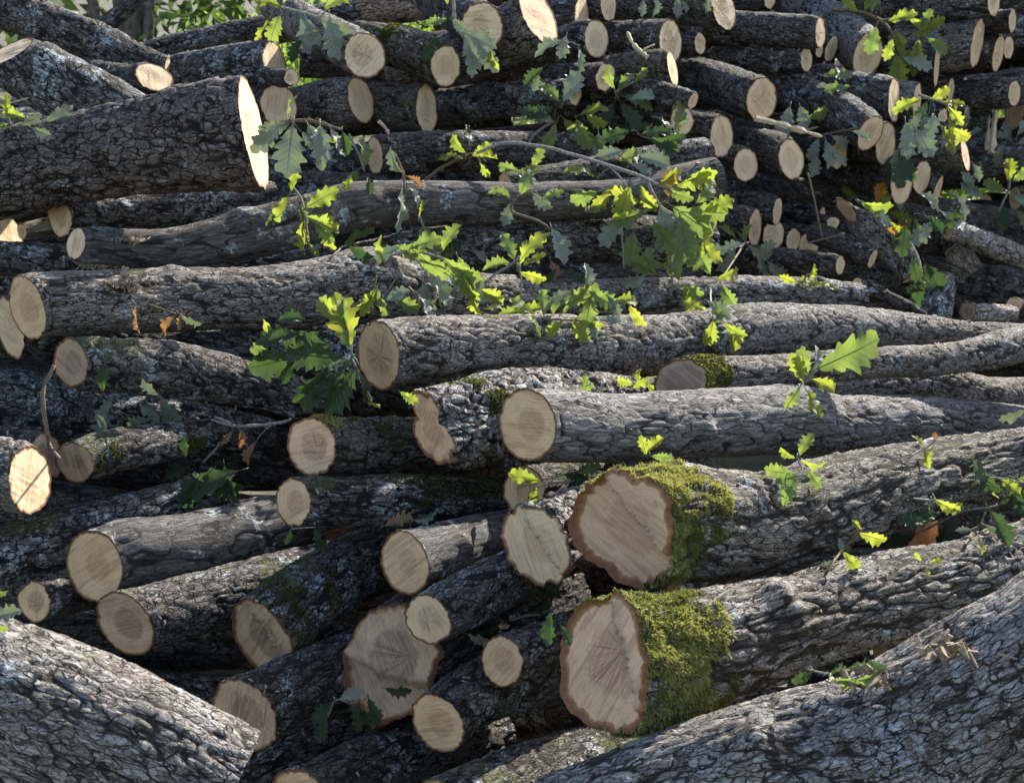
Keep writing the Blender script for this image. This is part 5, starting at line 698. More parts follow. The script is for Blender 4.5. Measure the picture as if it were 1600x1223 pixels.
  ('small shoot with narrow yellow leaves under the long smooth log, centre', [[[-0.2511, 3.863, 1.1683, 0.0028], [-0.2389, 3.8558, 1.1344, 0.0028], [-0.2251, 3.8468, 1.0921, 0.0024]]], [[[-0.2486, 3.8235, 1.1632], [0.3035, 0.1203, 0.9452], [-0.8369, -0.4405, 0.3248], 0.0559, 'y'], [[-0.2346, 3.8421, 1.1357], [0.5865, -0.3468, -0.732], [-0.7044, -0.6644, -0.2496], 0.0758, 'g'], [[-0.2204, 3.8256, 1.0978], [0.0048, -0.2488, -0.9685], [0.7932, -0.5888, 0.1552], 0.0592, 'y'], [[-0.2375, 3.8342, 1.1451], [-0.266, -0.4189, -0.8682], [-0.8018, -0.4039, 0.4405], 0.0508, 'g']]),
  ('curved pale twig with a drooping grey leaf at the smooth log centre', [[[0.0669, 3.9431, 1.2229, 0.0039], [0.0141, 3.9401, 1.2091, 0.0044], [0.0, 3.9321, 1.1712, 0.0044], [0.0705, 3.9266, 1.1453, 0.0044], [0.1092, 3.9211, 1.1195, 0.0035]]], [[[0.1087, 3.9057, 1.1297], [0.3372, -0.4174, -0.8438], [0.399, -0.7484, 0.5297], 0.1045, 's'], [[0.0, 3.9367, 1.1971], [-0.316, -0.0174, -0.9486], [-0.0535, -0.9979, 0.0361], 0.0689, 's'], [[0.021, 3.9242, 1.2155], [0.443, 0.1077, 0.89], [0.0951, -0.9928, 0.0728], 0.0748, 'g'], [[0.0527, 3.9306, 1.2237], [0.7595, 0.0395, -0.6493], [-0.2706, -0.8885, -0.3706], 0.0717, 's'], [[0.0, 3.9356, 1.2059], [-0.932, -0.0366, 0.3607], [0.319, -0.5552, 0.7681], 0.0675, 'g'], [[0.0791, 3.9298, 1.2063], [0.9144, -0.1644, 0.37], [-0.3732, -0.6964, 0.613], 0.0636, 'g']]),
  ('yellow green leaf spray over the rough log above the cracked cut end', [[[-0.1003, 3.5579, 0.9529, 0.0032], [-0.0652, 3.6034, 1.02, 0.0036], [0.0, 3.6209, 1.0637, 0.0039], [0.0196, 3.625, 1.0829, 0.0033]], [[0.0196, 3.6209, 1.0637, 0.0033], [0.0245, 3.608, 1.003, 0.0026], [0.0196, 3.5944, 0.939, 0.0026]]], [[[0.0162, 3.596, 1.0667], [0.5359, -0.1503, 0.8308], [-0.6283, -0.7283, 0.2736], 0.102, 'y'], [[0.0081, 3.612, 1.0714], [-0.3741, 0.0408, 0.9265], [0.4136, -0.8869, 0.206], 0.0736, 'g'], [[0.0, 3.617, 1.0642], [-0.9964, -0.0776, -0.0328], [0.0313, -0.7024, 0.7111], 0.0717, 'g'], [[0.0195, 3.6026, 1.0447], [0.9323, -0.208, -0.2959], [-0.2648, -0.9497, -0.167], 0.067, 'y'], [[0.0245, 3.6134, 1.0597], [0.8994, 0.0882, 0.4281], [-0.3483, -0.4473, 0.8238], 0.0672, 'y'], [[-0.0645, 3.5598, 1.0258], [-0.8939, 0.2075, 0.3974], [-0.1271, -0.9674, 0.2191], 0.0643, 'g'], [[0.0195, 3.5665, 0.9467], [0.9567, -0.1212, 0.2647], [-0.2403, -0.8421, 0.4828], 0.0641, 'y'], [[0.0252, 3.0822, 1.019], [0.8272, 0.0205, -0.5616], [0.5336, -0.3419, 0.7735], 0.0622, 'y'], [[-0.0162, 3.5659, 0.9533], [-0.9154, -0.219, 0.3377], [0.393, -0.3057, 0.8672], 0.051, 'y']]),
  ('large pale green leaves fanned over the burl of the long rough log', [[[-0.3034, 3.4501, 1.103, 0.0039], [-0.2517, 3.4918, 1.1109, 0.0047], [-0.1888, 3.4892, 1.0986, 0.0039], [-0.1259, 3.4826, 1.0678, 0.0031]], [[-0.2517, 3.4918, 1.1109, 0.0031], [-0.2077, 3.4794, 1.0524, 0.0031], [-0.1731, 3.463, 0.9754, 0.0025]]], [[[-0.2986, 3.4903, 1.1221], [0.9509, -0.1833, -0.2494], [-0.154, -0.9791, 0.1326], 0.0913, 'g'], [[-0.2346, 3.4704, 1.1086], [0.7729, 0.0181, -0.6343], [-0.3163, -0.8556, -0.4097], 0.0989, 'g'], [[-0.1719, 3.4658, 1.0981], [0.7647, -0.2048, -0.6109], [-0.3905, -0.9015, -0.1867], 0.1088, 'g'], [[-0.1336, 3.486, 1.0989], [0.3991, -0.4852, -0.778], [-0.5176, -0.8196, 0.2457], 0.096, 'g'], [[-0.1571, 3.4738, 1.0531], [0.8489, -0.3251, -0.4167], [-0.1517, -0.9051, 0.3971], 0.1029, 's'], [[-0.2044, 3.4791, 1.0603], [0.5672, -0.0005, -0.8236], [0.5587, -0.7345, 0.3851], 0.1006, 's'], [[-0.2184, 3.4471, 1.0409], [0.2505, -0.3102, -0.9171], [-0.2706, -0.932, 0.2413], 0.086, 's'], [[-0.125, 3.4558, 1.0633], [0.3699, -0.424, -0.8267], [-0.6751, -0.734, 0.0744], 0.0772, 'y'], [[-0.2513, 3.4872, 1.1177], [0.916, -0.1804, 0.3583], [-0.3341, -0.8374, 0.4326], 0.0812, 'g'], [[-0.1016, 3.4473, 1.0173], [0.2539, -0.1642, -0.9532], [-0.6235, -0.7812, -0.0315], 0.0598, 'y'], [[-0.0783, 3.4543, 1.021], [0.8536, -0.1781, -0.4895], [0.0366, -0.9169, 0.3975], 0.0662, 'y'], [[-0.3057, 3.3866, 1.095], [-0.2935, 0.2564, 0.9209], [-0.8365, -0.5353, -0.1176], 0.0667, 'y'], [[-0.2688, 3.4105, 1.1307], [-0.9076, -0.0556, -0.4161], [-0.0866, -0.945, 0.3153], 0.0711, 's'], [[-0.172, 3.4701, 1.1133], [0.4936, -0.1207, 0.8612], [-0.4667, -0.8724, 0.1452], 0.0748, 'g']]),
  ('pair of leaves on crossing thin stalks hanging below the burl', [[[-0.322, 3.3592, 1.0678, 0.0024], [-0.3266, 3.3497, 1.0233, 0.0027], [-0.2992, 3.3402, 0.9787, 0.0024]], [[-0.2658, 3.3607, 1.0753, 0.0024], [-0.3038, 3.3481, 1.0158, 0.0024]]], [[[-0.321, 3.3426, 1.0395], [-0.5131, -0.1772, -0.8398], [-0.0399, -0.9725, 0.2295], 0.0732, 'y'], [[-0.3172, 3.333, 1.0378], [0.3429, -0.3509, -0.8714], [-0.7029, -0.7113, 0.0098], 0.0671, 'g'], [[-0.2846, 3.3379, 1.0219], [0.8526, 0.0911, -0.5146], [0.2199, -0.9558, 0.1952], 0.0753, 'g'], [[-0.2967, 3.3184, 1.0126], [0.8713, -0.2353, 0.4307], [-0.3956, -0.8562, 0.3324], 0.0631, 's'], [[-0.2195, 3.3375, 1.022], [0.5739, -0.4579, -0.679], [0.5985, -0.3315, 0.7294], 0.0626, 's']]),
  ('bright backlit oak leaf over a heap of dark leaves, left of cracked cut end', [[[-0.3207, 2.8023, 0.9719, 0.0026], [-0.3271, 2.813, 1.0221, 0.0028], [-0.3528, 2.8237, 1.0723, 0.0026]], [[-0.3207, 2.8023, 0.9719, 0.0026], [-0.3053, 2.7943, 0.9342, 0.0026], [-0.2797, 2.785, 0.8903, 0.0021]]], [[[-0.3224, 2.7984, 0.9922], [-0.2922, 0.3398, 0.894], [0.1306, -0.9118, 0.3893], 0.1174, 'y'], [[-0.3378, 2.799, 1.0438], [-0.701, 0.332, 0.6311], [-0.1463, -0.9331, 0.3284], 0.0803, 'y'], [[-0.4205, 2.7849, 0.9817], [-0.9641, 0.0126, -0.2652], [0.0543, -0.9685, -0.2432], 0.1069, 'd'], [[-0.3573, 2.7848, 0.9622], [-0.6106, -0.3998, -0.6837], [0.5845, -0.81, -0.0483], 0.1012, 'd'], [[-0.3364, 2.7726, 0.9775], [-0.9888, -0.0962, 0.1142], [0.1007, -0.9943, 0.0352], 0.108, 'd'], [[-0.3325, 2.8053, 1.0299], [-0.1458, 0.2158, 0.9655], [-0.1429, -0.9703, 0.1952], 0.0633, 'g'], [[-0.3222, 2.793, 0.9736], [-0.8735, -0.3924, -0.2883], [0.1641, -0.7947, 0.5843], 0.0698, 's'], [[-0.318, 2.7786, 0.9764], [-0.6252, -0.2912, -0.7241], [-0.4156, -0.6611, 0.6247], 0.0803, 'd'], [[-0.3096, 2.7673, 0.9591], [-0.5711, -0.0037, -0.8209], [0.1999, -0.9705, -0.1347], 0.1071, 'd'], [[-0.3062, 2.782, 0.9498], [0.2404, -0.0201, -0.9705], [0.862, -0.4552, 0.223], 0.0671, 'd'], [[-0.3563, 2.7849, 1.0011], [-0.9814, -0.0549, 0.1841], [0.0848, -0.9837, 0.1587], 0.0749, 'd'], [[-0.3844, 2.8094, 1.0227], [-0.9808, -0.0471, -0.1893], [0.0932, -0.9657, -0.2426], 0.0867, 'd'], [[-0.4208, 2.7963, 1.0249], [-0.9314, -0.3157, -0.1814], [0.1316, -0.7565, 0.6406], 0.0885, 'd'], [[-0.4733, 2.8034, 1.0172], [-0.8241, -0.1467, -0.5471], [0.1617, -0.9866, 0.021], 0.0585, 'g'], [[-0.4376, 2.7749, 0.9964], [-0.0795, -0.0365, -0.9962], [0.7823, -0.6216, -0.0397], 0.0744, 'd'], [[-0.3556, 2.7637, 0.9275], [-0.8128, -0.0406, -0.5812], [-0.2779, -0.8497, 0.4481], 0.0807, 'd'], [[-0.331, 2.7742, 0.9448], [-0.8883, -0.1336, -0.4395], [-0.0597, -0.9151, 0.3988], 0.0838, 'd'], [[-0.384, 2.7964, 0.973], [0.2207, -0.4019, -0.8887], [0.1428, -0.888, 0.4371], 0.0683, 'd'], [[-0.4488, 2.8091, 1.0098], [-0.8608, -0.21, 0.4636], [-0.1112, -0.8112, -0.5741], 0.0585, 'y'], [[-0.2973, 2.7858, 0.9098], [0.5215, -0.228, -0.8222], [-0.7521, -0.5778, -0.3168], 0.0455, 'g'], [[-0.408, 2.8009, 1.05], [-0.9905, 0.0257, 0.1348], [0.0805, -0.6865, 0.7226], 0.0565, 'd']]),
  ('small bright leaf peeping out between the mossy log and the pinched cut end', [], [[[-0.2117, 2.6296, 0.9405], [0.8327, -0.0562, -0.5509], [0.0323, -0.9882, 0.1497], 0.0395, 'y']]),
  ('sprig of yellow and grey green leaves strewn on the rough logs, right of centre', [[[0.0, 3.2072, 0.9995, 0.0026], [0.0718, 3.1571, 0.9957, 0.0031], [0.1459, 3.2042, 0.9852, 0.0029], [0.1969, 3.2026, 0.9781, 0.0026]], [[0.1167, 3.2133, 1.028, 0.0023], [0.1677, 3.2178, 1.0494, 0.0023], [0.2334, 3.2133, 1.028, 0.0023]]], [[[0.0507, 3.1826, 1.0004], [-0.8235, 0.1112, 0.5563], [0.3361, -0.6944, 0.6363], 0.0647, 'y'], [[0.0718, 3.1566, 1.0001], [-0.071, 0.2994, 0.9515], [0.401, -0.8648, 0.302], 0.0633, 'g'], [[0.0902, 3.1969, 0.9981], [0.4083, 0.1424, 0.9017], [-0.2231, -0.9423, 0.2498], 0.0592, 'g'], [[0.1134, 3.1962, 1.0012], [0.6881, -0.1394, 0.7121], [-0.5693, -0.7121, 0.4108], 0.0798, 'g'], [[0.1233, 3.195, 1.0234], [0.9032, 0.0063, 0.4292], [0.1835, -0.9096, -0.3727], 0.0822, 'g'], [[0.1371, 3.1713, 0.9905], [0.5348, -0.3909, -0.7491], [-0.362, -0.9071, 0.215], 0.0595, 'y'], [[0.1521, 3.1827, 0.9886], [0.9244, -0.0481, -0.3784], [-0.1949, -0.9122, -0.3603], 0.0578, 'y'], [[0.1742, 3.1886, 0.9877], [0.3713, -0.4529, -0.8106], [-0.2946, -0.8853, 0.3597], 0.0456, 's'], [[0.1952, 3.1771, 0.9895], [0.9907, -0.1231, -0.0575], [-0.041, -0.6741, 0.7375], 0.0528, 's'], [[0.1134, 3.1138, 0.9997], [-0.6627, 0.0063, -0.7488], [-0.3135, -0.9105, 0.2697], 0.0503, 'y'], [[0.0291, 3.1978, 1.0083], [-0.9785, -0.1751, -0.1094], [0.0847, -0.8238, 0.5605], 0.0584, 'y'], [[0.1665, 3.1941, 1.0527], [0.1603, 0.1535, 0.9751], [0.4192, -0.9049, 0.0735], 0.0616, 's'], [[0.1738, 3.1952, 1.0526], [0.8678, 0.0309, -0.4959], [0.1606, -0.9619, 0.2212], 0.0748, 'g'], [[0.2176, 3.1988, 1.0418], [0.4998, -0.0015, -0.8661], [0.1105, -0.9917, 0.0655], 0.0535, 's'], [[0.2322, 3.197, 1.0304], [0.9931, 0.0986, 0.0637], [0.0389, -0.7886, 0.6136], 0.0541, 'y'], [[0.2632, 3.185, 1.0248], [0.519, -0.4512, -0.726], [-0.6123, -0.7889, 0.0525], 0.0616, 'y'], [[0.1382, 3.2105, 1.0504], [-0.9052, -0.2933, -0.3076], [0.3246, -0.9442, -0.0548], 0.0564, 's'], [[0.1817, 3.2045, 1.0439], [-0.2022, -0.3593, -0.9111], [0.0641, -0.9331, 0.3538], 0.0807, 'g']]),
  ('hanging sprig of yellow green leaves in front of the log end stub, right of centre', [[[0.4411, 3.9931, 1.0406, 0.0036], [0.4502, 3.9781, 0.9701, 0.004], [0.4321, 3.9744, 0.9525, 0.0032]], [[0.4502, 3.9744, 0.9525, 0.0032], [0.5312, 3.9762, 0.9613, 0.0032], [0.5762, 3.9781, 0.9701, 0.0029]], [[0.5582, 3.9744, 0.9525, 0.0029], [0.4951, 3.486, 0.9399, 0.0025]]], [[[0.4303, 3.9703, 1.0162], [-0.995, 0.0638, 0.0768], [-0.0669, -0.997, -0.0386], 0.0952, 'g'], [[0.4114, 3.9555, 0.9911], [-0.8981, 0.1077, 0.4264], [-0.2635, -0.908, -0.3257], 0.0932, 'g'], [[0.3741, 3.9399, 0.9931], [-0.9088, -0.0847, -0.4086], [0.1944, -0.9523, -0.2352], 0.074, 's'], [[0.4666, 3.9647, 0.9719], [-0.149, 0.0888, 0.9849], [-0.2829, -0.9582, 0.0436], 0.0847, 'g'], [[0.4811, 3.9624, 0.9542], [0.183, -0.4419, -0.8782], [0.2958, -0.8271, 0.4778], 0.087, 'y'], [[0.4913, 3.9417, 0.948], [0.2867, -0.4849, -0.8262], [-0.1952, -0.8739, 0.4452], 0.0954, 'y'], [[0.4688, 3.9516, 0.9647], [0.8545, -0.3338, -0.398], [-0.4345, -0.8792, -0.1957], 0.0706, 'g'], [[0.5541, 3.9529, 0.9915], [-0.4892, -0.1373, 0.8613], [0.2129, -0.9764, -0.0347], 0.0762, 'g'], [[0.5751, 3.9725, 0.9799], [0.9573, 0.1028, 0.2701], [0.1656, -0.9611, -0.2212], 0.0699, 'y'], [[0.5893, 3.9673, 0.9625], [0.4281, -0.4225, -0.7989], [-0.4536, -0.865, 0.2144], 0.0774, 'g'], [[0.4876, 3.5222, 0.9826], [0.7903, -0.3183, -0.5236], [-0.1213, -0.9188, 0.3755], 0.0678, 's'], [[0.5036, 3.4889, 0.9875], [0.2233, -0.0295, -0.9743], [0.5881, -0.793, 0.1588], 0.0637, 'g'], [[0.4757, 3.4882, 0.9636], [-0.8996, 0.1773, 0.3991], [0.0957, -0.8117, 0.5762], 0.0536, 'y'], [[0.4925, 3.435, 0.9481], [-0.1672, -0.0142, -0.9858], [0.0073, -0.9999, 0.0132], 0.0651, 'y'], [[0.5226, 3.4777, 0.9332], [0.8019, -0.2615, -0.5372], [-0.3281, -0.9441, -0.0302], 0.0638, 'y'], [[0.5405, 3.4887, 0.9234], [0.189, -0.4466, -0.8746], [0.2543, -0.838, 0.4828], 0.0636, 'y'], [[0.3676, 3.9673, 0.9986], [0.2684, 0.2006, 0.9422], [0.3328, -0.9371, 0.1047], 0.0718, 'g']]),
  ('large insect eaten bright green oak leaf sprig standing on the long smooth log', [[[0.6227, 3.0871, 0.8286, 0.0042], [0.6763, 3.2703, 0.8225, 0.0045], [0.7139, 3.2772, 0.8549, 0.0038]], [[0.6763, 3.2703, 0.8225, 0.003], [0.7033, 3.2728, 0.8343, 0.0027]]], [[[0.713, 3.2737, 0.8571], [0.9081, 0.1576, 0.3879], [0.2018, -0.9765, -0.0757], 0.1694, 'g'], [[0.6864, 3.2365, 0.8477], [-0.3139, -0.0972, 0.9445], [-0.3436, -0.9157, -0.2084], 0.0671, 'g'], [[0.6755, 3.224, 0.8352], [-0.3917, 0.1005, 0.9146], [-0.2526, -0.9676, -0.0019], 0.0727, 'y'], [[0.7017, 3.2651, 0.8359], [0.9124, -0.0013, -0.4094], [0.1271, -0.9497, 0.2862], 0.0694, 'y'], [[0.6512, 3.0923, 0.8522], [0.4128, -0.4074, -0.8146], [0.44, -0.6939, 0.57], 0.0747, 'y'], [[0.6312, 3.0508, 0.8609], [-0.552, -0.3416, -0.7607], [0.1297, -0.9363, 0.3263], 0.0513, 'g'], [[0.7038, 3.2647, 0.8543], [0.3796, 0.2345, 0.8949], [0.552, -0.8337, -0.0157], 0.0598, 's']]),
  ('little bright leaf on top of the torn mossy butt', [[[0.3025, 2.7109, 0.7814, 0.0019], [0.271, 2.7135, 0.7937, 0.002], [0.251, 2.7044, 0.8116, 0.0019]]], [[[0.2607, 2.6729, 0.8043], [-0.2621, 0.1061, 0.9592], [-0.2371, -0.9706, 0.0426], 0.0404, 'y'], [[0.2577, 2.7067, 0.7981], [0.7375, -0.0007, 0.6754], [-0.4032, -0.8027, 0.4394], 0.0514, 'y'], [[0.2737, 2.7024, 0.7966], [0.9333, -0.3499, -0.0807], [-0.358, -0.9242, -0.1329], 0.0406, 'g']]),
  ('small green leaf tuft behind the mossy log under the long smooth log, right', [[[0.5274, 2.4898, 0.8244, 0.0021], [0.5158, 2.4953, 0.8505, 0.0019]]], [[[0.5158, 2.4786, 0.8549], [0.469, -0.0034, 0.8832], [-0.4543, -0.8585, 0.238], 0.0455, 'g'], [[0.5128, 2.4852, 0.8484], [-0.8366, -0.0197, 0.5474], [-0.2997, -0.8201, -0.4875], 0.0361, 'y'], [[0.5175, 2.4745, 0.8512], [0.9036, -0.2449, -0.3515], [-0.423, -0.6403, -0.6411], 0.0466, 'y'], [[0.5082, 2.4796, 0.8212], [-0.9865, 0.1283, 0.1022], [-0.1146, -0.9849, 0.1296], 0.0501, 'g'], [[0.5152, 2.4578, 0.8248], [-0.9836, 0.0021, -0.1802], [-0.1221, -0.7434, 0.6577], 0.0426, 'g'], [[0.5321, 2.4737, 0.8288], [0.5361, -0.4464, -0.7164], [-0.2777, -0.8947, 0.3497], 0.0387, 'g'], [[0.5047, 2.4339, 0.8279], [-0.5412, -0.4533, -0.7083], [-0.25, -0.7175, 0.6502], 0.0508, 'g']]),
  ('three tiny leaves on a thin twig above the rough log at right', [[[0.7828, 2.7181, 0.7925, 0.0016], [0.8236, 2.7519, 0.7995, 0.0019], [0.8453, 2.7551, 0.8145, 0.0017]]], [[[0.8125, 2.7362, 0.8035], [-0.3434, 0.2647, 0.9011], [0.6464, -0.6294, 0.4313], 0.0291, 'y'], [[0.8106, 2.7078, 0.8069], [0.1313, -0.511, -0.8495], [-0.209, -0.8519, 0.4801], 0.0345, 'y'], [[0.8368, 2.7359, 0.8193], [0.0735, 0.2202, 0.9727], [-0.2872, -0.9293, 0.2321], 0.0167, 'b'], [[0.8355, 2.7379, 0.8097], [-0.1223, -0.1986, -0.9724], [-0.9589, -0.229, 0.1674], 0.0288, 'g']]),
  ('sprig of four yellow leaves sprouting from the lowest mossy log at right', [[[0.5447, 2.3418, 0.6848, 0.0022], [0.6136, 2.5147, 0.6706, 0.0026], [0.6455, 2.5214, 0.7019, 0.0024], [0.6515, 2.5221, 0.7054, 0.0019]], [[0.6041, 2.5115, 0.6555, 0.0019], [0.6136, 2.5172, 0.6822, 0.0016]]], [[[0.6379, 2.4913, 0.7114], [-0.6139, 0.2638, 0.744], [0.0777, -0.9178, 0.3894], 0.0228, 'y'], [[0.6363, 2.4979, 0.7044], [0.9455, -0.1143, -0.3048], [-0.195, -0.9486, -0.2491], 0.0514, 'y'], [[0.574, 2.3509, 0.7165], [0.6403, 0.0303, -0.7675], [0.1239, -0.9902, 0.0642], 0.0502, 'y'], [[0.6171, 2.5111, 0.678], [0.5517, -0.0062, -0.834], [0.3464, -0.908, 0.2359], 0.0163, 'y'], [[0.6028, 2.4969, 0.6642], [0.1736, 0.1724, 0.9696], [0.4169, -0.9049, 0.0863], 0.0269, 's'], [[0.5715, 2.3824, 0.6848], [-0.9799, -0.1293, -0.1518], [0.0468, -0.8893, 0.455], 0.0324, 's']]),
  ('pair of small yellow leaves lying on the lowest mossy log', [[[0.709, 2.4224, 0.6735, 0.0014], [0.7462, 2.4313, 0.6681, 0.0015], [0.752, 2.4313, 0.6681, 0.0014]]], [[[0.7281, 2.4098, 0.6778], [-0.5818, 0.1188, 0.8046], [-0.4972, -0.8348, -0.2362], 0.0205, 'y'], [[0.725, 2.38, 0.6833], [0.2898, -0.0071, -0.9571], [0.7157, -0.6623, 0.2216], 0.0296, 'y'], [[0.7441, 2.4137, 0.6765], [0.9466, -0.1293, 0.2954], [-0.2186, -0.9307, 0.2932], 0.0215, 'y']]),
  ('withered twig tip with two small leaves in the gap between the rough logs at right', [[[0.7743, 2.6501, 0.7258, 0.0018], [0.8244, 2.6793, 0.7147, 0.0025], [0.8206, 2.6819, 0.7269, 0.0015]], [[0.8168, 2.6788, 0.7122, 0.002], [0.8143, 2.6741, 0.6902, 0.0016]]], [[[0.8207, 2.6593, 0.7205], [0.848, -0.3336, -0.4119], [-0.3757, -0.9265, -0.0231], 0.0533, 'y'], [[0.8155, 2.6724, 0.7037], [-0.2312, -0.0132, -0.9728], [-0.864, -0.457, 0.2115], 0.0372, 'g'], [[0.853, 2.6606, 0.7072], [0.9976, 0.0461, -0.0509], [0.0634, -0.9031, 0.4248], 0.031, 'y']]),
  ('broken splintered twig on the ridge of the lowest mossy log at right', [[[0.8503, 2.5506, 0.6625, 0.003], [0.8981, 2.6542, 0.6546, 0.0037], [0.9168, 2.6573, 0.6693, 0.0037], [0.9418, 2.656, 0.6632, 0.0025]], [[0.9106, 2.6568, 0.6668, 0.0025], [0.9231, 2.6625, 0.6937, 0.0017]], [[0.9044, 2.656, 0.6632, 0.0025], [0.8732, 2.6535, 0.651, 0.0019]]], [[[0.8735, 2.5446, 0.6821], [0.1462, -0.4284, -0.8917], [0.6742, -0.6165, 0.4067], 0.0341, 'y'], [[0.9114, 2.6233, 0.6773], [0.9025, -0.3146, -0.294], [-0.381, -0.9016, -0.2047], 0.0277, 's'], [[0.8957, 2.648, 0.6618], [-0.9999, -0.0001, -0.0145], [-0.0076, -0.8494, 0.5277], 0.0318, 's']]),
  ('bright green leaf sprig leaning in from the right edge above dark leaves', [[[0.9618, 2.8081, 0.7245, 0.0023], [1.0112, 2.8173, 0.7179, 0.0026], [1.0769, 2.814, 0.7025, 0.0026]]], [[[0.9915, 2.7913, 0.7251], [0.8263, -0.1365, -0.5464], [0.1237, -0.9025, 0.4126], 0.0522, 'y'], [[0.9784, 2.7981, 0.7205], [0.0607, -0.1418, -0.988], [-0.9631, -0.2684, -0.0206], 0.0373, 'g'], [[1.0291, 2.7946, 0.7242], [0.9903, 0.1022, -0.0937], [0.1176, -0.977, 0.1778], 0.0597, 'g'], [[1.0154, 2.7882, 0.7031], [0.511, -0.2376, -0.8261], [-0.1139, -0.9713, 0.2088], 0.0644, 'd'], [[1.0474, 2.8026, 0.6921], [-0.8642, -0.3813, -0.3282], [0.2334, -0.8818, 0.4097], 0.0527, 'd'], [[1.0511, 2.8304, 0.8603], [-0.9201, -0.0183, -0.3912], [0.2325, -0.8294, -0.5079], 0.0591, 's']]),
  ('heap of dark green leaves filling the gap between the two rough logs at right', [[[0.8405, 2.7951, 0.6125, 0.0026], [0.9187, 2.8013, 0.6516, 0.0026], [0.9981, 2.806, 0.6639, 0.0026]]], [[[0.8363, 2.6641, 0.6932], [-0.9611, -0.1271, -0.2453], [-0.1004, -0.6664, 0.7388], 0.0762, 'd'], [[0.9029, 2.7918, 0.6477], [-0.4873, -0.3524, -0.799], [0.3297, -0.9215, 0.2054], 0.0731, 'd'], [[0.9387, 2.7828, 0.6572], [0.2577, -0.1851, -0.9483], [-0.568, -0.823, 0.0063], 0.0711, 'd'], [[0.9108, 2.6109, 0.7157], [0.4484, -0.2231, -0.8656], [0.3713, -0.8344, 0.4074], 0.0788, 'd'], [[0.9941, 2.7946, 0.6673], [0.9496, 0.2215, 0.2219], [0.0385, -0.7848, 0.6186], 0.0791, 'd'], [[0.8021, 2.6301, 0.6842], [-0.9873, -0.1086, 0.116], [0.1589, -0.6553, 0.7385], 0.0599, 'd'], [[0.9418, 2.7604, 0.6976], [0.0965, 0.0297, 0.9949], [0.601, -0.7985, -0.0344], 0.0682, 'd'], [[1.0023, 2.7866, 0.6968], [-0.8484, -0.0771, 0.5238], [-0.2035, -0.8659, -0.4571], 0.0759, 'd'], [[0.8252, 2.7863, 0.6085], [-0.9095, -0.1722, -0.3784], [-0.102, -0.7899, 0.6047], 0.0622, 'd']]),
  ('grey green leaves in the dark hollow under the torn brown cut end', [[[-0.8068, 3.1844, 0.8029, 0.0032], [-0.7628, 3.1783, 0.7742, 0.0037], [-0.681, 2.9862, 0.7855, 0.0027]], [[-0.9564, 3.1875, 0.8172, 0.0026], [-0.9388, 3.186, 0.8101, 0.0026]]], [[[-0.9101, 3.1626, 0.8151], [-0.3938, -0.0591, -0.9173], [-0.4361, -0.8664, 0.2431], 0.1027, 's'], [[-0.7424, 2.9215, 0.8701], [-0.6749, -0.117, 0.7286], [-0.2404, -0.8986, -0.367], 0.0468, 's'], [[-0.8055, 3.1807, 0.8112], [0.5637, -0.342, -0.7519], [-0.1676, -0.9387, 0.3013], 0.0882, 's'], [[-0.8174, 3.1673, 0.7992], [0.2042, -0.1202, -0.9715], [-0.4258, -0.9046, 0.0224], 0.0564, 's'], [[-0.7761, 3.1714, 0.7682], [-0.9715, -0.1458, 0.1869], [0.0687, -0.9278, -0.3667], 0.0792, 's'], [[-0.8282, 3.1732, 0.7603], [-0.962, 0.1419, -0.2334], [-0.2387, -0.8519, 0.4661], 0.0663, 's'], [[-0.8424, 2.861, 0.8912], [0.0933, 0.0174, 0.9955], [-0.063, -0.9977, 0.0233], 0.0526, 'd']]),
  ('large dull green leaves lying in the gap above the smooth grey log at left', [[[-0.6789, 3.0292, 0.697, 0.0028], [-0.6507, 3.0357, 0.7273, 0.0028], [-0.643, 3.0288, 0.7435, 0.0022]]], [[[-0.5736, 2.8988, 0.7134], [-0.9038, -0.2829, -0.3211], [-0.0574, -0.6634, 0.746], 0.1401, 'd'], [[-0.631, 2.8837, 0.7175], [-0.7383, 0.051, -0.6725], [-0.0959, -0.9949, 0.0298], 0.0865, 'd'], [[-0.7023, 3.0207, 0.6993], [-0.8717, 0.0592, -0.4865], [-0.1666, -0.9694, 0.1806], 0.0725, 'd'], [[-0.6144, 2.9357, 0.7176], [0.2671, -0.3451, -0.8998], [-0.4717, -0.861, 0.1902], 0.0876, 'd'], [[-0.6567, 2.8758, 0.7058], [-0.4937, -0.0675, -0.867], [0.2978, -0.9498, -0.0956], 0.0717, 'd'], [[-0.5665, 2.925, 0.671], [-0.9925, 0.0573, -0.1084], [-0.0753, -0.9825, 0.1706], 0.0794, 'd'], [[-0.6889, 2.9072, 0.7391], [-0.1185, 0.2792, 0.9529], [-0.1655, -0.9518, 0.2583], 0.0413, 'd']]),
  ('forked grey twig poking out of the dark hollow at left centre', [[[-0.662, 3.0488, 0.7893, 0.0028], [-0.6056, 3.0459, 0.7755, 0.0042], [-0.5211, 3.0467, 0.7797, 0.0042], [-0.4859, 3.0488, 0.7893, 0.0031]], [[-0.6056, 3.0459, 0.7755, 0.0028], [-0.6549, 3.0503, 0.7962, 0.0023]]], [[[-0.5958, 3.0307, 0.7748], [0.116, -0.419, -0.9006], [0.6834, -0.6243, 0.3785], 0.0449, 'b'], [[-0.5602, 3.0212, 0.7454], [-0.4313, -0.1453, -0.8904], [-0.4671, -0.8084, 0.3581], 0.0546, 'b'], [[-0.6136, 3.0273, 0.7699], [-0.5272, -0.4785, -0.7022], [0.585, -0.8037, 0.1085], 0.0358, 'b']]),
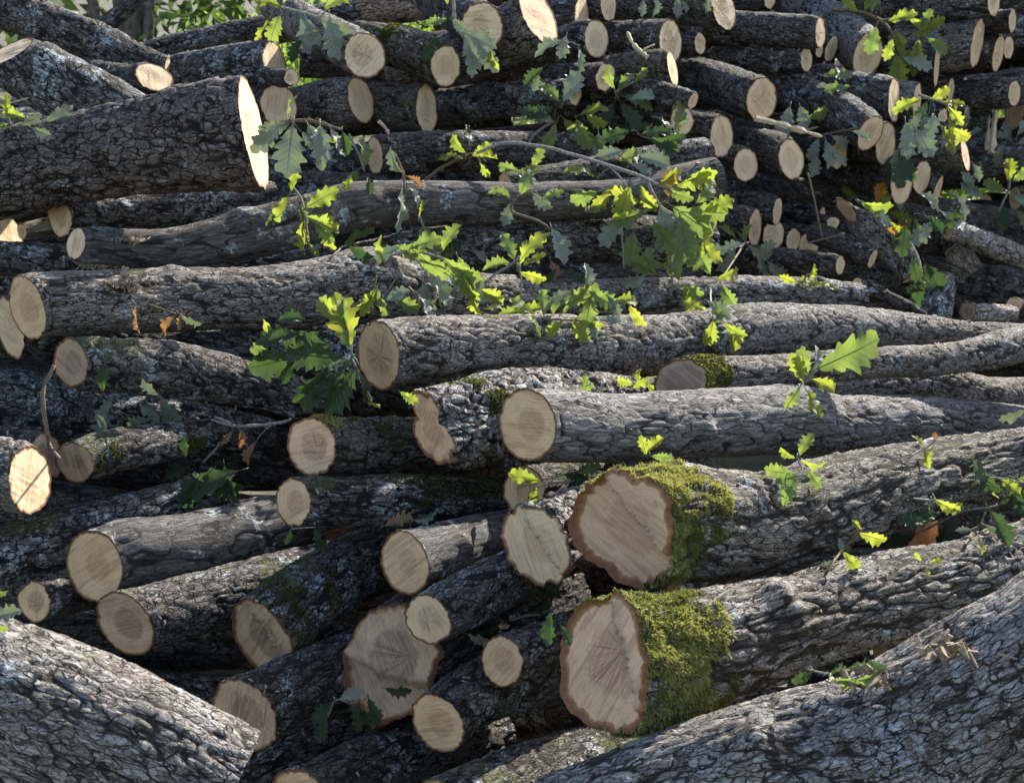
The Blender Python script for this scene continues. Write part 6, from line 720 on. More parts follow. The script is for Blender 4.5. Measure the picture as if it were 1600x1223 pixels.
  ('bare grey twig leaning against the small grey cut end at the left', [[[-0.9136, 2.7847, 0.9622, 0.0038], [-0.9341, 2.7735, 0.9098, 0.0045], [-0.9264, 2.7555, 0.8249, 0.0045], [-0.9187, 2.7502, 0.8, 0.0038], [-0.8582, 2.6158, 0.8141, 0.0024]]], []),
  ('bright leaf covering the shaded cut end under the long smooth log', [[[0.0439, 2.6881, 0.7356, 0.002], [0.0753, 2.69, 0.7442, 0.0023], [0.1317, 2.6913, 0.7503, 0.0019]]], [[[0.0563, 2.6821, 0.7502], [-0.9589, 0.1429, 0.2452], [-0.0592, -0.9457, 0.3196], 0.0658, 'y'], [[0.0473, 2.6674, 0.7466], [-0.3272, -0.1125, -0.9382], [0.508, -0.8582, -0.0743], 0.0507, 'y'], [[0.1003, 2.6929, 0.7628], [0.9622, -0.2141, -0.1684], [-0.2533, -0.9305, -0.2645], 0.0477, 'd'], [[0.1248, 2.6802, 0.7689], [0.9148, -0.2234, 0.3366], [-0.2865, -0.9462, 0.1505], 0.048, 'g']]),
  ('dark green leaf hanging under the small round cut end with flaking bark', [], [[[-0.3807, 2.6329, 0.6743], [0.3754, -0.1634, -0.9124], [-0.4192, -0.9078, -0.0099], 0.0573, 'd'], [[-0.4255, 2.6263, 0.6725], [-0.227, -0.3448, -0.9108], [0.8599, -0.51, -0.0212], 0.0325, 'g']]),
  ('pale curled dead leaf lying above the egg shaped cut end', [], [[[-0.2528, 2.6918, 0.6559], [0.9658, 0.119, 0.2302], [-0.1082, -0.6219, 0.7756], 0.0589, 'b'], [[-0.196, 2.6961, 0.6677], [0.9371, -0.2727, 0.2177], [-0.1851, -0.9173, -0.3525], 0.0451, 's']]),
  ('dark leaves in the deep gap left of the lowest mossy log', [[[0.0, 2.5555, 0.5132, 0.0024], [0.0609, 2.5588, 0.5287, 0.0029], [0.1071, 2.5626, 0.5465, 0.0024]]], [[[0.0752, 2.5582, 0.5674], [-0.6227, -0.3371, -0.7061], [0.5162, -0.8552, -0.047], 0.053, 'd'], [[0.0966, 2.5431, 0.5601], [-0.8997, 0.1577, 0.407], [0.2002, -0.6795, 0.7059], 0.052, 'd'], [[0.0578, 2.0238, 0.7318], [-0.0505, -0.4104, -0.9105], [-0.3751, -0.8371, 0.3981], 0.049, 'd'], [[0.0708, 1.9813, 0.7279], [0.4668, 0.0026, -0.8844], [0.5926, -0.7432, 0.3107], 0.0362, 'd'], [[-0.0829, 2.4806, 0.5145], [0.8887, -0.3678, -0.2736], [-0.4461, -0.8312, -0.3317], 0.0434, 's'], [[-0.0476, 2.4938, 0.5156], [-0.9597, 0.0821, -0.2689], [-0.0567, -0.9933, -0.1009], 0.0339, 'd']]),
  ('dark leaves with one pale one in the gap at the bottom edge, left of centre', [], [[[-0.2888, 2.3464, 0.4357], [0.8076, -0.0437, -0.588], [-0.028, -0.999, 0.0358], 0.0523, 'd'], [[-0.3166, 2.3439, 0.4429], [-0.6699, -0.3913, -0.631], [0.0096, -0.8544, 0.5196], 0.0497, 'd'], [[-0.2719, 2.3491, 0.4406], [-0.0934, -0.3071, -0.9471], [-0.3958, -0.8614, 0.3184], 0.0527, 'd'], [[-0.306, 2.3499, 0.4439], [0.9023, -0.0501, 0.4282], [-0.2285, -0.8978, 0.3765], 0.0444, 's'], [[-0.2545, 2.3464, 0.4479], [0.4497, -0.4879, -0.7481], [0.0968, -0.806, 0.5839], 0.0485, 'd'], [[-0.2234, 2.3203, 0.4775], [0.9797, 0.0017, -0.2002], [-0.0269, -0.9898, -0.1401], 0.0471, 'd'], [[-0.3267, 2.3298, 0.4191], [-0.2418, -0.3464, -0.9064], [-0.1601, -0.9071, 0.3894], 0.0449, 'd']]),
  ('two pale green leaf tips entering at the left edge above the bottom corner log', [], [[[-0.6764, 1.7452, 0.8287], [0.9523, -0.114, 0.283], [-0.2385, -0.8566, 0.4576], 0.0423, 's'], [[-0.6733, 1.744, 0.8642], [0.9928, 0.0525, -0.1073], [0.006, -0.9189, -0.3945], 0.0203, 'g'], [[-0.6709, 1.736, 0.8147], [0.9232, -0.2576, 0.2853], [-0.0962, -0.8734, -0.4774], 0.0208, 'g']]),
  ('dark green leaves in the shade above the pale bottom right log', [[[0.4245, 1.9229, 0.6823, 0.0017], [0.4614, 1.9209, 0.6733, 0.0018], [0.4954, 1.8908, 0.6794, 0.0014]]], [[[0.4507, 1.9145, 0.676], [0.9621, -0.0622, 0.2654], [-0.1459, -0.9399, 0.3087], 0.0351, 'd'], [[0.4499, 1.8718, 0.6877], [0.975, 0.0029, -0.222], [-0.0691, -0.9463, -0.3159], 0.0425, 'g'], [[0.4736, 1.8579, 0.6908], [0.9928, 0.0644, 0.1012], [0.0919, -0.9507, -0.296], 0.0397, 'g'], [[0.4327, 1.9172, 0.6798], [-0.8948, -0.2663, -0.3582], [0.0987, -0.9007, 0.4231], 0.0308, 'd'], [[0.5004, 1.8814, 0.7143], [0.814, -0.124, -0.5675], [-0.2376, -0.9626, -0.1305], 0.0327, 'd'], [[0.5172, 1.9092, 0.6978], [-0.9625, -0.0379, -0.2687], [0.1022, -0.968, -0.2294], 0.0355, 'd']]),
  ('curled orange brown dead leaf on the left half of the long rough log', [[[-0.8259, 3.0637, 1.0528, 0.0017], [-0.8162, 3.0617, 1.0432, 0.0017]]], [[[-0.8121, 3.0465, 1.0455], [-0.0469, -0.0356, -0.9983], [-0.926, -0.3733, 0.0568], 0.0615, 'b']]),
  ('orange brown dead leaf on a thin bent stalk on the long rough log', [[[-0.8279, 3.0662, 1.0538, 0.0018], [-0.7859, 3.0893, 1.0349, 0.0021], [-0.7353, 3.0852, 1.0157, 0.0021]]], [[[-0.7349, 3.0832, 1.016], [-0.6827, -0.2616, -0.6822], [-0.2954, -0.7552, 0.5851], 0.053, 'b'], [[-0.728, 3.0783, 1.0196], [0.8511, -0.1827, -0.4923], [-0.4838, -0.6372, -0.5999], 0.0517, 's'], [[-0.7216, 3.0756, 1.0228], [-0.0198, -0.4459, -0.8949], [-0.9644, -0.2276, 0.1347], 0.0388, 'b']]),
  ('yellow green leaves of a twig at the top edge, left of centre', [[[-0.7662, 4.7601, 1.7616, 0.0052], [-0.6937, 4.7567, 1.7454, 0.0062], [-0.6212, 4.7515, 1.7211, 0.0062], [-0.5324, 4.6005, 1.6713, 0.005]], [[-0.6212, 4.7515, 1.7211, 0.0041], [-0.5902, 4.761, 1.7657, 0.0033]]], [[[-0.7438, 4.7487, 1.757], [-0.9009, -0.0275, 0.4331], [0.2551, -0.8409, 0.4773], 0.0923, 'y'], [[-0.7469, 4.7378, 1.7364], [-0.3838, -0.1575, -0.9099], [0.0982, -0.9867, 0.1294], 0.0939, 'g'], [[-0.6831, 4.752, 1.7311], [0.2387, -0.2768, -0.9308], [-0.5952, -0.799, 0.085], 0.118, 's'], [[-0.6647, 4.7373, 1.7244], [0.449, -0.3366, -0.8277], [-0.2945, -0.9303, 0.2186], 0.1051, 's'], [[-0.6012, 4.5991, 1.7179], [0.7849, -0.2169, -0.5804], [-0.2783, -0.9603, -0.0174], 0.1302, 's'], [[-0.5684, 4.5786, 1.7227], [0.1888, -0.1311, -0.9732], [-0.1827, -0.9784, 0.0964], 0.1345, 's'], [[-0.6092, 4.7451, 1.7508], [0.8585, -0.0914, 0.5046], [-0.2527, -0.9317, 0.2611], 0.1109, 'g'], [[-0.7411, 4.7341, 1.7701], [0.4952, -0.1372, 0.8579], [-0.5892, -0.7787, 0.2156], 0.1007, 'y'], [[-0.6827, 4.7331, 1.6561], [-0.3994, -0.4161, -0.8169], [-0.0898, -0.869, 0.4866], 0.0764, 'd'], [[-0.7841, 4.7347, 1.7203], [-0.4344, -0.3145, -0.844], [-0.5946, -0.6037, 0.531], 0.0928, 'y']]),
  ('drooping grey green oak leaf spray beside the ringed cut end at the top edge', [[[-0.1889, 4.7274, 1.7896, 0.0062], [-0.1848, 4.7146, 1.7293, 0.0062], [-0.1746, 4.7061, 1.6891, 0.0051], [-0.154, 4.6997, 1.659, 0.0041]]], [[[-0.1677, 4.6863, 1.6824], [0.9118, 0.0217, -0.4101], [0.1255, -0.9655, 0.228], 0.1273, 's'], [[-0.1537, 4.6915, 1.6687], [0.4165, -0.146, -0.8974], [-0.1848, -0.98, 0.0737], 0.1187, 's'], [[-0.1333, 4.6936, 1.6548], [0.0679, -0.2154, -0.9742], [0.627, -0.7503, 0.2096], 0.1191, 's'], [[-0.1124, 4.6729, 1.6482], [0.5354, -0.2302, -0.8126], [-0.1901, -0.9703, 0.1496], 0.1058, 's'], [[-0.2046, 4.6955, 1.7185], [-0.9249, -0.32, -0.2055], [0.1806, -0.8451, 0.5031], 0.0749, 'g'], [[-0.0715, 4.6701, 1.6282], [0.1706, -0.4673, -0.8675], [-0.7306, -0.6507, 0.2068], 0.0704, 'y'], [[-0.2051, 4.7165, 1.7632], [-0.1683, 0.326, 0.9303], [-0.4024, -0.8842, 0.2371], 0.069, 'y'], [[-0.192, 4.6862, 1.718], [0.7602, -0.2624, -0.5943], [-0.322, -0.9467, 0.006], 0.0605, 's'], [[-0.2445, 4.6618, 1.6577], [-0.5299, -0.1098, -0.8409], [0.2295, -0.9732, -0.0175], 0.0832, 'd']]),
  ('green leaf cluster with one bright yellow leaf above the pale arching twig', [[[0.0407, 4.5796, 1.3093, 0.0051], [0.072, 4.6404, 1.3575, 0.0051], [0.137, 4.7649, 1.3952, 0.0042]], [[0.1872, 4.6927, 1.3457, 0.0037], [0.2616, 4.7108, 1.2977, 0.0038], [0.2856, 4.2763, 1.2712, 0.003]]], [[[0.1363, 4.7434, 1.3957], [-0.9338, 0.0672, 0.3513], [-0.0285, -0.9931, 0.1141], 0.0877, 's'], [[0.1429, 4.6162, 1.3945], [-0.4146, -0.1714, -0.8937], [0.3821, -0.9241, -0.0], 0.1139, 'g'], [[0.1679, 4.7493, 1.4059], [0.6871, 0.0145, -0.7264], [-0.2169, -0.9501, -0.2242], 0.0911, 'g'], [[0.208, 4.7068, 1.4067], [0.3787, -0.1951, -0.9047], [-0.4743, -0.8803, -0.0087], 0.1104, 'g'], [[0.2212, 4.7678, 1.4158], [0.9336, 0.1153, 0.3393], [-0.1796, -0.6687, 0.7215], 0.1003, 'y'], [[0.2412, 4.7479, 1.4203], [0.8269, 0.0788, -0.5567], [-0.2074, -0.8776, -0.4322], 0.0801, 'y'], [[0.2521, 4.7436, 1.3647], [0.5025, -0.3173, -0.8043], [-0.607, -0.7919, -0.0668], 0.0938, 'g'], [[0.2838, 4.7464, 1.3646], [0.042, -0.2177, -0.9751], [0.4756, -0.854, 0.2111], 0.1259, 's'], [[0.1677, 4.7539, 1.4572], [0.4625, 0.2712, 0.8441], [0.1842, -0.9607, 0.2077], 0.1181, 's'], [[0.1571, 4.7495, 1.4573], [-0.6326, -0.0475, 0.773], [0.4688, -0.818, 0.3334], 0.0843, 'g'], [[0.1365, 4.7564, 1.4366], [-0.9113, -0.3219, -0.2566], [0.1546, -0.8452, 0.5116], 0.0816, 'd'], [[0.1051, 4.7581, 1.416], [-0.9637, -0.1624, 0.212], [0.2529, -0.8097, 0.5295], 0.0881, 'd']]),
  ('green oak leaves over the mossy block at top centre', [[[0.344, 4.8824, 1.4877, 0.0043], [0.3978, 4.8891, 1.5192, 0.0043], [0.4408, 4.8935, 1.5403, 0.0034]]], [[[0.3546, 4.88, 1.4877], [0.5183, -0.0664, 0.8526], [-0.5687, -0.7713, 0.2857], 0.0815, 'g'], [[0.3311, 4.7011, 1.4983], [-0.4435, 0.104, 0.8902], [-0.5688, -0.8003, -0.1899], 0.0787, 'g'], [[0.3761, 4.8784, 1.4772], [0.959, -0.1042, -0.2636], [0.081, -0.7904, 0.6072], 0.1029, 'g'], [[0.3927, 4.8151, 1.4671], [0.9472, 0.1833, 0.2631], [0.0635, -0.9116, 0.4062], 0.0947, 's'], [[0.3639, 4.8535, 1.4564], [0.5421, -0.4072, -0.735], [-0.2058, -0.9124, 0.3538], 0.1179, 'd'], [[0.4083, 4.8868, 1.5192], [0.6938, -0.0011, 0.7202], [0.2388, -0.9431, -0.2315], 0.0664, 'g'], [[0.344, 4.8753, 1.4562], [-0.4843, -0.3989, -0.7787], [-0.1294, -0.8476, 0.5146], 0.1045, 'd']]),
  ('green leaf standing in front of the cut end right of the mossy block', [[[0.4971, 4.4464, 1.3344, 0.0031], [0.5434, 4.8118, 1.3628, 0.0034]]], [[[0.5388, 4.7686, 1.3494], [0.2016, 0.2864, 0.9366], [0.6565, -0.7492, 0.0878], 0.1183, 'g'], [[0.5301, 4.7838, 1.3427], [-0.3999, 0.2605, 0.8788], [0.7789, -0.4087, 0.4756], 0.0962, 's'], [[0.5144, 4.7981, 1.3527], [-0.967, 0.0894, 0.2384], [0.1086, -0.702, 0.7038], 0.0927, 'd']]),
  ('dark green leaves in the hollow behind the upturned log', [], [[[0.3837, 4.3301, 1.3671], [0.9729, -0.1996, 0.1169], [-0.2228, -0.673, 0.7053], 0.0893, 'd'], [[0.4119, 4.3221, 1.3579], [0.8723, -0.2415, -0.4252], [-0.2177, -0.9704, 0.1045], 0.0951, 'd'], [[0.3542, 4.3237, 1.3767], [-0.9405, -0.2279, -0.252], [0.0958, -0.8894, 0.4471], 0.0941, 'd'], [[0.334, 4.2981, 1.3211], [-0.9731, 0.011, -0.2302], [-0.109, -0.902, 0.4177], 0.0853, 's'], [[0.3751, 4.328, 1.3008], [0.9369, -0.3043, -0.1719], [-0.1828, -0.8459, 0.501], 0.106, 's'], [[0.4414, 4.326, 1.3388], [0.9619, -0.0741, 0.263], [-0.0979, -0.9921, 0.0789], 0.0782, 'd'], [[0.3149, 4.2914, 1.2931], [0.9554, 0.185, 0.2302], [0.1136, -0.9498, 0.2916], 0.0848, 'g'], [[0.3529, 4.2882, 1.2838], [0.9027, -0.1966, -0.3827], [0.0567, -0.8274, 0.5588], 0.0769, 's']]),
  ('small grey leaves below the tiny branch end at top centre left', [], [[[0.148, 4.2327, 1.6342], [-0.9174, -0.3045, -0.2564], [0.0827, -0.7758, 0.6256], 0.0827, 's'], [[0.1577, 4.2465, 1.6527], [-0.245, -0.4316, -0.8681], [0.3076, -0.8838, 0.3526], 0.0754, 's'], [[0.1944, 4.2307, 1.6162], [0.0997, -0.3424, -0.9343], [0.6436, -0.6939, 0.3229], 0.0727, 's'], [[0.0924, 4.2127, 1.5618], [-0.7447, -0.019, -0.6671], [-0.3529, -0.8372, 0.4178], 0.0739, 'd'], [[0.0743, 4.2306, 1.553], [-0.1587, -0.0965, -0.9826], [-0.0105, -0.995, 0.0994], 0.0591, 's'], [[0.0553, 4.136, 1.2733], [0.4653, 0.0477, 0.8839], [-0.0038, -0.9984, 0.0558], 0.0698, 'g'], [[0.0825, 4.1193, 1.2833], [-0.8867, -0.3787, -0.2652], [0.3438, -0.9236, 0.1695], 0.0601, 'g'], [[0.0274, 4.1047, 1.266], [-0.934, 0.2232, 0.2791], [-0.126, -0.9365, 0.3273], 0.0732, 'g']]),
  ('grey leaf tips hanging from the top edge right of centre', [], [[[0.4763, 5.3459, 1.8163], [-0.0701, -0.3755, -0.9242], [-0.0333, -0.9251, 0.3784], 0.0626, 's'], [[0.5155, 5.3445, 1.8274], [0.1477, -0.4618, -0.8746], [0.6185, -0.6469, 0.4461], 0.0699, 's'], [[0.5991, 5.3453, 1.8274], [0.0316, -0.2009, -0.9791], [-0.0128, -0.9796, 0.2006], 0.0765, 's'], [[0.7019, 5.2998, 1.8358], [-0.0245, -0.0153, -0.9996], [0.4598, -0.888, 0.0024], 0.0673, 's'], [[0.6174, 5.36, 1.8171], [0.3816, -0.0997, -0.9189], [0.5076, -0.8082, 0.2985], 0.0482, 's']]),
  ('twig with yellow and bright green leaves hanging in front of the top right logs', [[[1.2831, 5.8963, 1.8116, 0.0064], [1.3857, 5.8947, 1.8041, 0.0077], [1.4756, 5.8872, 1.769, 0.0077], [1.5269, 5.8749, 1.7112, 0.0064], [1.5448, 5.8616, 1.6485, 0.0051]], [[1.4756, 5.8872, 1.769, 0.0051], [1.591, 5.8894, 1.779, 0.0041]]], [[[1.4099, 5.8882, 1.8038], [0.4242, -0.0044, 0.9056], [-0.1311, -0.9897, 0.0567], 0.1133, 'g'], [[1.4358, 5.8665, 1.7928], [-0.0115, 0.1291, 0.9916], [0.586, -0.8026, 0.1113], 0.1131, 'g'], [[1.3797, 5.8681, 1.7978], [-0.6971, 0.1019, 0.7097], [-0.2747, -0.9523, -0.1331], 0.0839, 'y'], [[1.4981, 5.8735, 1.7609], [0.9228, -0.2222, 0.3146], [-0.3616, -0.781, 0.5091], 0.1215, 'y'], [[1.5325, 5.8501, 1.7227], [0.2388, -0.4621, -0.8541], [-0.2836, -0.8743, 0.3938], 0.0891, 'y'], [[1.5233, 5.785, 1.6712], [0.5561, -0.0289, -0.8306], [-0.0544, -0.9985, -0.0017], 0.1018, 'y'], [[1.5226, 5.7486, 1.6456], [0.7189, -0.0138, -0.695], [0.5233, -0.6474, 0.5542], 0.1124, 'y'], [[1.5035, 5.7212, 1.6327], [0.0334, -0.5128, -0.8579], [-0.4397, -0.7784, 0.4481], 0.1316, 'y'], [[1.4559, 5.5991, 1.6894], [-0.3163, -0.2151, -0.9239], [-0.2481, -0.9213, 0.2994], 0.0887, 'y'], [[1.5848, 5.8654, 1.7729], [0.9063, -0.1767, -0.384], [-0.2624, -0.9474, -0.1834], 0.0965, 'y'], [[1.5984, 5.8548, 1.7105], [0.9534, -0.0941, 0.2865], [0.0171, -0.9317, -0.3628], 0.0857, 'y'], [[1.6356, 5.8533, 1.7229], [0.3006, 0.049, 0.9525], [-0.6662, -0.7039, 0.2465], 0.0955, 'g'], [[1.6493, 5.8595, 1.7355], [0.8946, -0.0234, 0.4462], [-0.0449, -0.9983, 0.0378], 0.0863, 'y'], [[1.6181, 5.6964, 1.6927], [0.8496, 0.0579, -0.5243], [0.0738, -0.9972, 0.0096], 0.1029, 'g'], [[1.5584, 5.7441, 1.6577], [0.2841, -0.3811, -0.8798], [0.229, -0.8641, 0.4482], 0.1033, 'g'], [[1.5924, 5.7384, 1.6942], [-0.0996, -0.303, -0.9478], [-0.2969, -0.9001, 0.3189], 0.109, 'y'], [[1.3866, 5.5768, 1.7359], [-0.2922, -0.2983, -0.9087], [-0.127, -0.9296, 0.346], 0.1168, 'g'], [[1.4719, 5.8844, 1.8234], [-0.2942, 0.3641, 0.8837], [0.0618, -0.9154, 0.3977], 0.088, 'g'], [[1.5278, 5.7159, 1.6204], [0.8866, -0.3399, -0.3137], [-0.1403, -0.8439, 0.5178], 0.121, 's']]),
  ('yellow lobed leaves drooping over the cut ends near the right edge', [[[1.5077, 5.3896, 1.4795, 0.0052], [1.5551, 5.3862, 1.4632, 0.0057], [1.6145, 5.3812, 1.44, 0.0047], [1.6264, 5.3689, 1.3819, 0.0038]]], [[[1.4939, 5.2954, 1.4638], [-0.9404, 0.0311, -0.3386], [-0.2052, -0.8458, 0.4925], 0.1065, 'y'], [[1.5423, 5.3814, 1.4563], [-0.4867, -0.0407, -0.8726], [0.0464, -0.9987, 0.0207], 0.112, 'g'], [[1.5483, 5.3625, 1.4634], [0.8787, 0.1168, 0.4628], [0.1103, -0.993, 0.0412], 0.079, 'y'], [[1.5905, 5.3829, 1.4516], [0.9968, -0.0185, -0.0781], [0.0427, -0.7022, 0.7107], 0.0881, 'y'], [[1.6114, 5.3709, 1.4401], [0.637, -0.1417, -0.7577], [-0.1433, -0.9876, 0.0641], 0.0914, 'y'], [[1.6048, 5.3415, 1.4057], [0.2685, -0.327, -0.9061], [0.585, -0.6919, 0.4231], 0.0997, 'y'], [[1.5811, 5.3339, 1.3711], [0.3638, -0.4759, -0.8007], [0.0903, -0.8375, 0.5389], 0.1149, 'y'], [[1.5576, 5.344, 1.4172], [-0.2253, -0.4205, -0.8789], [0.2722, -0.8933, 0.3576], 0.1095, 's'], [[1.5425, 5.3711, 1.4052], [-0.4411, -0.4238, -0.7911], [-0.0244, -0.8755, 0.4826], 0.1112, 's'], [[1.512, 5.3449, 1.394], [-0.7417, -0.0883, -0.6649], [0.1965, -0.9764, -0.0896], 0.1079, 'd'], [[1.6262, 5.3634, 1.3587], [0.8563, 0.0149, -0.5163], [-0.1783, -0.9296, -0.3226], 0.0876, 'y']]),
  ('single dull green leaf catching light between the big cut ends, upper right', [], [[[1.1545, 5.4187, 1.5493], [0.9957, -0.0384, 0.0845], [-0.087, -0.7038, 0.705], 0.1096, 'g'], [[1.241, 5.3215, 1.5095], [-0.9866, -0.0998, -0.129], [-0.0205, -0.7087, 0.7053], 0.1003, 'g']]),
  ('grey leaves in front of the small cut end between two oval ends', [[[1.0772, 5.2603, 1.327, 0.0037], [1.1658, 5.2637, 1.343, 0.0047], [1.2255, 5.1271, 1.3649, 0.0041]]], [[[1.1186, 5.2578, 1.3271], [-0.4128, -0.2555, -0.8742], [0.1185, -0.9668, 0.2266], 0.0913, 's'], [[1.1316, 5.2087, 1.3219], [0.1154, -0.4948, -0.8613], [0.3588, -0.7878, 0.5006], 0.1059, 's'], [[1.1506, 5.1933, 1.336], [0.866, 0.0135, -0.4998], [0.0672, -0.9937, 0.0897], 0.0754, 's'], [[1.1895, 5.0682, 1.3554], [0.9108, -0.1447, -0.3866], [0.1522, -0.7528, 0.6404], 0.0671, 's'], [[1.1017, 5.2208, 1.2712], [-0.1832, -0.3219, -0.9289], [0.1831, -0.9395, 0.2895], 0.0865, 's'], [[1.0729, 5.2539, 1.3959], [0.9457, 0.108, 0.3066], [0.1915, -0.9473, -0.257], 0.0874, 'g'], [[1.1516, 5.1865, 1.2841], [0.6873, -0.3238, -0.6502], [-0.0942, -0.9273, 0.3622], 0.0711, 's'], [[1.014, 5.2832, 1.4411], [-0.2708, -0.3162, -0.9092], [0.2324, -0.9381, 0.257], 0.1176, 's'], [[1.044, 5.2583, 1.4413], [0.2609, -0.3608, -0.8954], [-0.3727, -0.8932, 0.2514], 0.087, 's']]),
  ('big grey green leaves hanging over the tall pale oval cut end', [], [[[1.4166, 5.2086, 1.3854], [0.0808, -0.2439, -0.9664], [0.2202, -0.9413, 0.256], 0.1322, 's'], [[1.4335, 5.2211, 1.3511], [-0.3621, -0.1381, -0.9218], [0.5031, -0.8615, -0.0685], 0.1411, 's'], [[1.4551, 5.2181, 1.3625], [0.4815, -0.3273, -0.813], [-0.2404, -0.9414, 0.2366], 0.1211, 's'], [[1.405, 5.1846, 1.2728], [-0.1722, -0.4898, -0.8547], [-0.0166, -0.8661, 0.4996], 0.1321, 'd'], [[1.3981, 5.2041, 1.2833], [0.309, -0.4659, -0.8291], [-0.0251, -0.8755, 0.4826], 0.1233, 'd'], [[1.4803, 5.2377, 1.4189], [-0.5019, -0.1186, -0.8567], [-0.2624, -0.923, 0.2815], 0.1037, 's']]),
  ('yellow and orange autumn leaves below the tall pale oval cut end', [[[1.1873, 4.9346, 1.1269, 0.0044], [1.4698, 5.7585, 1.0312, 0.0052], [1.5214, 5.7505, 0.9934, 0.0041]]], [[[1.1935, 4.8938, 1.1169], [0.9078, -0.3745, -0.1887], [-0.4193, -0.8125, -0.405], 0.1016, 'y'], [[1.224, 4.8814, 1.1027], [0.7397, -0.279, -0.6124], [0.3304, -0.6423, 0.6916], 0.0961, 's'], [[1.3446, 5.2223, 1.0749], [0.4823, 0.107, 0.8694], [-0.1758, -0.9605, 0.2158], 0.084, 'y'], [[1.5077, 5.752, 1.0138], [0.8442, -0.3051, -0.4407], [0.0175, -0.806, 0.5916], 0.1075, 'y'], [[1.2806, 4.8383, 1.063], [0.4824, -0.3051, -0.8211], [0.3106, -0.8169, 0.486], 0.0776, 'y'], [[1.5263, 5.7155, 0.9709], [0.9013, 0.0171, -0.4328], [0.2035, -0.8988, 0.3882], 0.0817, 'o'], [[1.2717, 4.8399, 1.0346], [0.9942, -0.0192, -0.1058], [-0.0253, -0.998, -0.0571], 0.0628, 'o'], [[1.334, 5.5245, 1.0872], [-0.814, 0.0751, 0.576], [-0.1835, -0.9741, -0.1323], 0.0726, 'y'], [[1.3332, 5.2268, 1.0908], [0.2706, 0.2622, 0.9263], [-0.1774, -0.9321, 0.3157], 0.0805, 'o']]),
  ('leaves hanging in the shade below the yellow and orange ones, right', [], [[[1.4608, 5.1709, 1.0445], [0.154, -0.0182, -0.9879], [0.3638, -0.9285, 0.0738], 0.1022, 'd'], [[1.495, 5.1715, 1.056], [0.6269, -0.297, -0.7203], [0.2287, -0.8136, 0.5345], 0.1038, 'd'], [[1.3334, 4.8306, 1.0529], [-0.2012, -0.4843, -0.8514], [-0.4664, -0.717, 0.518], 0.1168, 'd'], [[1.5345, 5.1826, 1.0319], [-0.6916, -0.3184, -0.6483], [0.174, -0.9446, 0.2783], 0.1258, 's'], [[1.5555, 5.1824, 1.0666], [0.833, -0.1682, -0.5272], [0.2827, -0.6896, 0.6667], 0.1161, 's'], [[1.477, 5.2065, 1.134], [0.8577, -0.2136, -0.4676], [0.1807, -0.7263, 0.6632], 0.0967, 's'], [[1.5998, 5.1899, 1.1352], [0.4943, -0.3109, -0.8118], [0.4544, -0.7037, 0.5462], 0.1083, 's'], [[1.6238, 5.1829, 1.0896], [-0.3956, -0.412, -0.8208], [0.4064, -0.88, 0.2458], 0.089, 'd'], [[1.3551, 4.8082, 0.9468], [0.1907, -0.3343, -0.923], [-0.2398, -0.9276, 0.2864], 0.0966, 'd'], [[1.4787, 5.0792, 0.8926], [0.5061, 0.0069, -0.8624], [-0.0831, -0.9949, -0.0567], 0.1305, 'd'], [[1.3915, 4.8081, 0.8814], [-0.2225, -0.2356, -0.946], [-0.3642, -0.88, 0.3048], 0.1072, 'd'], [[1.4278, 4.8161, 0.8585], [-0.9134, -0.0411, -0.405], [-0.2739, -0.674, 0.686], 0.089, 'g']]),
  ('light green leaves in the hollow near the right edge', [[[1.9963, 5.8634, 1.0096, 0.0047], [2.0357, 5.8798, 1.0867, 0.0047], [2.0436, 5.8907, 1.1381, 0.0042]]], [[[2.0272, 5.8634, 1.1268], [0.1596, 0.3483, 0.9237], [-0.1457, -0.9171, 0.371], 0.1009, 'y'], [[2.0423, 5.869, 1.1265], [0.7685, -0.1562, 0.6205], [-0.2141, -0.9766, 0.0193], 0.0911, 'g'], [[2.0218, 5.8622, 1.088], [-0.9014, 0.053, 0.4298], [-0.181, -0.9478, -0.2627], 0.1003, 'g'], [[2.0474, 5.8578, 1.0753], [0.9636, 0.0386, -0.2646], [-0.0448, -0.9522, -0.3022], 0.0972, 's'], [[2.0071, 5.824, 1.0389], [-0.1601, -0.4641, -0.8712], [-0.3797, -0.7857, 0.4883], 0.105, 'd'], [[2.0581, 5.8154, 1.0137], [0.5704, -0.1422, -0.809], [0.1155, -0.9612, 0.2504], 0.1142, 'g'], [[1.9367, 5.8528, 1.0626], [-0.8423, 0.1602, 0.5147], [-0.2091, -0.9772, -0.0379], 0.1157, 's'], [[1.8902, 5.8765, 1.087], [-0.453, 0.1033, 0.8855], [0.3022, -0.9167, 0.2615], 0.0909, 's']]),
  ('grey green leaves beside the right edge in front of the vertical splinter', [], [[[2.1907, 6.3775, 1.2903], [-0.9674, 0.1719, 0.1858], [-0.0521, -0.8537, 0.5182], 0.0989, 's'], [[2.204, 6.372, 1.2765], [-0.4103, 0.1396, 0.9012], [-0.4407, -0.8955, -0.0619], 0.086, 's'], [[2.2295, 6.3612, 1.263], [0.925, 0.1519, 0.3483], [0.0516, -0.9584, 0.2808], 0.1076, 's'], [[2.1034, 6.1574, 1.2706], [-0.4174, -0.1072, -0.9024], [-0.5795, -0.7335, 0.3552], 0.0947, 's'], [[2.2312, 6.3736, 1.2988], [0.516, 0.3377, 0.7872], [0.1459, -0.9402, 0.3077], 0.0892, 's'], [[1.9058, 6.0384, 1.4196], [-0.3662, -0.024, -0.9302], [0.0269, -0.9995, 0.0152], 0.0917, 's'], [[2.0162, 6.3886, 1.2899], [0.8402, 0.2499, 0.4812], [-0.22, -0.6541, 0.7237], 0.077, 's'], [[1.751, 5.4665, 1.2244], [0.4227, -0.358, -0.8326], [0.0108, -0.9166, 0.3996], 0.07, 's']]),
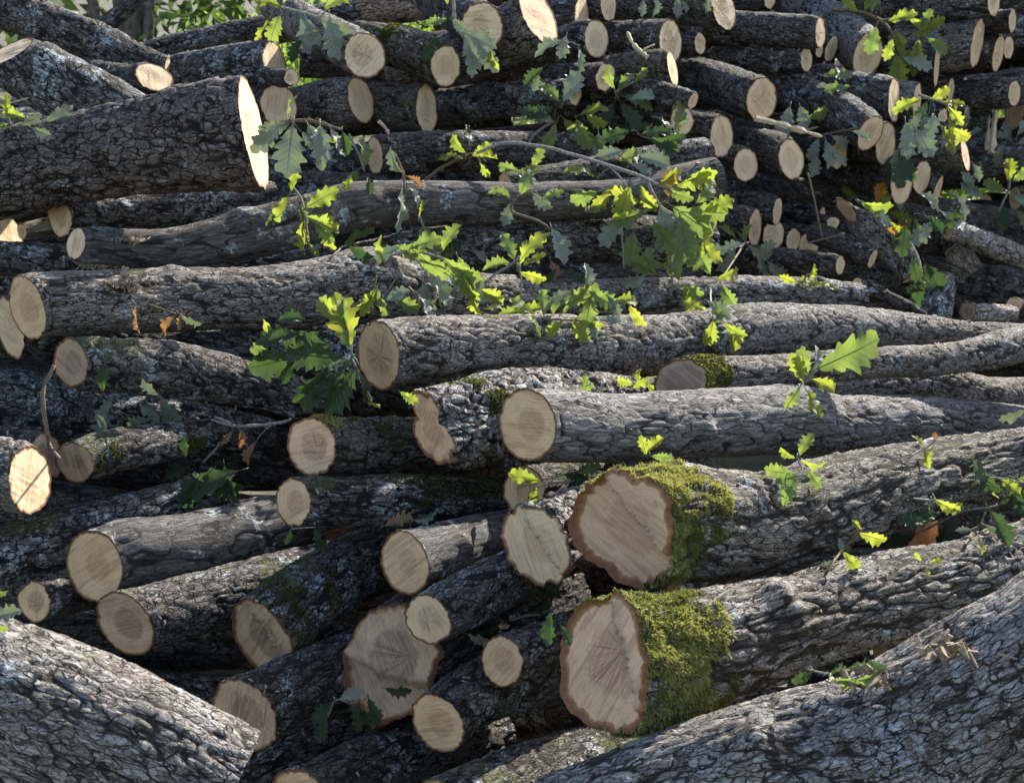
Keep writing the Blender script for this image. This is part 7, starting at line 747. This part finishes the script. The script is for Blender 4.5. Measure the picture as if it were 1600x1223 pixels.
  ('grey leaves and a thin upright stalk at the lower foot of the upper right stack', [[[0.5725, 4.0724, 0.9204, 0.0026], [0.7914, 4.8197, 0.9998, 0.0035], [0.7806, 4.8355, 1.074, 0.0026]], [[1.0017, 4.867, 1.2225, 0.0035], [1.0234, 4.849, 1.1377, 0.0035], [1.0516, 4.8197, 0.9998, 0.003]], [[1.0017, 4.8174, 0.9892, 0.0028], [1.1275, 4.8242, 1.021, 0.0033]]], [[[0.705, 4.2917, 1.0449], [-0.8795, -0.3835, -0.2817], [0.0103, -0.6073, 0.7944], 0.0919, 's'], [[0.7555, 4.7938, 0.9809], [-0.5396, -0.0946, -0.8366], [0.5132, -0.8247, -0.2377], 0.1029, 's'], [[0.7974, 4.7863, 0.9817], [0.8673, -0.1616, -0.4709], [-0.3302, -0.8946, -0.301], 0.0919, 's'], [[0.6485, 4.2337, 1.032], [-0.9867, -0.1399, -0.0829], [0.1187, -0.9681, 0.2208], 0.0777, 's'], [[0.8311, 4.7874, 0.9492], [0.4893, 0.0005, -0.8721], [-0.4286, -0.8708, -0.241], 0.0888, 's'], [[0.8613, 4.7708, 0.9295], [0.738, -0.1048, -0.6666], [-0.321, -0.9235, -0.2102], 0.0817, 's'], [[0.7761, 4.7922, 1.0026], [0.4132, 0.3063, 0.8576], [-0.5456, -0.6707, 0.5025], 0.0623, 'y'], [[0.7566, 4.8063, 1.0077], [-0.7644, 0.1605, 0.6245], [0.401, -0.6401, 0.6554], 0.0703, 'y'], [[0.8227, 4.8035, 0.9582], [0.903, 0.0255, 0.429], [-0.1277, -0.9373, 0.3244], 0.0759, 's']]),
  ('bright yellow green leaf lying on the end of the log stub at right', [[[0.8737, 4.2425, 0.9349, 0.0025], [0.8872, 4.2473, 0.9575, 0.0027]]], [[[0.9361, 4.2185, 0.9266], [-0.9708, 0.2043, 0.1255], [-0.0262, -0.6106, 0.7915], 0.084, 'y'], [[0.8798, 4.2254, 0.9372], [0.4381, 0.1238, 0.8903], [0.764, -0.5731, -0.2963], 0.0557, 'y'], [[0.8491, 4.2145, 0.9348], [-0.916, -0.2362, 0.3242], [0.1628, -0.9576, -0.2376], 0.0519, 'y'], [[0.9195, 4.2324, 0.9363], [0.8867, -0.2496, -0.3891], [0.1689, -0.6086, 0.7753], 0.0536, 'y']]),
  ('leaves among the lichened logs at the far left edge under the slanting log', [], [[[-1.2709, 3.7307, 1.4098], [0.9185, 0.0547, 0.3916], [0.2381, -0.8672, -0.4373], 0.0613, 's'], [[-1.2528, 3.7292, 1.4261], [-0.9292, -0.1488, 0.3385], [0.2729, -0.8935, 0.3566], 0.0605, 'y'], [[-1.205, 3.7326, 1.4179], [0.897, 0.0058, 0.4421], [0.1302, -0.959, -0.2516], 0.0749, 's'], [[-1.2922, 3.7207, 1.4101], [-0.9372, -0.2572, -0.2357], [0.1177, -0.8691, 0.4803], 0.0679, 'g'], [[-1.2203, 3.6758, 1.4032], [0.8813, -0.2995, -0.3656], [-0.3346, -0.9417, -0.035], 0.0653, 's'], [[-1.3003, 3.7254, 1.4342], [-0.0472, 0.2895, 0.956], [0.2431, -0.925, 0.2921], 0.0526, 'y']]),
  ('tuft of small green leaves in the gap behind the dark hearted cut end', [], [[[0.264, 3.1041, 0.8497], [0.896, -0.1397, 0.4216], [0.0597, -0.9027, -0.4261], 0.0451, 'y'], [[0.288, 3.1332, 0.848], [-0.1453, 0.3494, 0.9256], [-0.6673, -0.7253, 0.1691], 0.0408, 'y'], [[0.3015, 3.1245, 0.8528], [0.8227, -0.0387, -0.5671], [-0.0278, -0.9992, 0.0279], 0.0475, 'y'], [[0.27, 3.092, 0.8595], [-0.9798, 0.0181, 0.199], [-0.0608, -0.9756, -0.2109], 0.0366, 'y']]),
  ('small pale green leaf standing on the long smooth flaky log near its end', [], [[[0.1463, 2.9453, 0.8733], [0.2779, 0.1254, 0.9524], [0.013, -0.9918, 0.1268], 0.037, 'g'], [[0.1491, 2.9454, 0.8732], [0.7973, -0.1095, 0.5935], [0.1894, -0.8883, -0.4184], 0.0295, 'g']]),
  ('fallen leaves on the dark log under the long smooth grey log, centre right', [], [[[0.1223, 3.868, 1.02], [-0.6958, 0.0108, -0.7181], [0.3554, -0.8638, -0.3573], 0.075, 'd'], [[0.1411, 3.9024, 1.0068], [0.8762, -0.3433, -0.3382], [-0.1004, -0.8164, 0.5686], 0.0622, 'd'], [[-0.1399, 3.8829, 1.0743], [-0.9706, -0.1433, -0.1935], [0.1996, -0.9282, -0.3141], 0.0689, 'g'], [[-0.1926, 3.8887, 1.0789], [0.9473, -0.265, 0.18], [-0.1828, -0.9086, -0.3755], 0.0597, 'd'], [[-0.1752, 3.8943, 1.0958], [-0.691, -0.3784, -0.616], [0.0124, -0.8582, 0.5132], 0.0581, 's'], [[-0.1056, 3.9063, 1.0682], [0.7696, -0.0644, -0.6353], [0.0783, -0.9779, 0.194], 0.0477, 's'], [[0.1058, 3.909, 1.0414], [0.247, -0.4797, -0.8419], [0.5286, -0.6615, 0.532], 0.0629, 'b']]),
]
SPLINTERS = [('long pale splinter of split wood sticking out right of the large ringed cut end', [[0.834, 4.9651, 1.4016], [0.9366, 4.9804, 1.3775], [1.0731, 4.9925, 1.338]], 0.0132, 0.0088, 's'), ('grey split strip of wood under the long pale splinter', [[0.9664, 5.3251, 1.3597], [1.0647, 5.343, 1.3476], [1.14, 5.3668, 1.3633]], 0.0071, 0.0047, 's'), ('upright splintered stick standing in the dark hollow near the right edge', [[2.0403, 6.1398, 1.2309], [2.058, 6.1799, 1.3237], [2.0757, 6.2191, 1.4118]], 0.0164, 0.0109, 's'), ('second upright thin splinter left of the splintered stick in the hollow', [[2.0236, 6.1497, 1.244], [2.0384, 6.1871, 1.3235], [2.0506, 6.2217, 1.3902]], 0.0082, 0.0055, 's'), ('pale torn splinter leaning above the mossy block, top centre', [[0.4559, 4.9071, 1.6034], [0.4103, 4.9366, 1.6461], [0.3903, 4.9662, 1.6891]], 0.0086, 0.0065, 's'), ('short pale sliver lying across the mossy block, top centre', [[0.4339, 4.955, 1.6213], [0.4619, 4.9791, 1.6388], [0.4878, 5.0015, 1.648]], 0.0043, 0.0033, 's'), ('small broken twig stub above the long smooth log, centre left', [[-0.4027, 4.3781, 1.4037], [-0.3851, 4.3944, 1.3842], [-0.3752, 4.4106, 1.3646]], 0.0058, 0.0039, 's'), ('thin pale straw crossing the lichened logs at the left edge', [[-1.4182, 3.968, 1.454], [-1.3727, 3.9906, 1.4641], [-1.3355, 4.0136, 1.476]], 0.0035, 0.0026, 's')]
CHIPS = [('curly bark shavings caught on top of the long rough log, left', [-1.1034, 3.8469, 1.0261], (0.04, 0.015, 0.012), 90), ('moss and bark crumbs on the side of the long rough log below the shavings', [-0.8351, 3.0708, 1.07], (0.03, 0.01, 0.02), 40), ('pale bark shavings on the upper edge of the bottom right log', [0.6101, 1.842, 0.7421], (0.035, 0.02, 0.005), 26), ('bark crumbs under the burl of the long rough log', [-0.2351, 3.4532, 0.9928], (0.05, 0.02, 0.02), 50), ('brown crumbs on the smooth log near its left cut end', [-0.9615, 3.5918, 1.1256], (0.02, 0.01, 0.008), 24), ('bark crumbs on the ridge of the bottom right log at the frame centre', [0.5027, 1.8841, 0.6823], (0.02, 0.015, 0.006), 30)]


# ------------------------------------------------------------------ ground, track, far slope
def sheet(name, x0, x1, y0, y1, nx, ny, f, mat):
    X, Y = np.meshgrid(np.linspace(x0, x1, nx), np.linspace(y0, y1, ny)); Z = f(X, Y)
    o = mesh_obj(name, np.stack([X, Y, Z], -1).reshape(-1, 3), grid_faces(ny, nx, False), mat); o['kind'] = 'structure'; return o
def gz(X, Y):
    P = np.stack([X, Y, X * 0], -1)
    return .05 * vnoise(P * .5, 2) + .02 * vnoise(P * 2.1, 3) - .05 + .10 * np.clip(Y - 16, 0, None) * sstep(16, 40, Y)
sheet('ground', -150, 150, -60, 300, 181, 217, gz, M_GROUND)
sheet('dirt_track', -30, 30, 9.2, 11.4, 90, 12, lambda X, Y: gz(X, Y) + .03, M_TRACK)
# grass in tufts behind and beside the pile
n = 14000
gx = RNG.uniform(-7, 7, n); gy = RNG.uniform(.2, 15, n); g0 = np.stack([gx, gy, gz(gx, gy)], -1)
keep = vnoise(g0 * np.array([1.3, 1.3, 0]), 8) > -.35; g0 = g0[keep]; n = len(g0)
gd = unit(np.stack([RNG.normal(0, .4, n), RNG.normal(0, .4, n), np.ones(n)], -1)); gs = unit(np.cross(gd, RNG.normal(0, 1, (n, 3))))
gl = RNG.uniform(.06, .2, n)[:, None]; V = np.stack([g0 - gs * .003, g0 + gs * .003, g0 + gd * gl + np.array([0, 0, -.01])], 1).reshape(-1, 3)
go = mesh_obj('grass', V, None, M_GRASS, None, None, False, np.arange(n * 3).reshape(-1, 3)); go['kind'] = 'stuff'
tag(go, 'short rough grass growing around and behind the log pile', 'grass')

def leaf_cloud(name, n, centres, radii, size, mat, parent=None, seed=1):
    r = np.random.default_rng(seed); k = r.integers(0, len(centres), n); c = np.array(centres)[k]; R_ = np.array(radii)[k][:, None]
    p = c + unit(r.normal(0, 1, (n, 3))) * R_ * (r.random((n, 1)) ** .45)
    keep = vnoise(p * 2.2 / max(radii), seed) > -.45; p = p[keep]; n = len(p)
    a = unit(r.normal(0, 1, (n, 3))); b = unit(np.cross(a, r.normal(0, 1, (n, 3)))); s = size * r.uniform(.6, 1.3, (n, 1))
    V = np.stack([p - a * s, p - b * s * .45, p + a * s, p + b * s * .45], 1).reshape(-1, 3)
    return mesh_obj(name, V, np.arange(n * 4).reshape(-1, 4), mat, parent, None, False)
def tube(P, R_, sides=7, cap=True):
    P = np.array(P, float); R_ = np.array(R_, float); d = unit(np.gradient(P, axis=0)); up = np.array([.31, .2, .93]); a = unit(np.cross(d, up)); b = np.cross(d, a)
    th = np.linspace(0, 2 * math.pi, sides, endpoint=False)
    V = (P[:, None] + (a[:, None] * np.cos(th)[None, :, None] + b[:, None] * np.sin(th)[None, :, None]) * R_[:, None, None]).reshape(-1, 3)
    Q = grid_faces(len(P), sides); n = len(V); V = np.vstack([V, P[0], P[-1]]); j = np.arange(sides); k = (j + 1) % sides
    T = np.vstack([np.stack([k, j, np.full(sides, n)], -1), np.stack([n - sides + j, n - sides + k, np.full(sides, n + 1)], -1)])
    return V, Q, T
def merge(parts):
    V, Q, T, o = [], [], [], 0
    for v, q, t in parts: V.append(v); Q.append(q + o); T.append(t + o); o += len(v)
    return np.vstack(V), np.vstack(Q), np.vstack(T)
def plant(name, label, cat, loc, h, wd, n, size, mat, seed, group, trunk=.04, low=.15):
    r = np.random.default_rng(seed); root = thing(name, label, cat, loc, group); st = []
    cs, rs = [], []
    for k in range(9):
        a = r.uniform(0, 6.28); e = np.array([math.cos(a) * wd * r.uniform(.2, .6), math.sin(a) * wd * r.uniform(.2, .6), h * r.uniform(low + .1, .92)])
        m = e * np.array([.35, .35, .55]) + r.normal(0, .04 * wd, 3); st.append(tube([[0, 0, -.1], m, e], [trunk, trunk * .55, trunk * .2])); cs.append(e); rs.append(wd * r.uniform(.3, .5))
    v, q, t = merge(st); mesh_obj('trunk' if cat == 'tree' else 'stem', v, q, M_TRUNK, root, None, True, t)
    leaf_cloud('crown' if cat == 'tree' else 'foliage', n, cs, rs, size, mat, root, seed)
BL = ['tall bright green shrub behind the top left trunk', 'low green shrub seen between the thin leaning branch and the top left trunk',
      'shrub behind the top edge, left of the first round cut ends', 'shrub behind the top edge at the centre', 'bush behind the top right logs',
      'bush standing beyond the right end of the pile', 'shrub far left beyond the slanting lichened log']
for k, (x, y, h, wd) in enumerate([(-3.2, 8.6, 1.9, .9), (-2.3, 12.2, 2.0, 1.1), (-1.0, 8.4, 2.3, 1.0), (.6, 9.0, 2.3, 1.1), (2.6, 9.4, 2.3, 1.2), (4.6, 9.6, 2.2, 1.2), (-4.8, 10.5, 2.4, 1.2)]):
    plant('green_shrub', BL[k], 'shrub', (x, y, float(gz(np.array(x), np.array(y)))), h, wd, 5200, .035, M_BUSH, 40 + k, 'shrubs behind the log pile', .02)
TL = ['broad leafed tree behind everything at the far left', 'dark leafed tree behind the left part of the pile', 'leafy tree behind the middle of the pile',
      'full green tree behind the right part of the pile', 'tree at the far right behind the stacked logs', 'outermost tree at the right of the background']
for k, (x, y) in enumerate([(-12, 27), (-6.5, 25), (-1, 28), (5, 26), (11, 28), (17, 27)]):
    plant('broadleaf_tree', TL[k], 'tree', (x, y, float(gz(np.array(x), np.array(y)))), 7.5 + k % 3, 3.4, 9000, .11, M_BUSH2, 60 + k, 'trees beyond the track', .16, .1)
wc = [(x, 34 + 6 * math.sin(x), 5 + 3 * math.sin(x * 1.7)) for x in np.linspace(-60, 60, 34)]
wo = leaf_cloud('far_wood', 26000, wc, [5.5] * 34, .35, M_BUSH2, None, 5); wo['kind'] = 'stuff'; tag(wo, 'continuous leafy wood closing off the background', 'wood')

# ------------------------------------------------------------------ the logs
NEARN = 46
for i, (pts, nrm, a, kind, label, o) in enumerate(LOGS):
    build_log(pts, nrm, a, kind, label, o, i + 1, group='cut oak logs piled up')
print('TRIS visible logs', TRIS[0])
for i, (pts, dlab) in enumerate(DEEP_LOGS):
    build_log(pts, None, 0, ['dark', 'lichen', 'dark', 'heavy'][i % 4], dlab or 'dark bark log buried inside the pile, showing only in the gaps between others', {}, 200 + i, 1.9 if dlab else 2.8, True, 'logs buried inside the pile')
print('TRIS with deep logs', TRIS[0])

# ------------------------------------------------------------------ oak leaves and sprigs
def leaf_mesh(name, seed, mat, flat=False):
    r = np.random.default_rng(seed); nx = 36; x = np.linspace(0, 1, nx); nl = 4.6 + .5 * (seed % 3)
    env = .04 + .235 * np.sin(np.pi * np.clip(x, 0, 1) ** 1.4) ** .75; env[-1] = .02
    rows = []
    for sgn in (1, -1):
        p = r.uniform(0, 1); lob = .5 + .5 * np.cos(2 * np.pi * (nl * x ** .95 + p)); lob = lob ** .6
        fine = .07 * np.sin(x * (52 + 9 * (seed % 4)) + seed + sgn)
        rows.append((env * (.60 + .46 * lob + fine) * sstep(0, .1, x + .03) * (1 - .75 * sstep(.94, 1.0, x)), .055 * lob))
    V = []; LC = []; cols = (-1, -.66, -.33, 0, .33, .66, 1)
    b1, b2, b3 = r.uniform(.0, .55), r.uniform(.1, 1.0), r.uniform(0, 6)
    if flat: b1, b2 = .08, .25
    for i in range(nx):
        for c in cols:
            wdt, fw = rows[0] if c > 0 else rows[1]
            y = c * wdt[i]; xx = x[i] + abs(c) * fw[i]
            z = b2 * abs(y) - b1 * (xx - .3) ** 2 * 1.6 + .035 * math.sin(xx * 11 + b3) * (abs(y) * 6) + .16 * math.sin(xx * 17 + b3 * 2) * abs(y) * c
            V.append((xx, y, z)); LC.append((xx, y, 0))
    Q = grid_faces(nx, 7, False)
    pv, pq, pt = tube([[-.14, 0, -.02], [0, 0, 0], [.5, 0, -b1 * .07 + -.004], [.97, 0, -b1 * .7 - .004]], [.011, .010, .006, .002], 5)
    nV = len(V); V = np.vstack([V, pv]); LC = np.vstack([LC, pv * np.array([1, 0, 0])])
    me = mesh_obj(name, V, np.vstack([Q, pq + nV]), mat, None, {'lc': LC}, True, pt + nV); m = me.data
    bpy.data.objects.remove(me); return m
LV = {k: [leaf_mesh('oak_leaf', s + 10 * j, m) for s in range(7)] for j, (k, m) in enumerate(LEAFM.items())}
FLAT = 7
for j, (k, m) in enumerate(LEAFM.items()): LV[k].append(leaf_mesh('oak_leaf', 7 + 10 * j, m, True))
def leaf_matrix(p, dv, nr, ln, wmul):
    dv = Vector(dv).normalized(); nr = Vector(nr); nr = (nr - dv * nr.dot(dv)).normalized(); sdv = nr.cross(dv)
    return Matrix.Translation(Vector(p)) @ Matrix((dv, sdv, nr)).transposed().to_4x4() @ Matrix.Diagonal((ln, ln * wmul, ln, 1))
for i, (label, stems, leaves) in enumerate(SPRIGS):
    if len(leaves) == 1 and not stems:
        p, dv, nr, ln, k = leaves[0]; o = bpy.data.objects.new('oak_leaf', random.choice(LV[k])); COL.objects.link(o)
        o.matrix_world = leaf_matrix(p, dv, nr, ln, 1); tag(o, label, 'leaf'); continue
    base = Vector((stems[0][0] if stems else leaves[0][0])[:3])
    nm, cat = ('oak_sprig', 'sprig') if leaves else ('bare_twig', 'twig')
    root = thing(nm, label, cat, base, 'oak leaf sprigs on the log pile' if leaves else None)
    loose = not stems
    if not stems:
        bs = sorted([lf[0] for lf in leaves], key=lambda q: q[0]); stems = [[[q[0], q[1] + .01, q[2] - .004, .0013] for q in pr] for pr in zip(bs[:-1], bs[1:]) if math.dist(*pr) < .05] or [[[bs[0][0], bs[0][1] + .01, bs[0][2], .0012]]]
    parts = []
    for st in stems:
        S = np.array(st, float)
        if len(S) == 1: continue
        Cc, _ = catmull(S, max(6, len(S) * 5)); q = Cc[:, :3] - np.array(base); q = q + .0016 * np.stack([vnoise(Cc[:, :3] * 40 + j * 5, j) for j in range(3)], -1)
        parts.append(tube(q, np.maximum(Cc[:, 3], .0009), 6))
    sp = np.vstack([np.array(st, float)[:, :3] for st in stems])
    for (p, dv, nr, ln, k) in leaves:           # a stalk from each leaf back to the twig
        p_ = np.array(p); e = p_ - np.array(dv) * ln * .10; j = np.argmin(np.linalg.norm(sp - e, axis=1)); qn = sp[j]
        if .004 < np.linalg.norm(qn - e) < .055:
            mid_ = (qn + e) / 2 + np.array([0, 0, .006]); parts.append(tube(np.array([qn, mid_, e]) - np.array(base), [.0011, .0009, .0009], 5))
    for v, q, t in (parts if loose else [merge(parts)] if parts else []):
        mesh_obj('twig', v, q, M_TWIG if i % 3 else M_TWIGD, root, None, True, t)
    for (p, dv, nr, ln, k) in leaves:
        o = bpy.data.objects.new('leaf', LV[k][FLAT] if ln > .115 else random.choice(LV[k])); COL.objects.link(o); o.parent = root
        o.matrix_local = Matrix.Translation(-base) @ leaf_matrix(p, dv, nr, ln, random.uniform(.85, 1.15))

# ------------------------------------------------------------------ splinters and chips
for label, pts, r0, r1, kind in SPLINTERS:
    P = np.array(pts, float); b = P[0].copy(); Cc, _ = catmull(np.hstack([P, np.zeros((len(P), 1))]), 14)
    q = Cc[:, :3] - b; R_ = np.linspace(r0, r1, 14) * (1 + .25 * RNG.standard_normal(14)); R_[-1] = r1 * .3
    v, f, t = tube(q, np.abs(R_), 5); o = mesh_obj('wood_splinter', v, f, M_SPL if kind == 's' else M_CHIP, None, None, False, t); o.location = b; tag(o, label, 'splinter')
LT = np.vstack(LITTER); nL = len(LT); V, Q = [], []
for k in range(nL):
    p, nn = LT[k, :3], LT[k, 3:]; a = unit(np.cross(nn, RNG.normal(0, 1, 3)) + nn * RNG.normal(0, .25)); bb = np.cross(nn, a); far = np.linalg.norm(p - CAMP) / 2.6
    l, ww, tt = RNG.uniform(.002, .008) * far, RNG.uniform(.001, .0028) * far, .0008
    for sz in (0, 2):
        for (sx, sy) in ((-1, -1), (1, -.6), (.8, 1), (-.9, .7)): V.append(p + a * l * sx + bb * ww * sy + nn * tt * sz)
    n0 = k * 8; Q += [[n0 + 3, n0 + 2, n0 + 1, n0], [n0 + 4, n0 + 5, n0 + 6, n0 + 7]] + [[n0 + j, n0 + (j + 1) % 4, n0 + 4 + (j + 1) % 4, n0 + 4 + j] for j in range(4)]
o = mesh_obj('bark_crumbs', V, Q, M_CHIP, None, None, False); o['kind'] = 'stuff'; tag(o, 'loose bark crumbs and sawdust specks lying on the tops of the logs', 'crumbs')
for label, c, spread, cnt in CHIPS:
    V, Q = [], []
    for k in range(cnt):
        p = np.array([RNG.normal(0, spread[0]), RNG.normal(0, spread[1]), abs(RNG.normal(0, spread[2]))]); a = unit(RNG.normal(0, 1, 3)); bb = unit(np.cross(a, RNG.normal(0, 1, 3))); cc = np.cross(a, bb)
        l, ww, tt = RNG.uniform(.005, .018), RNG.uniform(.002, .006), .0012
        for sz in (-1, 1):
            for (sx, sy) in ((-1, -1), (1, -.6), (.8, 1), (-.9, .7)): V.append(p + a * l * sx + bb * ww * sy + cc * tt * sz)
        n0 = k * 8; Q += [[n0 + 3, n0 + 2, n0 + 1, n0], [n0 + 4, n0 + 5, n0 + 6, n0 + 7]] + [[n0 + j, n0 + (j + 1) % 4, n0 + 4 + (j + 1) % 4, n0 + 4 + j] for j in range(4)]
    o = mesh_obj('bark_chips', V, Q, M_CHIP, None, None, False); o.location = c; o['kind'] = 'stuff'; tag(o, label, 'chips')
